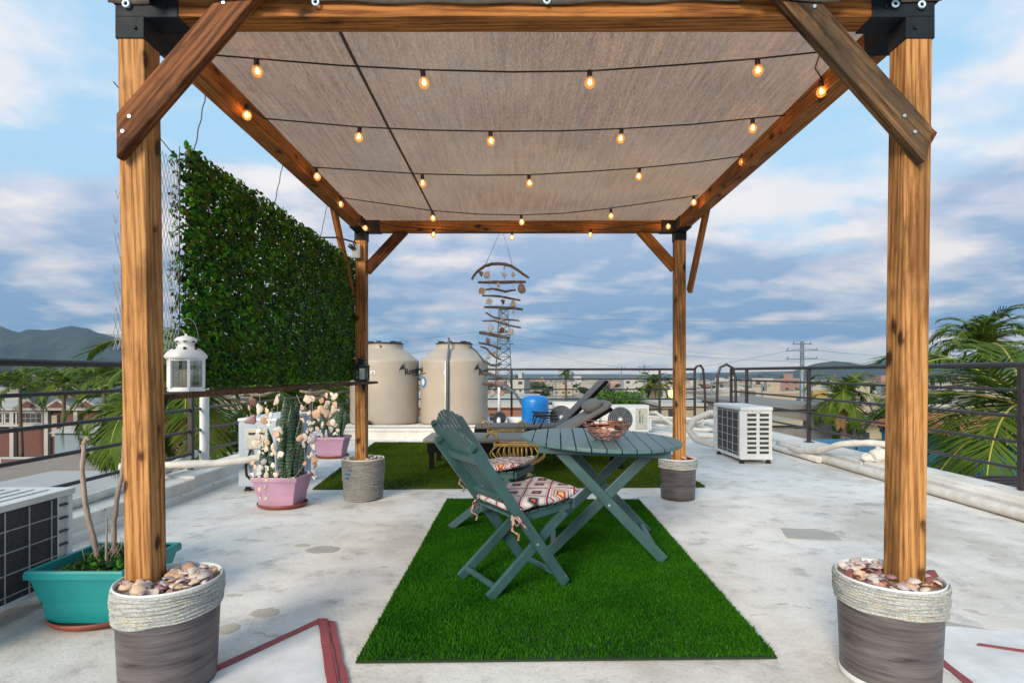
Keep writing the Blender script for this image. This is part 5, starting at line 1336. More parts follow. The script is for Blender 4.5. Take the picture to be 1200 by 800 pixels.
# ------------------------------------------------------------------ water tanks
def tank(label, cx, cy, r, seedrot, pipe=False):
    t = thing('water_tank', label, 'water tank', (cx, cy, .16), 0, 'beige water tanks on the raised slab')
    prof = [(.001, 0), (r-.05, 0), (r-.015, .012), (r, .05)]
    for k in range(12): prof.append((r+.0025*math.sin(k*1.3), .08+k*.085))
    prof += [(r+.004, 1.085), (r+.002, 1.11), (r-.02, 1.13)]
    prof += [(r-.06, 1.155), (.40, 1.285), (.335, 1.315), (.32, 1.33), (.318, 1.40), (.325, 1.412), (.30, 1.420)]
    m = MB(); m.lathe(prof, n=96); m.build('tank_body', TANK, t)
    m = MB(); m.lathe([(.325, 1.405), (.332, 1.41), (.332, 1.425), (.30, 1.432), (.22, 1.44), (.001, 1.445)], n=48)
    for k in range(6): a = k*math.pi/3+.3; m.box((.24*math.cos(a), .24*math.sin(a), 1.445), (.10, .05, .03), rotz(a))
    m.build('tank_lid', BLACKP, t)
    def wrap(me, a0, z0, off, tiltz=.12):
        for v in me.vertices:
            x, y, e = v.co; a = a0+x/r; rr = r+off+e
            v.co = (rr*math.sin(a), -rr*math.cos(a), z0+y+x*tiltz)
    for a0 in seedrot:
        me = text_mesh('Rotoplas', .15, 0, True); 
        import bmesh
        bm = bmesh.new(); bm.from_mesh(me); bmesh.ops.triangulate(bm, faces=bm.faces[:]); bmesh.ops.subdivide_edges(bm, edges=[e for e in bm.edges if e.calc_length() > .03], cuts=2, use_grid_fill=False); bm.to_mesh(me); bm.free()
        wrap(me, a0, .86, .007); me.materials.clear(); me.materials.append(INK)
        o = bpy.data.objects.new('printed_name', me); COL.objects.link(o); o.parent = t
        # thin line of tiny print below the name
        rr = random.Random(4); vs = []; fs = []; x = .20
        while x < .62:
            w_ = rr.uniform(.012, .03)
            for xx in (x, x+w_):
                for dz in (0, .016): a = a0+xx/r; vs.append(((r+.007)*math.sin(a), -(r+.007)*math.cos(a), .815+dz+xx*.12))
            q = len(vs)-4; fs.append((q, q+1, q+3, q+2)); x += w_+rr.uniform(.004, .012)
        m = MB(); m.add(vs, fs); m.build('printed_slogan', INK, t, recalc=False)
        m = MB()
        for k in range(4):
            # plume strokes of the emblem
            q = [(-.115+.02*k, -.07), (-.10+.012*k, .01+.005*k), (-.06+.012*k, .075-.012*k), (.005+.008*k, .125-.036*k)]
            ww = [.004, .016, .018, .012]; N = 9; vs = []; fs = []
            for i in range(N+1):
                s_ = i/N*3; j = min(2, int(s_)); f_ = s_-j; x = q[j][0]*(1-f_)+q[j+1][0]*f_; z = q[j][1]*(1-f_)+q[j+1][1]*f_; w_ = ww[j]*(1-f_)+ww[j+1]*f_
                for dz in (-w_/2, w_/2):
                    a = a0+x/r; vs.append(((r+.008+.0006*k)*math.sin(a), -(r+.008+.0006*k)*math.cos(a), .94+z+dz))
            for i in range(N): fs.append((i*2, i*2+1, i*2+3, i*2+2))
            m.add(vs, fs)
        m.build('printed_emblem', INK, t, recalc=False)
    def sticker(a0, z0, w_, h_, mat, name, off=.006):
        vs = []; N = 8
        for i in range(N+1):
            for z in (0, 1):
                a = a0+(i/N-.5)*w_/r; vs.append(((r+off)*math.sin(a), -(r+off)*math.cos(a), z0+z*h_))
        m = MB(); m.add(vs, [(i*2, i*2+1, i*2+3, i*2+2) for i in range(N)]); m.build(name, mat, t, recalc=False)
    sticker(-.10 if not pipe else -.12, .885, .075, .05, WHITE_P, 'label_plate'); sticker(-.10 if not pipe else -.12, .89, .03, .03, PIPEG, 'label_mark', .008)
    if pipe:
        # round blue sticker
        vs = [((r+.008)*math.sin(-.98), -(r+.008)*math.cos(-.98), .74)]; N = 20
        for k in range(N):
            x, z = .10*math.cos(k*2*math.pi/N), .10*math.sin(k*2*math.pi/N); a = -.98+x/r; vs.append(((r+.008)*math.sin(a), -(r+.008)*math.cos(a), .74+z))
        m = MB(); m.add(vs, [(0, 1+k, 1+(k+1) % N) for k in range(N)]); m.build('round_sticker', BLUESTK, t, recalc=False)
        vs = [((r+.010)*math.sin(-.98), -(r+.010)*math.cos(-.98), .74)]
        for k in range(N):
            x, z = .06*math.cos(k*2*math.pi/N), .06*math.sin(k*2*math.pi/N); a = -.98+x/r; vs.append(((r+.010)*math.sin(a), -(r+.010)*math.cos(a), .74+z))
        m = MB(); m.add(vs, [(0, 1+k, 1+(k+1) % N) for k in range(N)]); m.build('sticker_centre', WHITE_P, t, recalc=False)
        m = MB(); x = -.045; m.tube([(x, -r-.035, .0), (x, -r-.035, 1.10), (x+.0, -r-.02, 1.14), (x+.0, -.46, 1.3), (x+.0, -.44, 1.50)], .020, 10); m.build('fill_pipe', PIPEG, t)
        m = MB(); m.tube([(x-.035, -r-.03, .0), (x-.035, -r-.03, 1.08)], .013, 8); m.build('white_pipe', WHITE_P, t)
        m = MB(); m.tube([(.3, -.12, 1.36), (.42, -.3, 1.27), (.5, -.35, 1.16), (.56, -.34, 1.08)], .010, 8); m.build('cable', CORDM, t)
    else:
        m = MB(); m.tube([(.0, -.31, 1.36), (.0, -.335, 1.36)], .02, 10); m.build('inlet', BLACKP, t)
    m = MB(); m.tube([(-.13, -r+.02, .05), (-.13, -r-.05, .05)], .028, 10); m.box((-.13, -r-.06, .075), (.07, .05, .05)); m.build('outlet_valve', BLACKP, t)
    m = MB(); m.bx(-.22, -.04, -r-.10, -r-.02, .0, .022); m.build('valve_pipe', PIPEW, t)
BLUESTK = pm('blue_sticker', (.02, .25, .55), None, 10, .4, 0, 0)
tank('left beige water tank, partly behind the back left pergola post', P(451, 0, 10.12).x, 10.12, .60, [R(46)])
tank('right beige water tank with a thin vertical grey pipe up its front', P(532.5, 0, 10.12).x, 10.12, .60, [R(50), R(-108)], True)
# blue pressure tank + pump + pipes
t = thing('pressure_tank', 'bright blue pressure tank on the raised slab, right of the water tanks', 'tank', (P(627, 0, 9.5).x, 9.5, .16))
r = .228
m = MB(); m.lathe([(r-.03, .035), (r, .06), (r, .42), (r-.006, .455), (r-.03, .49), (r-.08, .513), (.05, .525), (.001, .527)], n=48); m.build('vessel', BLUETANK, t)
m = MB(); m.lathe([(.16, 0), (.17, .0), (.165, .04), (.14, .05)], n=32); m.build('foot_ring', BLACKP, t)
t = thing('water_pump', 'black water pump with a white pipe, between the right water tank and the blue tank', 'pump', (P(585, 0, 9.6).x, 9.6, .16))
m = MB(); m.tube([(0, -.10, .13), (0, .16, .13)], .115, 24, smooth=False); m.tube([(-.16, 0, .15), (0, 0, .15)], .06, 16, smooth=False); m.bx(-.12, .12, -.05, .12, 0, .03); m.build('motor', BLACKP, t, .008)
m = MB(); m.tube([(0, -.12, .13), (0, -.20, .12), (0, -.21, .0)], .034, 10); m.tube([(0, .0, .2), (0, .0, .62), (.0, .0, .68)], .027, 10); m.build('white_pipe', WHITE_P, t)
m = MB(); m.tube([(0, 0, .64), (.1, 0, .66), (.25, 0, .58), (.36, .02, .42), (.42, .04, .30)], .024, 10); m.build('hose', PIPEG, t)
t2 = MB(); t2.bx(.0, .26, 0, .2, 0, .13); o = t2.build('valve_box', WHITE_P, bevel=.01); o.location = (P(598, 0, 9.8).x-.05, 9.75, .16); tag(o, 'small white plastic box beside the black pump', 'box')

# pipes lying about
def pipe(label, pts, r, mat=PIPEW, n=10, wobble=0):
    out = []
    pts = [Vector(p) for p in pts]
    for i in range(len(pts)-1):
        for k in range(4):
            p = pts[i].lerp(pts[i+1], k/4)
            if wobble: p += Vector((mnoise.noise(p*7)*wobble, mnoise.noise(p*7+Vector((9, 0, 0)))*wobble, mnoise.noise(p*7+Vector((0, 9, 0)))*wobble*.4))
            out.append(p)
    out.append(pts[-1])
    m = MB(); m.tube(out, [r*(1+(.18*mnoise.noise(p*23) if wobble else 0)) for p in out], n); return tag(m.build('pipe', mat), label, 'pipe')
pipe('thick white pipe lying along the foot of the right kerb', [(3.64, -1.5, .05), (3.62, 3.0, .05), (3.60, 6.0, .05), (3.60, 10.8, .05)], .045, PIPEW, 14, .01)
pipe('second white pipe beside the thick one along the right kerb', [(3.53, 6.6, .045), (3.50, 8.2, .045), (3.45, 10.9, .045)], .038, PIPEW, 12, .012)
pipe('white foam-wrapped pipe arching over the right kerb beside the outdoor unit with louvres', [(3.55, 7.7, .10), (3.50, 7.0, .10), (3.54, 6.6, .16), (3.62, 6.3, .27), (3.78, 6.1, .31), (3.92, 5.95, .30), (4.0, 5.85, .22)], .036, PIPEW, 12, .02)
m = MB()
def lump(x, y, z, r, s_):
    vs = []; N = 22; M2 = 14
    for j in range(M2+1):
        for i in range(N):
            d_ = Vector((math.sin(math.pi*j/M2)*math.cos(2*math.pi*i/N), math.sin(math.pi*j/M2)*math.sin(2*math.pi*i/N), math.cos(math.pi*j/M2)))
            q = r*(1+.38*mnoise.noise(d_*1.6+Vector((s_, 0, 0)))+.22*mnoise.noise(d_*4+Vector((s_, 3, 0)))+.1*mnoise.noise(d_*9)); vs.append((x+d_.x*q*1.2, y+d_.y*q*1.2, z+d_.z*q*.9))
    m.add(vs, [(j*N+i, j*N+(i+1) % N, (j+1)*N+(i+1) % N, (j+1)*N+i) for j in range(M2) for i in range(N)], 0, True)
lump(3.83, 5.97, .19, .085, 1); lump(3.74, 6.02, .16, .06, 5); lump(3.96, 5.85, .24, .085, 9); lump(3.90, 5.88, .16, .08, 12)
for (x, y, z, r) in () and ((3.78, 6.0, .17, .075), (3.88, 5.9, .20, .075), (3.95, 5.82, .25, .06), (3.68, 6.03, .15, .055), (3.98, 5.95, .16, .07)):
    m.lathe([(.001, -r)]+[(r*math.sin(k*math.pi/8), -r*math.cos(k*math.pi/8)) for k in range(1, 8)]+[(.001, r)], (x, y, z), 14, wob=lambda X, Y, Z, a: (X*(1+.25*math.sin(a*3+x*40)), Y, Z*(1+.2*math.cos(a*2+y*30))))
tag(m.build('foam_lump', PIPEW), 'lumpy pale foam seal on top of the right kerb', 'foam')
pipe('pale curved duct bending down behind the louvred outdoor unit', [(2.95, 7.6, .50), (2.70, 7.9, .50), (2.50, 8.0, .40), (2.42, 8.0, .25), (2.50, 7.9, .12), (2.66, 7.6, .09)], .045, PIPEW, 12, .01)
pipe('white sagging pipe crossing in front of the pale blue air conditioner at left', [(-3.35, 4.75, .27), (-2.9, 4.8, .285), (-2.6, 4.86, .285), (-2.35, 4.92, .31), (-2.22, 4.96, .33)], .033, PIPEW, 12, .008)
pipe('white pipe slanting down from the left railing', [(-3.06, 5.35, .30), (-3.08, 4.9, .22), (-3.05, 4.4, .18), (-3.0, 3.6, .18)], .035, PIPEW, 12)
pipe('upright white pipe strapped to the left railing post', [(-3.03, 5.45, .16), (-3.03, 5.45, .97)], .042, WHITE_P, 14)
for i, (lab, pts, r) in enumerate((
    ('long white pipe lying on the roof behind the back right post', [(1.9, 9.3, .04), (2.9, 9.2, .04), (3.5, 9.0, .04)], .045),
    ('thin white pipe lying behind the thick one near the back right post', [(2.4, 10.3, .12), (3.1, 10.1, .05), (3.5, 10.0, .05)], .03),
    ('white hose curving down beside the fan unit with the beige panel', [(2.3, 10.4, .30), (2.5, 10.2, .34), (2.62, 9.9, .22), (2.75, 9.5, .08), (3.0, 9.4, .06)], .03),
    ('pale grey conduit across the far end of the roof', [(2.3, 10.9, .22), (2.7, 10.9, .20), (3.3, 10.8, .18), (3.5, 10.8, .1)], .025),
    ('white pipe bundle lying farthest back under the end railing', [(1.2, 11.2, .14), (2.4, 11.2, .16), (3.6, 11.15, .14)], .04))):
    pipe(lab, pts, r, PIPEW, 10, .02)
pipe('grey conduit along the top edge of the tank slab', [(-2.95, 9.1, .20), (-1.0, 9.12, .20), (.5, 9.1, .20)], .018, PIPEW, 8)

# ------------------------------------------------------------------ driftwood and shell mobile
wc = thing('driftwood_mobile', 'hanging mobile of driftwood sticks and seashells under the back beam', 'wind chime', (P(586, 272, 4.72)))
org = P(586, 272, 4.72); DW = 4.72
def wp(x, y, dy=0): return P(540+x/5, 270+y/5, DW)+Vector((0, dy, 0))-org
sticks = [([(65, 287), (80, 258), (100, 235), (140, 208), (180, 198), (220, 197), (262, 200), (300, 210), (340, 235), (370, 258), (398, 277)], .0125),
 ([(100, 302), (190, 303), (280, 304), (380, 302)], .0125), ([(148, 348), (185, 343), (225, 350), (260, 358), (290, 351), (320, 347)], .009), ([(125, 382), (230, 385), (290, 397), (348, 408)], .009),
 ([(135, 447), (220, 449), (300, 456), (363, 463)], .011), ([(145, 480), (190, 508), (250, 522), (343, 528)], .007), ([(128, 530), (200, 530), (280, 555), (352, 570)], .007),
 ([(107, 597), (150, 603), (220, 618), (285, 630)], .014), ([(105, 657), (170, 670), (235, 692)], .009), ([(115, 680), (150, 690), (175, 720), (200, 740), (235, 757)], .008), ([(140, 768), (175, 788), (210, 790), (240, 780)], .010),
 ([(125, 835), (170, 840), (240, 868)], .013), ([(128, 898), (180, 903), (245, 915)], .012)]
for k, (pts, r_) in enumerate(sticks):
    m = MB(); out = []
    for i in range(len(pts)-1):
        for q in range(4): a = wp(*pts[i]); b_ = wp(*pts[i+1]); out.append(a.lerp(b_, q/4)+Vector((0, .015*math.sin(k*2+i), 0)))
    out.append(wp(*pts[-1])); n_ = len(out)
    m.tube(out, [r_*(.75+.35*math.sin(math.pi*(i+1)/(n_+1)))*(1+.22*mnoise.noise(Vector((i*.9, k*3, 0)))) for i in range(n_)], 8); m.build('driftwood_stick', DRIFT, wc)
m = MB()
m.tube([(0+.0, 0, 0), wp(142, 207)], .0022, 4); m.tube([(0.0, 0, 0), (.025, 0, 0), wp(305, 212)], .0022, 4)
for x, y0_, y1_, x1_ in ((165, 203, 600, 175), (255, 200, 300, 255), (306, 215, 350, 306), (312, 405, 460, 310), (225, 303, 350, 225), (245, 385, 620, 243), (290, 528, 630, 290), (160, 600, 900, 175), (215, 690, 910, 225), (185, 900, 1010, 185)):
    m.tube([wp(x, y0_, -.004), wp(x1_, y1_, -.004)], .0014, 4)
m.build('string', STRING, wc)
for (x, y, s_, mat, k) in ((120, 256, 17, SH_GREY, 'conch'), (153, 265, 23, SH_CREAM, 'cockle'), (255, 222, 9, SH_CREAM, 'cockle'), (255, 265, 16, SH_CREAM, 'conch'), (307, 262, 14, SH_CREAM, 'cockle'), (222, 322, 15, SH_CREAM, 'conch'), (126, 358, 25, SH_PEACH, 'scallop'),
    (357, 345, 32, SH_GREY, 'cockle'), (168, 422, 23, SH_CREAM, 'scallop'), (248, 420, 15, SH_RED, 'conch'), (305, 435, 24, SH_CREAM, 'conch'), (307, 480, 11, SH_CREAM, 'cockle'), (240, 485, 10, SH_PEACH, 'cockle'), (240, 530, 13, SH_CREAM, 'conch'),
    (176, 578, 22, SH_CREAM, 'conch'), (243, 587, 20, SH_RED, 'scallop'), (291, 600, 22, SH_CREAM, 'conch'), (160, 647, 18, SH_GREY, 'cockle'), (196, 718, 14, SH_PEACH, 'scallop'), (160, 742, 16, SH_CREAM, 'conch'), (186, 955, 22, SH_CREAM, 'conch'), (243, 955, 17, SH_PEACH, 'scallop')):
    new_shell(k, mat, s_*DW/F/5*.98, wp(x, y, -.02), (R(90)+rnd.uniform(-.3, .3), rnd.uniform(-1, 1), rnd.uniform(-.4, .4)), wc)
# ------------------------------------------------------------------ the town below
GZ = -8.0
SL = .012
def gz(y): return GZ-SL*max(0, y-20)
m, n, l, b = nt('town_ground')
v = coords(n, l); f1 = noise(n, l, v, .03, 6, .65); f2 = noise(n, l, v, .35, 5, .7)
r = ramp(n, [(.38, (.045, .075, .03)), (.46, (.09, .10, .055)), (.52, (.28, .24, .19)), (.60, (.36, .33, .28)), (.68, (.07, .09, .04))]); l.new(f1, r.inputs[0])
c = mixc(n, l, ramp_out(n, l, f2, [(.4, 0), (.6, .6)]), r.outputs[0], (.16, .15, .12))
l.new(c, b.inputs['Base Color']); b.inputs['Roughness'].default_value = .95; TOWNG = m
m = MB(); m.add([(-9000, -60, GZ), (9000, -60, GZ), (9000, 20, GZ), (-9000, 20, GZ), (9000, 9000, gz(9000)), (-9000, 9000, gz(9000))], [(0, 1, 2, 3), (3, 2, 4, 5)])
tag(m.build('ground', TOWNG), kind='structure')
ASPH = pm('road_asphalt', (.12, .12, .12), (.09, .09, .09), 1, .9, 0, .1)
def road(x0, y0, x1, y1, w):
    a = Vector((x0, y0, gz(y0))); b_ = Vector((x1, y1, gz(y1))); s_ = (b_-a).cross(Vector((0, 0, 1))).normalized()*w/2; z = Vector((0, 0, .02))
    m = MB(); m.add([a-s_+z, a+s_+z, b_+s_+z, b_-s_+z], [(0, 1, 2, 3)]); tag(m.build('road', ASPH), kind='structure')
road(22, 60, 26, 300, 7); road(-70, 50, 60, 50, 6)
# hills
def hill(name, prof, D, depth, mat, seed, base_z=GZ, rough=.06):
    """prof: list of (px, py) ridge in the photo; a terrain strip at distance D, sloping to both sides"""
    nx = 160; ny = 26; vs = []; fs = []; base_z = gz(D+depth*.4)-4
    px0, px1 = prof[0][0], prof[-1][0]
    def ridge(px):
        for i in range(len(prof)-1):
            if prof[i][0] <= px <= prof[i+1][0]:
                t_ = (px-prof[i][0])/(prof[i+1][0]-prof[i][0]); t_ = t_*t_*(3-2*t_); return prof[i][1]*(1-t_)+prof[i+1][1]*t_
        return prof[-1][1]
    for j in range(ny+1):
        v_ = j/ny; yy = D+depth*(v_-.6)
        for i in range(nx+1):
            px = px0+(px1-px0)*i/nx; H = (HY-ridge(px))*D/F+CAMZ-base_z; x = (px-CX)/F*D*(yy/D)
            s_ = math.sin(min(1, v_/.6)*math.pi/2)**1.2 if v_ < .6 else math.cos((v_-.6)/.4*math.pi/2)
            nz = mnoise.fractal(Vector((x/D*9+seed, yy/D*9, seed)), .9, 2.1, 6)
            rg = 1-abs(mnoise.noise(Vector((x/D*16+seed, yy/D*5, 2))))*1.3
            vs.append((x, yy, base_z+H*s_*(1+nz*rough*(1-abs(v_-.6)*.5))-H*.22*max(0, s_*(1-s_))*3*(1-rg)))
    for j in range(ny):
        for i in range(nx): a = j*(nx+1)+i; fs.append((a, a+1, a+nx+2, a+nx+1))
    m = MB(); m.add(vs, fs, 0, True); return tag(m.build(name, mat), kind='structure')
def hillmat(name, c1, c2, c3, sc_):
    m, n, l, b = nt(name); v = coords(n, l, (1, 1, 1)); f = noise(n, l, v, sc_, 8, .7); f2 = noise(n, l, v, sc_*14, 4, .7)
    r = ramp(n, [(.35, c2), (.55, c1), (.74, c3)]); l.new(math_(n, l, 'ADD', math_(n, l, 'MULTIPLY', f, .6), math_(n, l, 'MULTIPLY', f2, .4)), r.inputs[0])
    l.new(r.outputs[0], b.inputs['Base Color']); b.inputs['Roughness'].default_value = 1; bump(n, l, b, f2, 1, 12); return m
HM1 = hillmat('scrub_hillside', (.035, .060, .062), (.018, .034, .040), (.10, .11, .085), .004)
HM2 = hillmat('scrub_hillside_far', (.07, .09, .06), (.04, .06, .05), (.12, .12, .09), .002)
hill('hills', [(-1300, 440), (-1000, 428), (-700, 408), (-520, 415), (-380, 396), (-220, 400), (-120, 380), (-60, 392), (0, 384), (20, 389), (36, 385), (48, 388), (62, 387), (82, 384), (100, 386), (122, 393), (140, 397), (170, 408), (205, 418), (250, 428), (300, 434), (340, 438)], 2600, 1500, HM1, 1)
hill('hills', [(820, 437), (850, 438), (880, 439), (896, 436.5), (915, 438), (930, 434), (950, 428), (963, 425), (976, 423.5), (992, 424.5), (1015, 428), (1035, 421), (1050, 418), (1075, 414), (1110, 420), (1150, 415), (1210, 408), (1300, 400), (1450, 410), (1700, 402), (2000, 425), (2300, 440)], 3000, 1600, HM1, 2)
hill('hills', [(-200, 433), (100, 435), (300, 438), (450, 437), (560, 438.5), (650, 438), (760, 438.5), (850, 436), (950, 434), (1100, 431), (1300, 428)], 6500, 1500, HM2, 3)
m, n, l, b = nt('bare_earth_scar'); b.inputs['Base Color'].default_value = (.42, .32, .23, 1)
# houses ---------------------------------------------------------------
WC = {'white': (.62, .62, .60), 'cream': (.55, .48, .36), 'pink': (.50, .30, .26), 'terracotta': (.42, .17, .09), 'grey': (.30, .30, .29), 'mint': (.25, .45, .38), 'ochre': (.55, .36, .14), 'pale blue': (.32, .42, .50)}
WC = {k: tuple(x*.60 for x in c) for k, c in WC.items()}
WM = {k: pm('wall_'+k.replace(' ', '_'), c, tuple(x*.85 for x in c), .6, .85, 0, .1, wear=(tuple(x*.6 for x in c), .3)) for k, c in WC.items()}
ROOFM = {'white': WM['white'], 'grey': WM['grey'], 'terracotta': WM['terracotta'], 'cream': WM['cream']}
WIN = pm('dark_window', (.03, .035, .045), (.05, .055, .065), 3, .2, 0, 0)
BLACKT = BLACKP
r_ = random.Random(42)
def region(px):
    if px < 140: return 'at the left edge'
    if px < 410: return 'behind the left railing'
    if px < 500: return 'behind the water tanks'
    if px < 600: return 'below the lattice tower'
    if px < 700: return 'above the blue tank'
    if px < 790: return 'left of the back right post'
    if px < 870: return 'behind the ladder hoops'
    if px < 960: return 'by the steel pole'
    if px < 1045: return 'behind the right railing'
    return 'at the right edge'
def house(X, Y, w, d, h, wall, roof, near, rot=0, label=None):
    px = CX+X/Y*F
    storeys = 'one-storey' if h < 3.6 else ('two-storey' if h < 6.6 else 'three-storey')
    far = 'nearby' if Y < 130 else ('in mid distance' if Y < 330 else 'far off')
    lab = label or '%s %s house with %s roof %s, %s' % (storeys, wall, roof, far, region(px))
    grp = 'houses of the distant town'
    def win_boxes(w, d, h):
        out = []; rows_ = max(1, int(h/2.9)); nn_ = max(1, int(w/3.2))
        for rr in range(rows_):
            for q in range(nn_):
                x = -w/2+(q+.5)*w/nn_+r_.uniform(-.3, .3); z = 1.1+rr*2.9; ww = r_.choice((.8, 1.1, 1.6)); out.append((x, z, ww, 1.1))
        return out
    if near:
        t = thing('house', lab, 'house', (X, Y, gz(Y)-.1), rot, grp)
        m = MB(); m.bx(-w/2, w/2, 0, d, 0, h); m.build('wall', WM[wall], t)
        m = MB(); e = .15
        m.bx(-w/2-e, w/2+e, -e, .15, h, h+.5); m.bx(-w/2-e, w/2+e, d-.15, d+e, h, h+.5); m.bx(-w/2-e, -w/2+.15, .15, d-.15, h, h+.5); m.bx(w/2-.15, w/2+e, .15, d-.15, h, h+.5); m.bx(-w/2+.15, w/2-.15, .15, d-.15, h, h+.06)
        rf = m.build('roof', ROOFM.get(roof, WM['white']), t)
        if r_.random() < .6:
            m = MB(); x = r_.uniform(-w/3, w/3); m.lathe([(.5, .06), (.55, .1), (.55, 1.0), (.2, 1.25), (.2, 1.35), (.001, 1.36)], (x, d*.5, h), 14); m.build('roof_tank', BLACKT if r_.random() < .6 else TANK, rf)
        if r_.random() < .4:
            m = MB(); x = r_.uniform(-w/3, w/5); m.bx(x, x+2.4, d*.3, d*.3+2.2, h+.061, h+2.3); m.build('stair_room', WM[wall], rf)
        for (x, z, ww, hh) in win_boxes(w, d, h):
            m = MB(); m.bx(x-ww/2, x+ww/2, -.04, .02, z, z+hh); f_ = m.build('window', WIN, t)
            m = MB(); m.bx(x-ww/2-.08, x+ww/2+.08, -.10, -.045, z-.12, z-.02); m.build('sill', WM['white'], f_)
        m = MB(); m.bx(-w/2+.4, -w/2+1.3, -.05, .02, 0, 2.1); m.build('door', WM['grey'], t)
        return t
    m = MB(); m.bx(-w/2, w/2, 0, d, 0, h); m.bx(-w/2-.1, w/2+.1, -.1, .2, h, h+.4, 1); m.bx(-w/2+.2, w/2-.2, .2, d, h, h+.08, 1)
    if r_.random() < .5: x = r_.uniform(-w/3, w/4); m.bx(x, x+w*.22, d*.3, d*.6, h+.09, h+r_.uniform(1.2, 2.6), 0)
    if r_.random() < .4: x = r_.uniform(-w/3, w/4); m.lathe([(.6, 0.1), (.6, 1.2), (.001, 1.5)], (x, d*.5, h), 8, 3)
    for (x, z, ww, hh) in win_boxes(w, d, h): m.bx(x-ww/2, x+ww/2, -.06, .02, z, z+hh, 2)
    o = m.build('house', [WM[wall], ROOFM.get(roof, WM['white']), WIN, BLACKT]); o.location = (X, Y, gz(Y)-.1); o.rotation_euler = (0, 0, rot)
    return tag(o, lab, 'house', grp)
occupied = []
D = 46.0
walls = ['white']*7+['cream']*4+['pink']*2+['grey']*3+['terracotta', 'mint', 'ochre', 'pale blue']
while D < 1050:
    X = (-40-CX)/F*D
    while X < (1240-CX)/F*D:
        px = CX+X/D*F
        w = r_.uniform(6, 14)*(1 if D < 300 else 1.35); gap = r_.uniform(.5, 14)*(1 if D < 200 else 1.5)
        skip = (px < 150 and D < 95) or (840 < px < 1200 and D < 60) or r_.random() < .16
        Y = D+r_.uniform(-.08, .12)*D
        if abs(X+w/2-24) < 9 and Y < 300: skip = True
        if not skip:
            h = r_.choice((3.0, 3.2, 5.6, 5.9, 6.2, 3.4) if D > 90 else (3.0, 3.2, 5.6, 5.8))
            if r_.random() < .07 and D > 150: h = 8.8
            house(X+w/2, Y, w, r_.uniform(7, 12), h, r_.choice(walls), r_.choice(['white', 'white', 'white', 'grey', 'cream', 'terracotta']), D < 130, r_.uniform(-.35, .35))
        X += w+gap
    D *= 1.27
# trees ----------------------------------------------------------------
def crown_mesh(name, seed, mats, n_leaf, lobes, ls):
    rr = random.Random(seed); vs = []; fs = []; mi = []
    L = []
    for k in range(lobes):
        a = rr.uniform(0, 6.28); q = rr.uniform(0, .62); L.append((q*math.cos(a), q*math.sin(a), rr.uniform(-.35, .5), rr.uniform(.32, .55)))
    for k in range(n_leaf):
        x, y, z, R0 = rr.choice(L); d_ = Vector((rr.gauss(0, 1), rr.gauss(0, 1), rr.gauss(0, 1))).normalized(); q = R0*(rr.random()**.35)
        c_ = Vector((x, y, z))+Vector((d_.x, d_.y, d_.z*.75))*q; s_ = ls*rr.uniform(.6, 1.3)
        nrm = (d_+Vector((rr.uniform(-.6, .6), rr.uniform(-.6, .6), rr.uniform(-.3, .8)))).normalized(); u_ = nrm.cross(Vector((rr.uniform(-1, 1), rr.uniform(-1, 1), .3))).normalized(); w_ = nrm.cross(u_); o_ = len(vs)
        for (a, b_) in ((0, -1), (.6, -.2), (.2, .9), (-.5, .4)): vs.append(tuple(c_+u_*a*s_+w_*b_*s_))
        fs.append((o_, o_+1, o_+2, o_+3)); mi.append(rr.randrange(len(mats)))
    me = bpy.data.meshes.new(name); me.from_pydata(vs, [], fs)
    for mm in mats: me.materials.append(mm)
    me.polygons.foreach_set('material_index', mi); me.update(); return me
CROWNS = [crown_mesh('crown', 10+i, [TREE1], 900, 7, .11) for i in range(3)]
CROWN_B = crown_mesh('crown', 30, [TREE2], 5000, 9, .055)
m = MB(); m.tube([(0, 0, 0), (.03, 0, .4), (0, .02, .8), (.03, 0, 1)], [.05, .04, .03, .015], 8); TRM = m.mesh('trunk', BARK)
def tree(X, Y, rw, top, label, me=None, group='trees of the distant town'):
    t = thing('tree', label, 'tree', (X, Y, gz(Y)), r_.uniform(0, 6), group)
    H = top-gz(Y); c_ = bpy.data.objects.new('crown', me or r_.choice(CROWNS)); COL.objects.link(c_); c_.parent = t; ch = min(H*.42, rw*.9); c_.location = (0, 0, H-ch*.95); c_.scale = (rw*1.15, rw*1.15, ch)
    k = bpy.data.objects.new('trunk', TRM); COL.objects.link(k); k.parent = t; k.scale = (4, 4, H*.8)
    return t
D = 50.0
while D < 700:
    X = (-30-CX)/F*D
    while X < (1230-CX)/F*D:
        px = CX+X/D*F; Y = D*r_.uniform(.93, 1.12)
        if not ((px < 150 and D < 80) or (840 < px < 1200 and D < 45)) and r_.random() < .86:
            rw = r_.uniform(2.0, 4.4)*(1 if D < 250 else 1.5); top = gz(Y)+r_.uniform(3.6, 6.8)
            far = 'nearby' if Y < 130 else ('in mid distance' if Y < 330 else 'far off')
            tree(X, Y, rw, top, '%s rounded green tree among houses %s, %s' % ('low' if top < gz(Y)+5 else 'taller', far, region(px)))
        X += r_.uniform(3, 13)*(1 if D < 200 else 2.2)
    D *= 1.36
for (px, py, D, rw, lab) in ((712, 458, 38, 2.0, 'bright green leafy tree just right of the raised lounger backrest'), (748, 466, 40, 2.3, 'bright green leafy tree above the fan unit with the beige panel'), (731, 461, 42, 1.9, 'bright green bush between the two bright green trees')):
    p = P(px, py, D); tree(p.x, D, rw, p.z+.35, lab, CROWN_B, None)

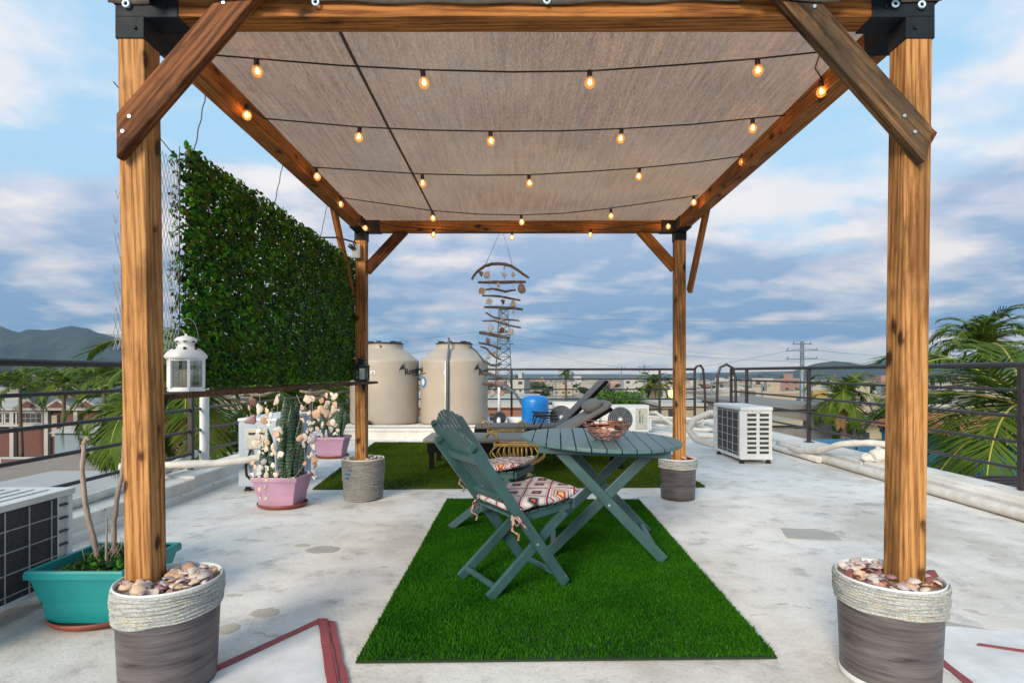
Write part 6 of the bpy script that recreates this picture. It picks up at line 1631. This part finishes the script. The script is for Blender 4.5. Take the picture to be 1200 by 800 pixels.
# palms ----------------------------------------------------------------
def palm(label, X, Y, zc, flen, nf, trunk_r, seed, mats=(FROND, FRONDY), leaflets=34, droop=1.0, wl=.05, dead=0, group=None, up=.9, ll=.30, cat='palm tree'):
    rr = random.Random(seed); t = thing('palm_tree', label, cat, (X, Y, gz(Y)), 0, group); H = zc-gz(Y)
    m = MB(); pts = [(.25*math.sin(k*.5+seed)*.5*(1-k/8), 0, H*k/8-.05*(k == 8)) for k in range(9)]; pts[-1] = (0, 0, H-.05)
    m.tube(pts, [trunk_r*(1.25-.4*k/8) for k in range(9)], 12); m.build('trunk', BARK, t)
    def frond(az, el, L, mats_i, dr):
        m_v = []; m_f = []; m_m = []
        N = leaflets; pts = []; p = Vector((0, 0, H)); e = el; st = L/N; tw = rr.uniform(-.5, .5)
        for i in range(N+1):
            pts.append((p.copy(), e)); e -= dr*(1.9/N)*(.35+1.3*i/N); p = p+Vector((math.cos(az)*math.cos(e), math.sin(az)*math.cos(e), math.sin(e)))*st
        # rachis
        o_ = len(m_v)
        for i, (q, e_) in enumerate(pts):
            w_ = L*.007*(1-.75*i/N)+.002; s_ = Vector((-math.sin(az), math.cos(az), 0))*w_
            m_v += [tuple(q-s_), tuple(q+s_), tuple(q+Vector((0, 0, w_*1.2)))]
        for i in range(N):
            for k in range(3): a = o_+i*3+k; b_ = o_+i*3+(k+1) % 3; m_f.append((a, b_, b_+3, a+3)); m_m.append(mats_i[1])
        for i in range(3, N+1):
            q, e_ = pts[i]; f_ = i/N; l_ = L*ll*math.sin(min(1, (.12+f_)**.8)*math.pi*.86)**.7+.04
            T = Vector((math.cos(az)*math.cos(e_), math.sin(az)*math.cos(e_), math.sin(e_)))
            for s in (-1, 1):
                side = Vector((-math.sin(az), math.cos(az), 0))*s
                dirn = (side*(.75)+T*(.55+.35*f_)+Vector((0, 0, rr.uniform(-.30, .10)+.25*tw*s))).normalized(); wv = T.cross(dirn).cross(dirn).normalized()*wl*(.5+.5*rr.random())
                if rr.random() < .04: continue
                a0 = q; a1 = q+dirn*l_*.55; a2 = q+(dirn*l_+Vector((0, 0, -l_*.11*rr.uniform(.3, 1.6))))
                o2 = len(m_v); m_v += [tuple(a0-wv*.35), tuple(a0+wv*.35), tuple(a1+wv*.5), tuple(a1-wv*.5), tuple(a2)]
                m_f += [(o2, o2+1, o2+2, o2+3), (o2+3, o2+2, o2+4)]; m_m += [mats_i[0], mats_i[0]]
        return m_v, m_f, m_m
    V = []; Fc = []; M_ = []
    for k in range(nf):
        az = k*2.399+rr.uniform(-.2, .2); el = up+.55-1.5*(k/nf)+rr.uniform(-.12, .12)
        a, b_, c_ = frond(az, el, flen*rr.uniform(.8, 1.08), (0, 1), droop*rr.uniform(.8, 1.2)); o_ = len(V); V += a; Fc += [tuple(i+o_ for i in f) for f in b_]; M_ += c_
    me = bpy.data.meshes.new('crown'); me.from_pydata(V, [], Fc); me.materials.append(mats[0]); me.materials.append(mats[1]); me.polygons.foreach_set('material_index', M_); me.update()
    o = bpy.data.objects.new('crown', me); COL.objects.link(o); o.parent = t
    if dead:
        V = []; Fc = []
        for k in range(dead):
            a, b_, c_ = frond(rr.uniform(0, 6.28), -.5, flen*rr.uniform(.5, .8), (0, 0), .9); o_ = len(V); V += a; Fc += [tuple(i+o_ for i in f) for f in b_]
        me = bpy.data.meshes.new('dead_fronds'); me.from_pydata(V, [], Fc); me.materials.append(DEADF); me.update(); o = bpy.data.objects.new('dead_fronds', me); COL.objects.link(o); o.parent = t
    return t
def palm_at(label, px, py, D, flen, nf, seed, **k):
    p = P(px, py, D); return palm(label, p.x, D, p.z, flen, nf, k.pop('tr', .14), seed, **k)
palm_at('coconut palm behind the left railing, just right of the front left post', 226, 466, 11.5, 2.45, 22, 5, leaflets=46, dead=4, droop=1.05, wl=.055)
palm_at('coconut palm with dry hanging fronds just left of the front left post', 158, 490, 13.0, 1.6, 20, 6, leaflets=42, dead=5, droop=1.25, wl=.055, up=.6)
palm_at('coconut palm behind the left railing, beyond the snake plants', 330, 478, 15, 3.0, 20, 7, leaflets=44, droop=1.0, wl=.055)
palm_at('coconut palm crown showing between the snake plants and the left water tank', 392, 470, 20, 2.8, 18, 17, leaflets=40, droop=1.0, wl=.055)
palm_at('tall coconut palm rising above the railing right of the front right post', 1150, 408, 20, 2.1, 24, 8, leaflets=46, droop=.95, wl=.055, up=1.0)
palm_at('large near palm whose yellow-ribbed fronds spread behind the right railing', 1205, 478, 8.6, 2.9, 20, 9, leaflets=64, droop=.8, wl=.042, up=.45, ll=.34, mats=(FROND, FRONDY))
palm_at('ragged palm below the steel pole, behind the right railing', 988, 468, 24, 2.0, 18, 10, leaflets=38, droop=1.15, wl=.06, dead=2)
palm_at('small thin palm standing above the town skyline over the fan unit', 663, 438, 85, 1.5, 14, 12, leaflets=14, wl=.18, tr=.2, droop=1.2)
palm_at('stocky fan palm left of the back right post', 766, 452, 50, 2.0, 20, 13, leaflets=16, wl=.16, tr=.3, droop=1.0)
for k, (px, py, D) in enumerate(((24, 452, 62), (52, 449, 70), (75, 452, 58), (98, 447, 66), (122, 446, 50), (168, 450, 60), (8, 448, 90))):
    palm_at('row palm behind the brick building, %s from the left' % ['second', 'third', 'fourth', 'fifth', 'sixth', 'seventh', 'first'][k], px, py, D, 3.6, 18, 20+k, leaflets=22, wl=.16, tr=.18, group='palms in a row at left')

# far town: thousands of roofs and tree tops that read as one mass
TG = pm('town_tree_mass', (.030, .055, .020), (.018, .036, .014), .3, .95, 0, 0)
m = MB(); r2 = random.Random(77)
for k in range(6300):
    Y = 480*(9.0**r2.random()); X = (r2.uniform(-40, 1240)-CX)/F*Y
    if k >= 3800: Y = 55*(30.0**r2.random()); X = (r2.choice((r2.uniform(-1300, -75), r2.uniform(1275, 2300)))-CX)/F*Y
    z = gz(Y)-.3
    if r2.random() < .42:
        w_ = r2.uniform(6, 15)*(1+Y/2600); h = r2.choice((3.2, 3.6, 6.2, 6.6))+(6 if r2.random() < .03 else 0); q = r2.choice((0, 0, 0, 1, 1, 2, 3, 4)); a = r2.uniform(-.5, .5)
        m.box((X, Y, z+h/2), (w_, w_*.8, h), rotz(a), q)
        if r2.random() < .5: m.box((X+w_*.1, Y-w_*.405, z+h*.55), (w_*.25, .3, h*.3), rotz(a), 6)
    else:
        w_ = r2.uniform(4, 11)*(1+Y/2200); h = r2.uniform(3.5, 6.5)
        vs = [(X+w_/2*(.2+.8*math.sin(j/3*math.pi*.9+.3))*math.cos(i*math.pi/3+j), Y+w_/2*math.sin(i*math.pi/3+j), z+h*(j/3)*(1+.15*r2.random())) for j in range(4) for i in range(6)]
        m.add(vs, [(j*6+i, j*6+(i+1) % 6, j*6+6+(i+1) % 6, j*6+6+i) for j in range(3) for i in range(6)]+[tuple(18+i for i in range(6))], 5)
tag(m.build('distant_town', [WM['white'], WM['cream'], WM['grey'], WM['terracotta'], WM['pink'], TG, WIN], recalc=False), kind='stuff')

# particular buildings --------------------------------------------------
BRICK, n, l, b = nt('dark_brick')
v = coords(n, l, (1, 1, 1)); mp = n.new('ShaderNodeMapping'); mp.inputs['Rotation'].default_value = (R(90), 0, 0); l.new(v, mp.inputs[0])
bt = n.new('ShaderNodeTexBrick'); l.new(mp.outputs[0], bt.inputs['Vector']); bt.inputs['Scale'].default_value = 2.2
bt.inputs['Color1'].default_value = (.13, .045, .035, 1); bt.inputs['Color2'].default_value = (.09, .035, .03, 1); bt.inputs['Mortar'].default_value = (.16, .10, .09, 1); l.new(bt.outputs[0], b.inputs['Base Color']); b.inputs['Roughness'].default_value = .9
D = 64.0
xA, xB = P(-60, 0, D).x, P(118, 0, D).x; zt = P(0, 480, D).z
t = thing('brick_building', 'dark brick building with white columns and small gables at the left edge', 'building', (xA, D, gz(D)))
Wd = xB-xA; Hh = zt-gz(D)
m = MB(); m.bx(0, Wd, 0, 9, 0, Hh); m.build('wall', BRICK, t)
m = MB(); m.bx(-.4, Wd+.5, -.9, 10, Hh, Hh+.22); m.prism([(-.9, Hh+.225), (10, Hh+.225), (4.5, Hh+1.0)], -.4, Wd+.5, 'x'); rf = m.build('roof', WM['white'], t)
for px in (41, 75, 108):
    x = P(px, 0, D).x-xA; m = MB(); m.prism([(x-1.7, Hh+.23), (x+1.7, Hh+.23), (x, Hh+1.35)], -1.0, 3.0, 'y'); g_ = m.build('gable', WM['white'], rf)
    m = MB(); m.prism([(x-1.15, Hh+.30), (x+1.15, Hh+.30), (x, Hh+1.05)], -1.04, -1.002, 'y'); m.build('gable_face', BRICK, g_)
for px in (-20, 17.5, 57.5, 92):
    x = P(px, 0, D).x-xA; m = MB(); m.bx(x-.22, x+.22, -.45, -.003, 0, Hh); m.build('column', WM['white'], t)
m = MB(); m.bx(-.2, P(57, 0, D).x-xA, -.7, -.46, Hh-1.85, Hh-1.55); m.bx(-.2, P(57, 0, D).x-xA, -.5, -.46, Hh-.3, Hh-.02); m.build('balcony_band', WM['white'], t)
for (a, b_) in ((-18, 5), (9, 21), (26, 51)):
    x0_, x1_ = P(a, 0, D).x-xA, P(b_, 0, D).x-xA
    m = MB(); m.bx(x0_-.15, x1_+.15, -.30, -.003, Hh-1.55, Hh-.3); w_ = m.build('window', WM['white'], t)
    m = MB(); k_ = max(2, int((x1_-x0_)/.55)); s_ = (x1_-x0_)/k_
    for q in range(k_):
        m.bx(x0_+q*s_+.04, x0_+(q+1)*s_-.04, -.33, -.301, Hh-1.4, Hh-.95); m.bx(x0_+q*s_+.04, x0_+(q+1)*s_-.04, -.33, -.301, Hh-.9, Hh-.42)
    m.build('pane', WIN, w_)
m = MB(); x = P(66, 0, D).x-xA; m.bx(x-.3, x+.3, -.3, -.003, Hh-3.0, Hh-.6); m.build('door', WM['cream'], t)
t = thing('low_building', 'low white building with a white roof, in front of the brick building', 'building', (P(64, 0, 56).x, 56, gz(56))); w_ = P(160, 0, 56).x-P(64, 0, 56).x; zt = P(0, 507, 56).z-gz(56)
m = MB(); m.bx(0, w_, 0, 6, 0, zt); m.build('wall', WM['pale blue'], t)
m = MB(); m.frustum(-.3, w_+.3, -.4, 6.3, zt, -.2, w_+.2, 1.5, 6.2, zt+.55); m.build('roof', WM['white'], t)
x = P(93, 0, 56).x-P(64, 0, 56).x; m = MB(); m.bx(x, x+1.5, -.05, .02, zt-1.15, zt-.5); m.build('window', WIN, t)
t = thing('boundary_wall', 'white street wall with brown metal gates at the far left', 'wall', (P(-60, 0, 50).x, 50, gz(50))); w_ = P(165, 0, 50).x-P(-60, 0, 50).x; zt = 1.9
m = MB(); m.bx(0, w_, 0, .25, 0, zt); m.build('wall', WM['white'], t)
for (a, b_) in ((2, 52), (64, 80)):
    x0_, x1_ = P(a, 0, 50).x-P(-60, 0, 50).x, P(b_, 0, 50).x-P(-60, 0, 50).x; m = MB(); m.bx(x0_, x1_, -.08, -.003, 0.02, zt-.15)
    m.build('gate', pm('brown_gate_%d' % a, (.13, .06, .055), None, 3, .5, 0, 0), t)
def roofbox(name, label, px0, px1, D, depth, pyt, wall, roof, over=.25, wins=()):
    z = P(0, pyt, D).z; x0_ = P(px0, 0, D).x; x1_ = P(px1, 0, D).x; w_ = x1_-x0_
    t = thing(name, label, 'building', (x0_, D, GZ-.1)); h = z-GZ+.1
    m = MB(); m.bx(0, w_, 0, depth, 0, h-.2); m.build('wall', wall, t)
    m = MB(); m.bx(-over, w_+over, -over, depth+over, h-.198, h); m.build('roof', roof, t)
    for (a, b_, c_, d_) in wins:
        xa, xb = P(a, 0, D).x-x0_, P(b_, 0, D).x-x0_; za, zb = P(0, d_, D).z-GZ, P(0, c_, D).z-GZ
        m = MB(); m.bx(xa, xb, -.05, .02, za, zb); m.build('window', WIN, t)
    return t
TAN = pm('tan_flat_roof', (.24, .19, .155), (.20, .16, .13), .8, .9, 0, .2)
roofbox('flat_roofed_building', 'low neighbouring building with a tan flat roof, just over the left edge', -80, 141, 19, 7, 566, WM['grey'], TAN, .5)
roofbox('flat_roofed_building', 'nearer neighbouring building with a white flat roof below the tan one at left', -60, 86, 14, 3.2, 580, WM['white'], WM['white'], .3)
roofbox('terracotta_building', 'terracotta red building with white parapet behind the water pump', 370, 640, 21, 8, 471, WM['terracotta'], WM['white'], .05)
roofbox('concrete_building', 'grey unfinished concrete building behind the right railing', 897, 975, 26, 9, 474, WM['grey'], WM['grey'], .25, ((911, 917, 489, 504), (925, 945, 490, 499)))
roofbox('flat_roofed_building', 'lower grey concrete annex in front of the unfinished building at right', 880, 930, 23, 2.5, 492, WM['grey'], WM['cream'], .25, ())
roofbox('flat_roofed_building', 'tan and white low block in the street beyond the back right post', 776, 840, 34, 6, 472, WM['cream'], WM['white'], .2, ((783, 790, 478, 486),))
BLUEW = pm('blue_house_wall', (.02, .15, .26), (.015, .12, .22), 1.5, .7, 0, .1)
ORANGE = pm('orange_roof_tile', (.42, .16, .07), (.30, .11, .05), 9, .8, 0, .6, stretch=(1, .2, 1))
bl = thing('blue_house', 'blue walled house with orange tile roof edge, behind the large near palm at right', 'house', (P(972, 0, 15).x, 15, GZ))
m = MB(); m.bx(0, 3.0, 0, 2.5, 0, 7.0); m.bx(3.0, 9, -1.2, 2.5, 0, 7.45); m.build('wall', BLUEW, bl)
m = MB(); m.prism([(-1.7, 7.46), (.6, 7.95), (2.9, 7.46)], 2.6, 9.3, 'x'); m.build('roof', ORANGE, bl)
m = MB(); m.bx(2.5, 9.4, -1.8, -1.7, 7.36, 7.52); m.build('fascia', WM['white'], bl)
house(P(18, 0, 330).x, 300, 26, 14, 19.5, 'grey', 'cream', False, .1, 'large grey unfinished block at the foot of the left mountains')
house(P(70, 0, 330).x, 320, 34, 10, 11.5, 'white', 'white', False, .0, 'long low white block below the left mountains')
house(P(3, 0, 75).x, 75, 4.5, 6, 7.3, 'white', 'white', True, .1, 'white house corner at the far left edge, above the brick building')
house(P(876, 0, 120).x, 118, 13, 9, 6.2, 'white', 'white', True, .2, 'plain white two-storey house just right of the ladder hoops')
house(P(945, 0, 100).x, 98, 7, 7, 4.6, 'ochre', 'terracotta', True, -.1, 'ochre yellow house with terracotta roof at the foot of the steel pole')
# towers, poles, wires --------------------------------------------------
STEELB = pm('galvanised_steel', (.16, .20, .23), (.10, .13, .15), 3, .5, .3, 0)
D = 150.0; tx_ = P(590, 0, D).x; ztop = P(0, 362, D).z
t = thing('lattice_tower', 'tall steel lattice power tower behind the driftwood mobile', 'tower', (tx_, D, gz(D))); Ht = ztop-gz(D)
def tw(z): f_ = z/Ht; return 2.6*(1-f_)+1.15*f_ if f_ < .6 else 1.72-(f_-.6)*1.4
m = MB()
for sx in (-1, 1):
    for sy in (-1, 1): m.tube([(sx*tw(Ht*k/10), sy*tw(Ht*k/10), Ht*k/10) for k in range(11)], .13, 4)
m.build('corner_leg', STEELB, t)
m = MB(); nb = 13
for k in range(nb):
    z0_, z1_ = Ht*k/nb, Ht*(k+1)/nb; a, b_ = tw(z0_), tw(z1_)
    for s in (-1, 1):
        m.tube([(-a, s*a, z0_), (b_, s*b_, z1_)], .075, 4); m.tube([(a, s*a, z0_), (-b_, s*b_, z1_)], .075, 4); m.tube([(s*a, -a, z0_), (s*b_, b_, z1_)], .075, 4); m.tube([(-b_, s*b_, z1_), (b_, s*b_, z1_)], .06, 4)
m.build('bracing', STEELB, t)
m = MB(); m.box((0, 0, Ht), (2.4, 2.4, .25)); m.build('top_platform', STEELB, t)
for zz in (.66, .78, .9): m = MB(); m.tube([(-2.8, 0, Ht*zz), (2.8, 0, Ht*zz)], .12, 4); m.build('crossarm', STEELB, t)
def pole(label, px, pyt, D, r_p, arms, mat, name='utility_pole', armw=1.6):
    p = P(px, pyt, D); t = thing(name, label, 'pole', (p.x, D, gz(D))); H = p.z-gz(D)
    m = MB(); m.tube([(0, 0, 0), (0, 0, H*.5), (0, 0, H)], [r_p, r_p*.85, r_p*.65], 12); m.build('shaft', mat, t)
    for (dz, w_) in arms:
        m = MB(); m.bar((-w_/2, 0, H-dz), (w_/2, 0, H-dz+.02*w_), .10, .10)
        for s in (-1, 0, 1): m.lathe([(.05, 0), (.08, .08), (.04, .25), (.001, .3)], (s*w_*.45, 0, H-dz+.05), 6)
        m.build('crossarm', mat, t)
    return t
pole('tall grey steel power pole with three short crossarms at right', 940, 400, 60, .30, ((.3, 2.0), (1.0, 3.4), (1.9, 3.4)), STEELB)
pole('wooden pole with one wide crossarm behind the ragged palm', 1000, 437, 26, .13, ((.35, 1.9),), pm('old_pole_wood', (.13, .10, .08), None, 8, .9, 0, .3))
pole('thin utility pole left of the ladder hoops', 755, 427, 110, .16, ((.5, 2.4), (1.5, 2.0)), STEELB)
pole('thin utility pole over the right fan unit', 728, 429, 130, .15, ((.5, 2),), STEELB)
pole('short utility pole above the blue tank', 651, 440, 80, .15, ((.3, 2.2), (.9, 1.8)), STEELB)
pole('thin utility pole behind the louvred outdoor unit', 893, 449, 55, .12, ((.3, 1.6),), STEELB)
pole('thin utility pole seen through the ladder hoops', 834, 447, 60, .12, ((.3, 1.6),), STEELB)
for k, (a, b_, D0, D1) in enumerate((((595, 380), (850, 415), 150, 190), ((595, 392), (940, 424), 150, 120), ((597, 405), (760, 432), 150, 200), ((585, 385), (300, 410), 150, 190), ((585, 400), (200, 436), 150, 170), ((600, 372), (1250, 370), 150, 150), ((942, 408), (1250, 400), 60, 60), ((938, 408), (720, 432), 60, 130), ((942, 418), (1250, 415), 60, 60))):
    p0 = P(a[0], a[1], D0); p1_ = P(b_[0], b_[1], D1); m = MB(); m.tube([p0.lerp(p1_, i/12)+Vector((0, 0, -4*(i/12)*(1-i/12)*1.2)) for i in range(13)], .022 if D0 > 100 else .014, 4)
    tag(m.build('power_line', CORDM), 'power line sagging from the %s, %s' % (('lattice tower', 'steel pole')[k > 5], ['upper right', 'middle right', 'lower right', 'upper left', 'lower left', 'topmost right', 'upper right', 'leftward', 'lower right'][k]), 'power line')
lm = thing('street_lamp', 'lit warm street lamp beside the back right post', 'street lamp', (P(787, 0, 44).x, 44, gz(44))); zl = P(0, 462, 44).z-gz(44)
m = MB(); m.tube([(0, 0, 0), (0, 0, zl)], .06, 8); m.build('pole', STEELB, lm)
m = MB(); m.lathe([(.001, -.3), (.22, -.15), (.28, .1), (.2, .4), (.001, .5)], (0, 0, zl), 12); m.build('lamp', emis('lamp_glow', (1, .62, .18), 1.6), lm)

# ------------------------------------------------------------------ haze
hz, n, l, b = nt('thin_haze')
for x in list(n):
    if x.type == 'BSDF_PRINCIPLED': n.remove(x)
pv = n.new('ShaderNodeVolumePrincipled'); pv.inputs['Color'].default_value = (.36, .54, .76, 1); pv.inputs['Density'].default_value = .00007; pv.inputs['Anisotropy'].default_value = 0.0
l.new(pv.outputs[0], n['Material Output'].inputs['Volume'])
if HAZE:
    m = MB(); m.bx(-9500, 9500, -100, 9500, -130, 760); o = m.build('haze', hz); tag(o, kind='stuff')

# ------------------------------------------------------------------ sky and light
SUN_EL, SUN_AZ = 24.0, 205.0   # compass degrees, clockwise from +Y (ahead of the camera): behind, to the left
w = bpy.data.worlds.new('World'); sc.world = w; w.use_nodes = True
n = w.node_tree.nodes; l = w.node_tree.links; bg = n['Background']
sky = n.new('ShaderNodeTexSky'); sky.sky_type = 'NISHITA'; sky.sun_disc = False; sky.sun_elevation = R(SUN_EL); sky.sun_rotation = R(SUN_AZ); sky.air_density = 1.3; sky.dust_density = 2.0
tc = n.new('ShaderNodeTexCoord'); sep = n.new('ShaderNodeSeparateXYZ'); l.new(tc.outputs['Generated'], sep.inputs[0])
el = math_(n, l, 'MAXIMUM', sep.outputs[2], 0.0)
den = math_(n, l, 'ADD', el, .22)
px_ = math_(n, l, 'DIVIDE', sep.outputs[0], den); py_ = math_(n, l, 'DIVIDE', sep.outputs[1], den)
cmb = n.new('ShaderNodeCombineXYZ'); l.new(px_, cmb.inputs[0]); l.new(py_, cmb.inputs[1])
def cloudnoise(off, scale, detail, rough, dist, sx=1.0, src=None):
    mp = n.new('ShaderNodeMapping'); mp.inputs['Location'].default_value = off; mp.inputs['Scale'].default_value = (sx, 1, 1); l.new(cmb.outputs[0], mp.inputs[0])
    return noise(n, l, mp.outputs[0], scale, detail, rough, dist)
S_ = CLOUD_OFF
def dens_at(dx, dy):
    big = cloudnoise((S_[0]+dx, S_[1]+dy, 0), 1.05, 3, .5, .3, .9)
    fine = cloudnoise((S_[0]+7.1+dx, S_[1]+3+dy, 2.2), 2.3, 10, .55, .15, .9)
    return math_(n, l, 'ADD', math_(n, l, 'MULTIPLY', big, .52), math_(n, l, 'MULTIPLY', fine, .48))
A1 = dens_at(0, 0); A2 = dens_at(.08, .11)
C_ = cloudnoise((S_[0]-3.3, S_[1]+9.0, 5.1), .75, 4, .55, .2, .7)
r_cov = ramp(n, [(0.0, .60), (.05, .72), (.13, .72), (.24, .68), (.36, .54), (.45, .44), (.62, .41)]); l.new(el, r_cov.inputs[0])
d2 = math_(n, l, 'ADD', A1, math_(n, l, 'MULTIPLY', math_(n, l, 'SUBTRACT', r_cov.outputs[0], .5), .60))
mask = ramp_out(n, l, d2, [(.475, 0), (.515, .35), (.545, .8), (.59, 1)])
# side light on the puffs: brighter where the cloud thins out towards the sun
lit = math_(n, l, 'ADD', .5, math_(n, l, 'MULTIPLY', math_(n, l, 'SUBTRACT', A2, A1), -5.5))
thick = ramp_out(n, l, d2, [(.53, 0), (.70, 1)])
lowf = ramp(n, [(0.0, .05), (.05, .40), (.11, .50), (.17, .28), (.25, .12), (.34, .04), (.5, .0)]); l.new(el, lowf.inputs[0])
patchy = ramp_out(n, l, C_, [(.38, -.0), (.62, .5)])
dark = math_(n, l, 'ADD', math_(n, l, 'MULTIPLY', thick, .45), math_(n, l, 'ADD', lowf.outputs[0], math_(n, l, 'ADD', math_(n, l, 'MULTIPLY', patchy, .55), math_(n, l, 'MULTIPLY', math_(n, l, 'SUBTRACT', .5, lit), 1.0))))
sh = ramp_out(n, l, dark, [(.22, 0), (.55, .5), (.95, 1)])
white = mixc(n, l, ramp_out(n, l, el, [(0.02, 0), (.25, 1)]), (6.6, 5.9, 5.3), (6.2, 5.95, 5.95))
slate = mixc(n, l, ramp_out(n, l, el, [(0.03, 0), (.22, 1)]), (1.0, 2.15, 3.7), (2.5, 3.3, 4.6))
ccol = mixc(n, l, sh, white, slate)
clear = mixc(n, l, ramp_out(n, l, el, [(0.0, 0), (.10, .45), (.6, 1)]), (3.6, 5.3, 6.5), (2.7, 4.7, 6.5))
base = mixc(n, l, .85, sky.outputs[0], clear)
wisp = ramp_out(n, l, cloudnoise((S_[0]+2, S_[1]+5, 8), 1.6, 9, .62, .8, .5), [(.45, 0), (.75, .7)])
base = mixc(n, l, wisp, base, (5.0, 5.5, 6.1))
tot = mixc(n, l, mask, base, ccol)
# pale strip just above the horizon
hs = ramp_out(n, l, el, [(0.0, .25), (.008, .75), (.03, .65), (.05, 0)])
hsn = ramp_out(n, l, cloudnoise((1, 2, 3), 1.3, 6, .6, .3, .3), [(.40, 0), (.56, 1)])
tot = mixc(n, l, math_(n, l, 'MULTIPLY', hs, hsn), tot, (6.0, 5.7, 5.1))
l.new(tot, bg.inputs[0]); bg.inputs[1].default_value = .10
sd = bpy.data.lights.new('sun', 'SUN'); sd.energy = SUN_E; sd.angle = R(24); sd.color = (1.0, .86, .68)
so = bpy.data.objects.new('sun', sd); COL.objects.link(so)
az = R(SUN_AZ); dirv = Vector((math.sin(az)*math.cos(R(SUN_EL)), math.cos(az)*math.cos(R(SUN_EL)), math.sin(R(SUN_EL))))
so.rotation_euler = dirv.to_track_quat('Z', 'Y').to_euler(); so.location = dirv*20
# ------------------------------------------------------------------ camera
cd = bpy.data.cameras.new('camera'); cam = bpy.data.objects.new('camera', cd); COL.objects.link(cam); sc.camera = cam
cam.location = (0, 0, CAMZ); cam.rotation_euler = (R(90), 0, 0)
cd.sensor_width = 36; cd.lens = 36*F/1200; cd.shift_x = -(CX-600)/1200; cd.shift_y = (HY-400)/1200
cd.clip_end = 30000; cd.clip_start = .05
sc.view_settings.view_transform = 'Standard'; sc.view_settings.look = 'None'; sc.view_settings.exposure = EXPO; sc.view_settings.gamma = 1
sc.render.engine = 'CYCLES'; sc.cycles.max_bounces = 8; sc.cycles.transparent_max_bounces = 24; sc.cycles.use_denoising = True
sc.cycles.diffuse_bounces = 4; sc.cycles.glossy_bounces = 3; sc.cycles.volume_bounces = 0
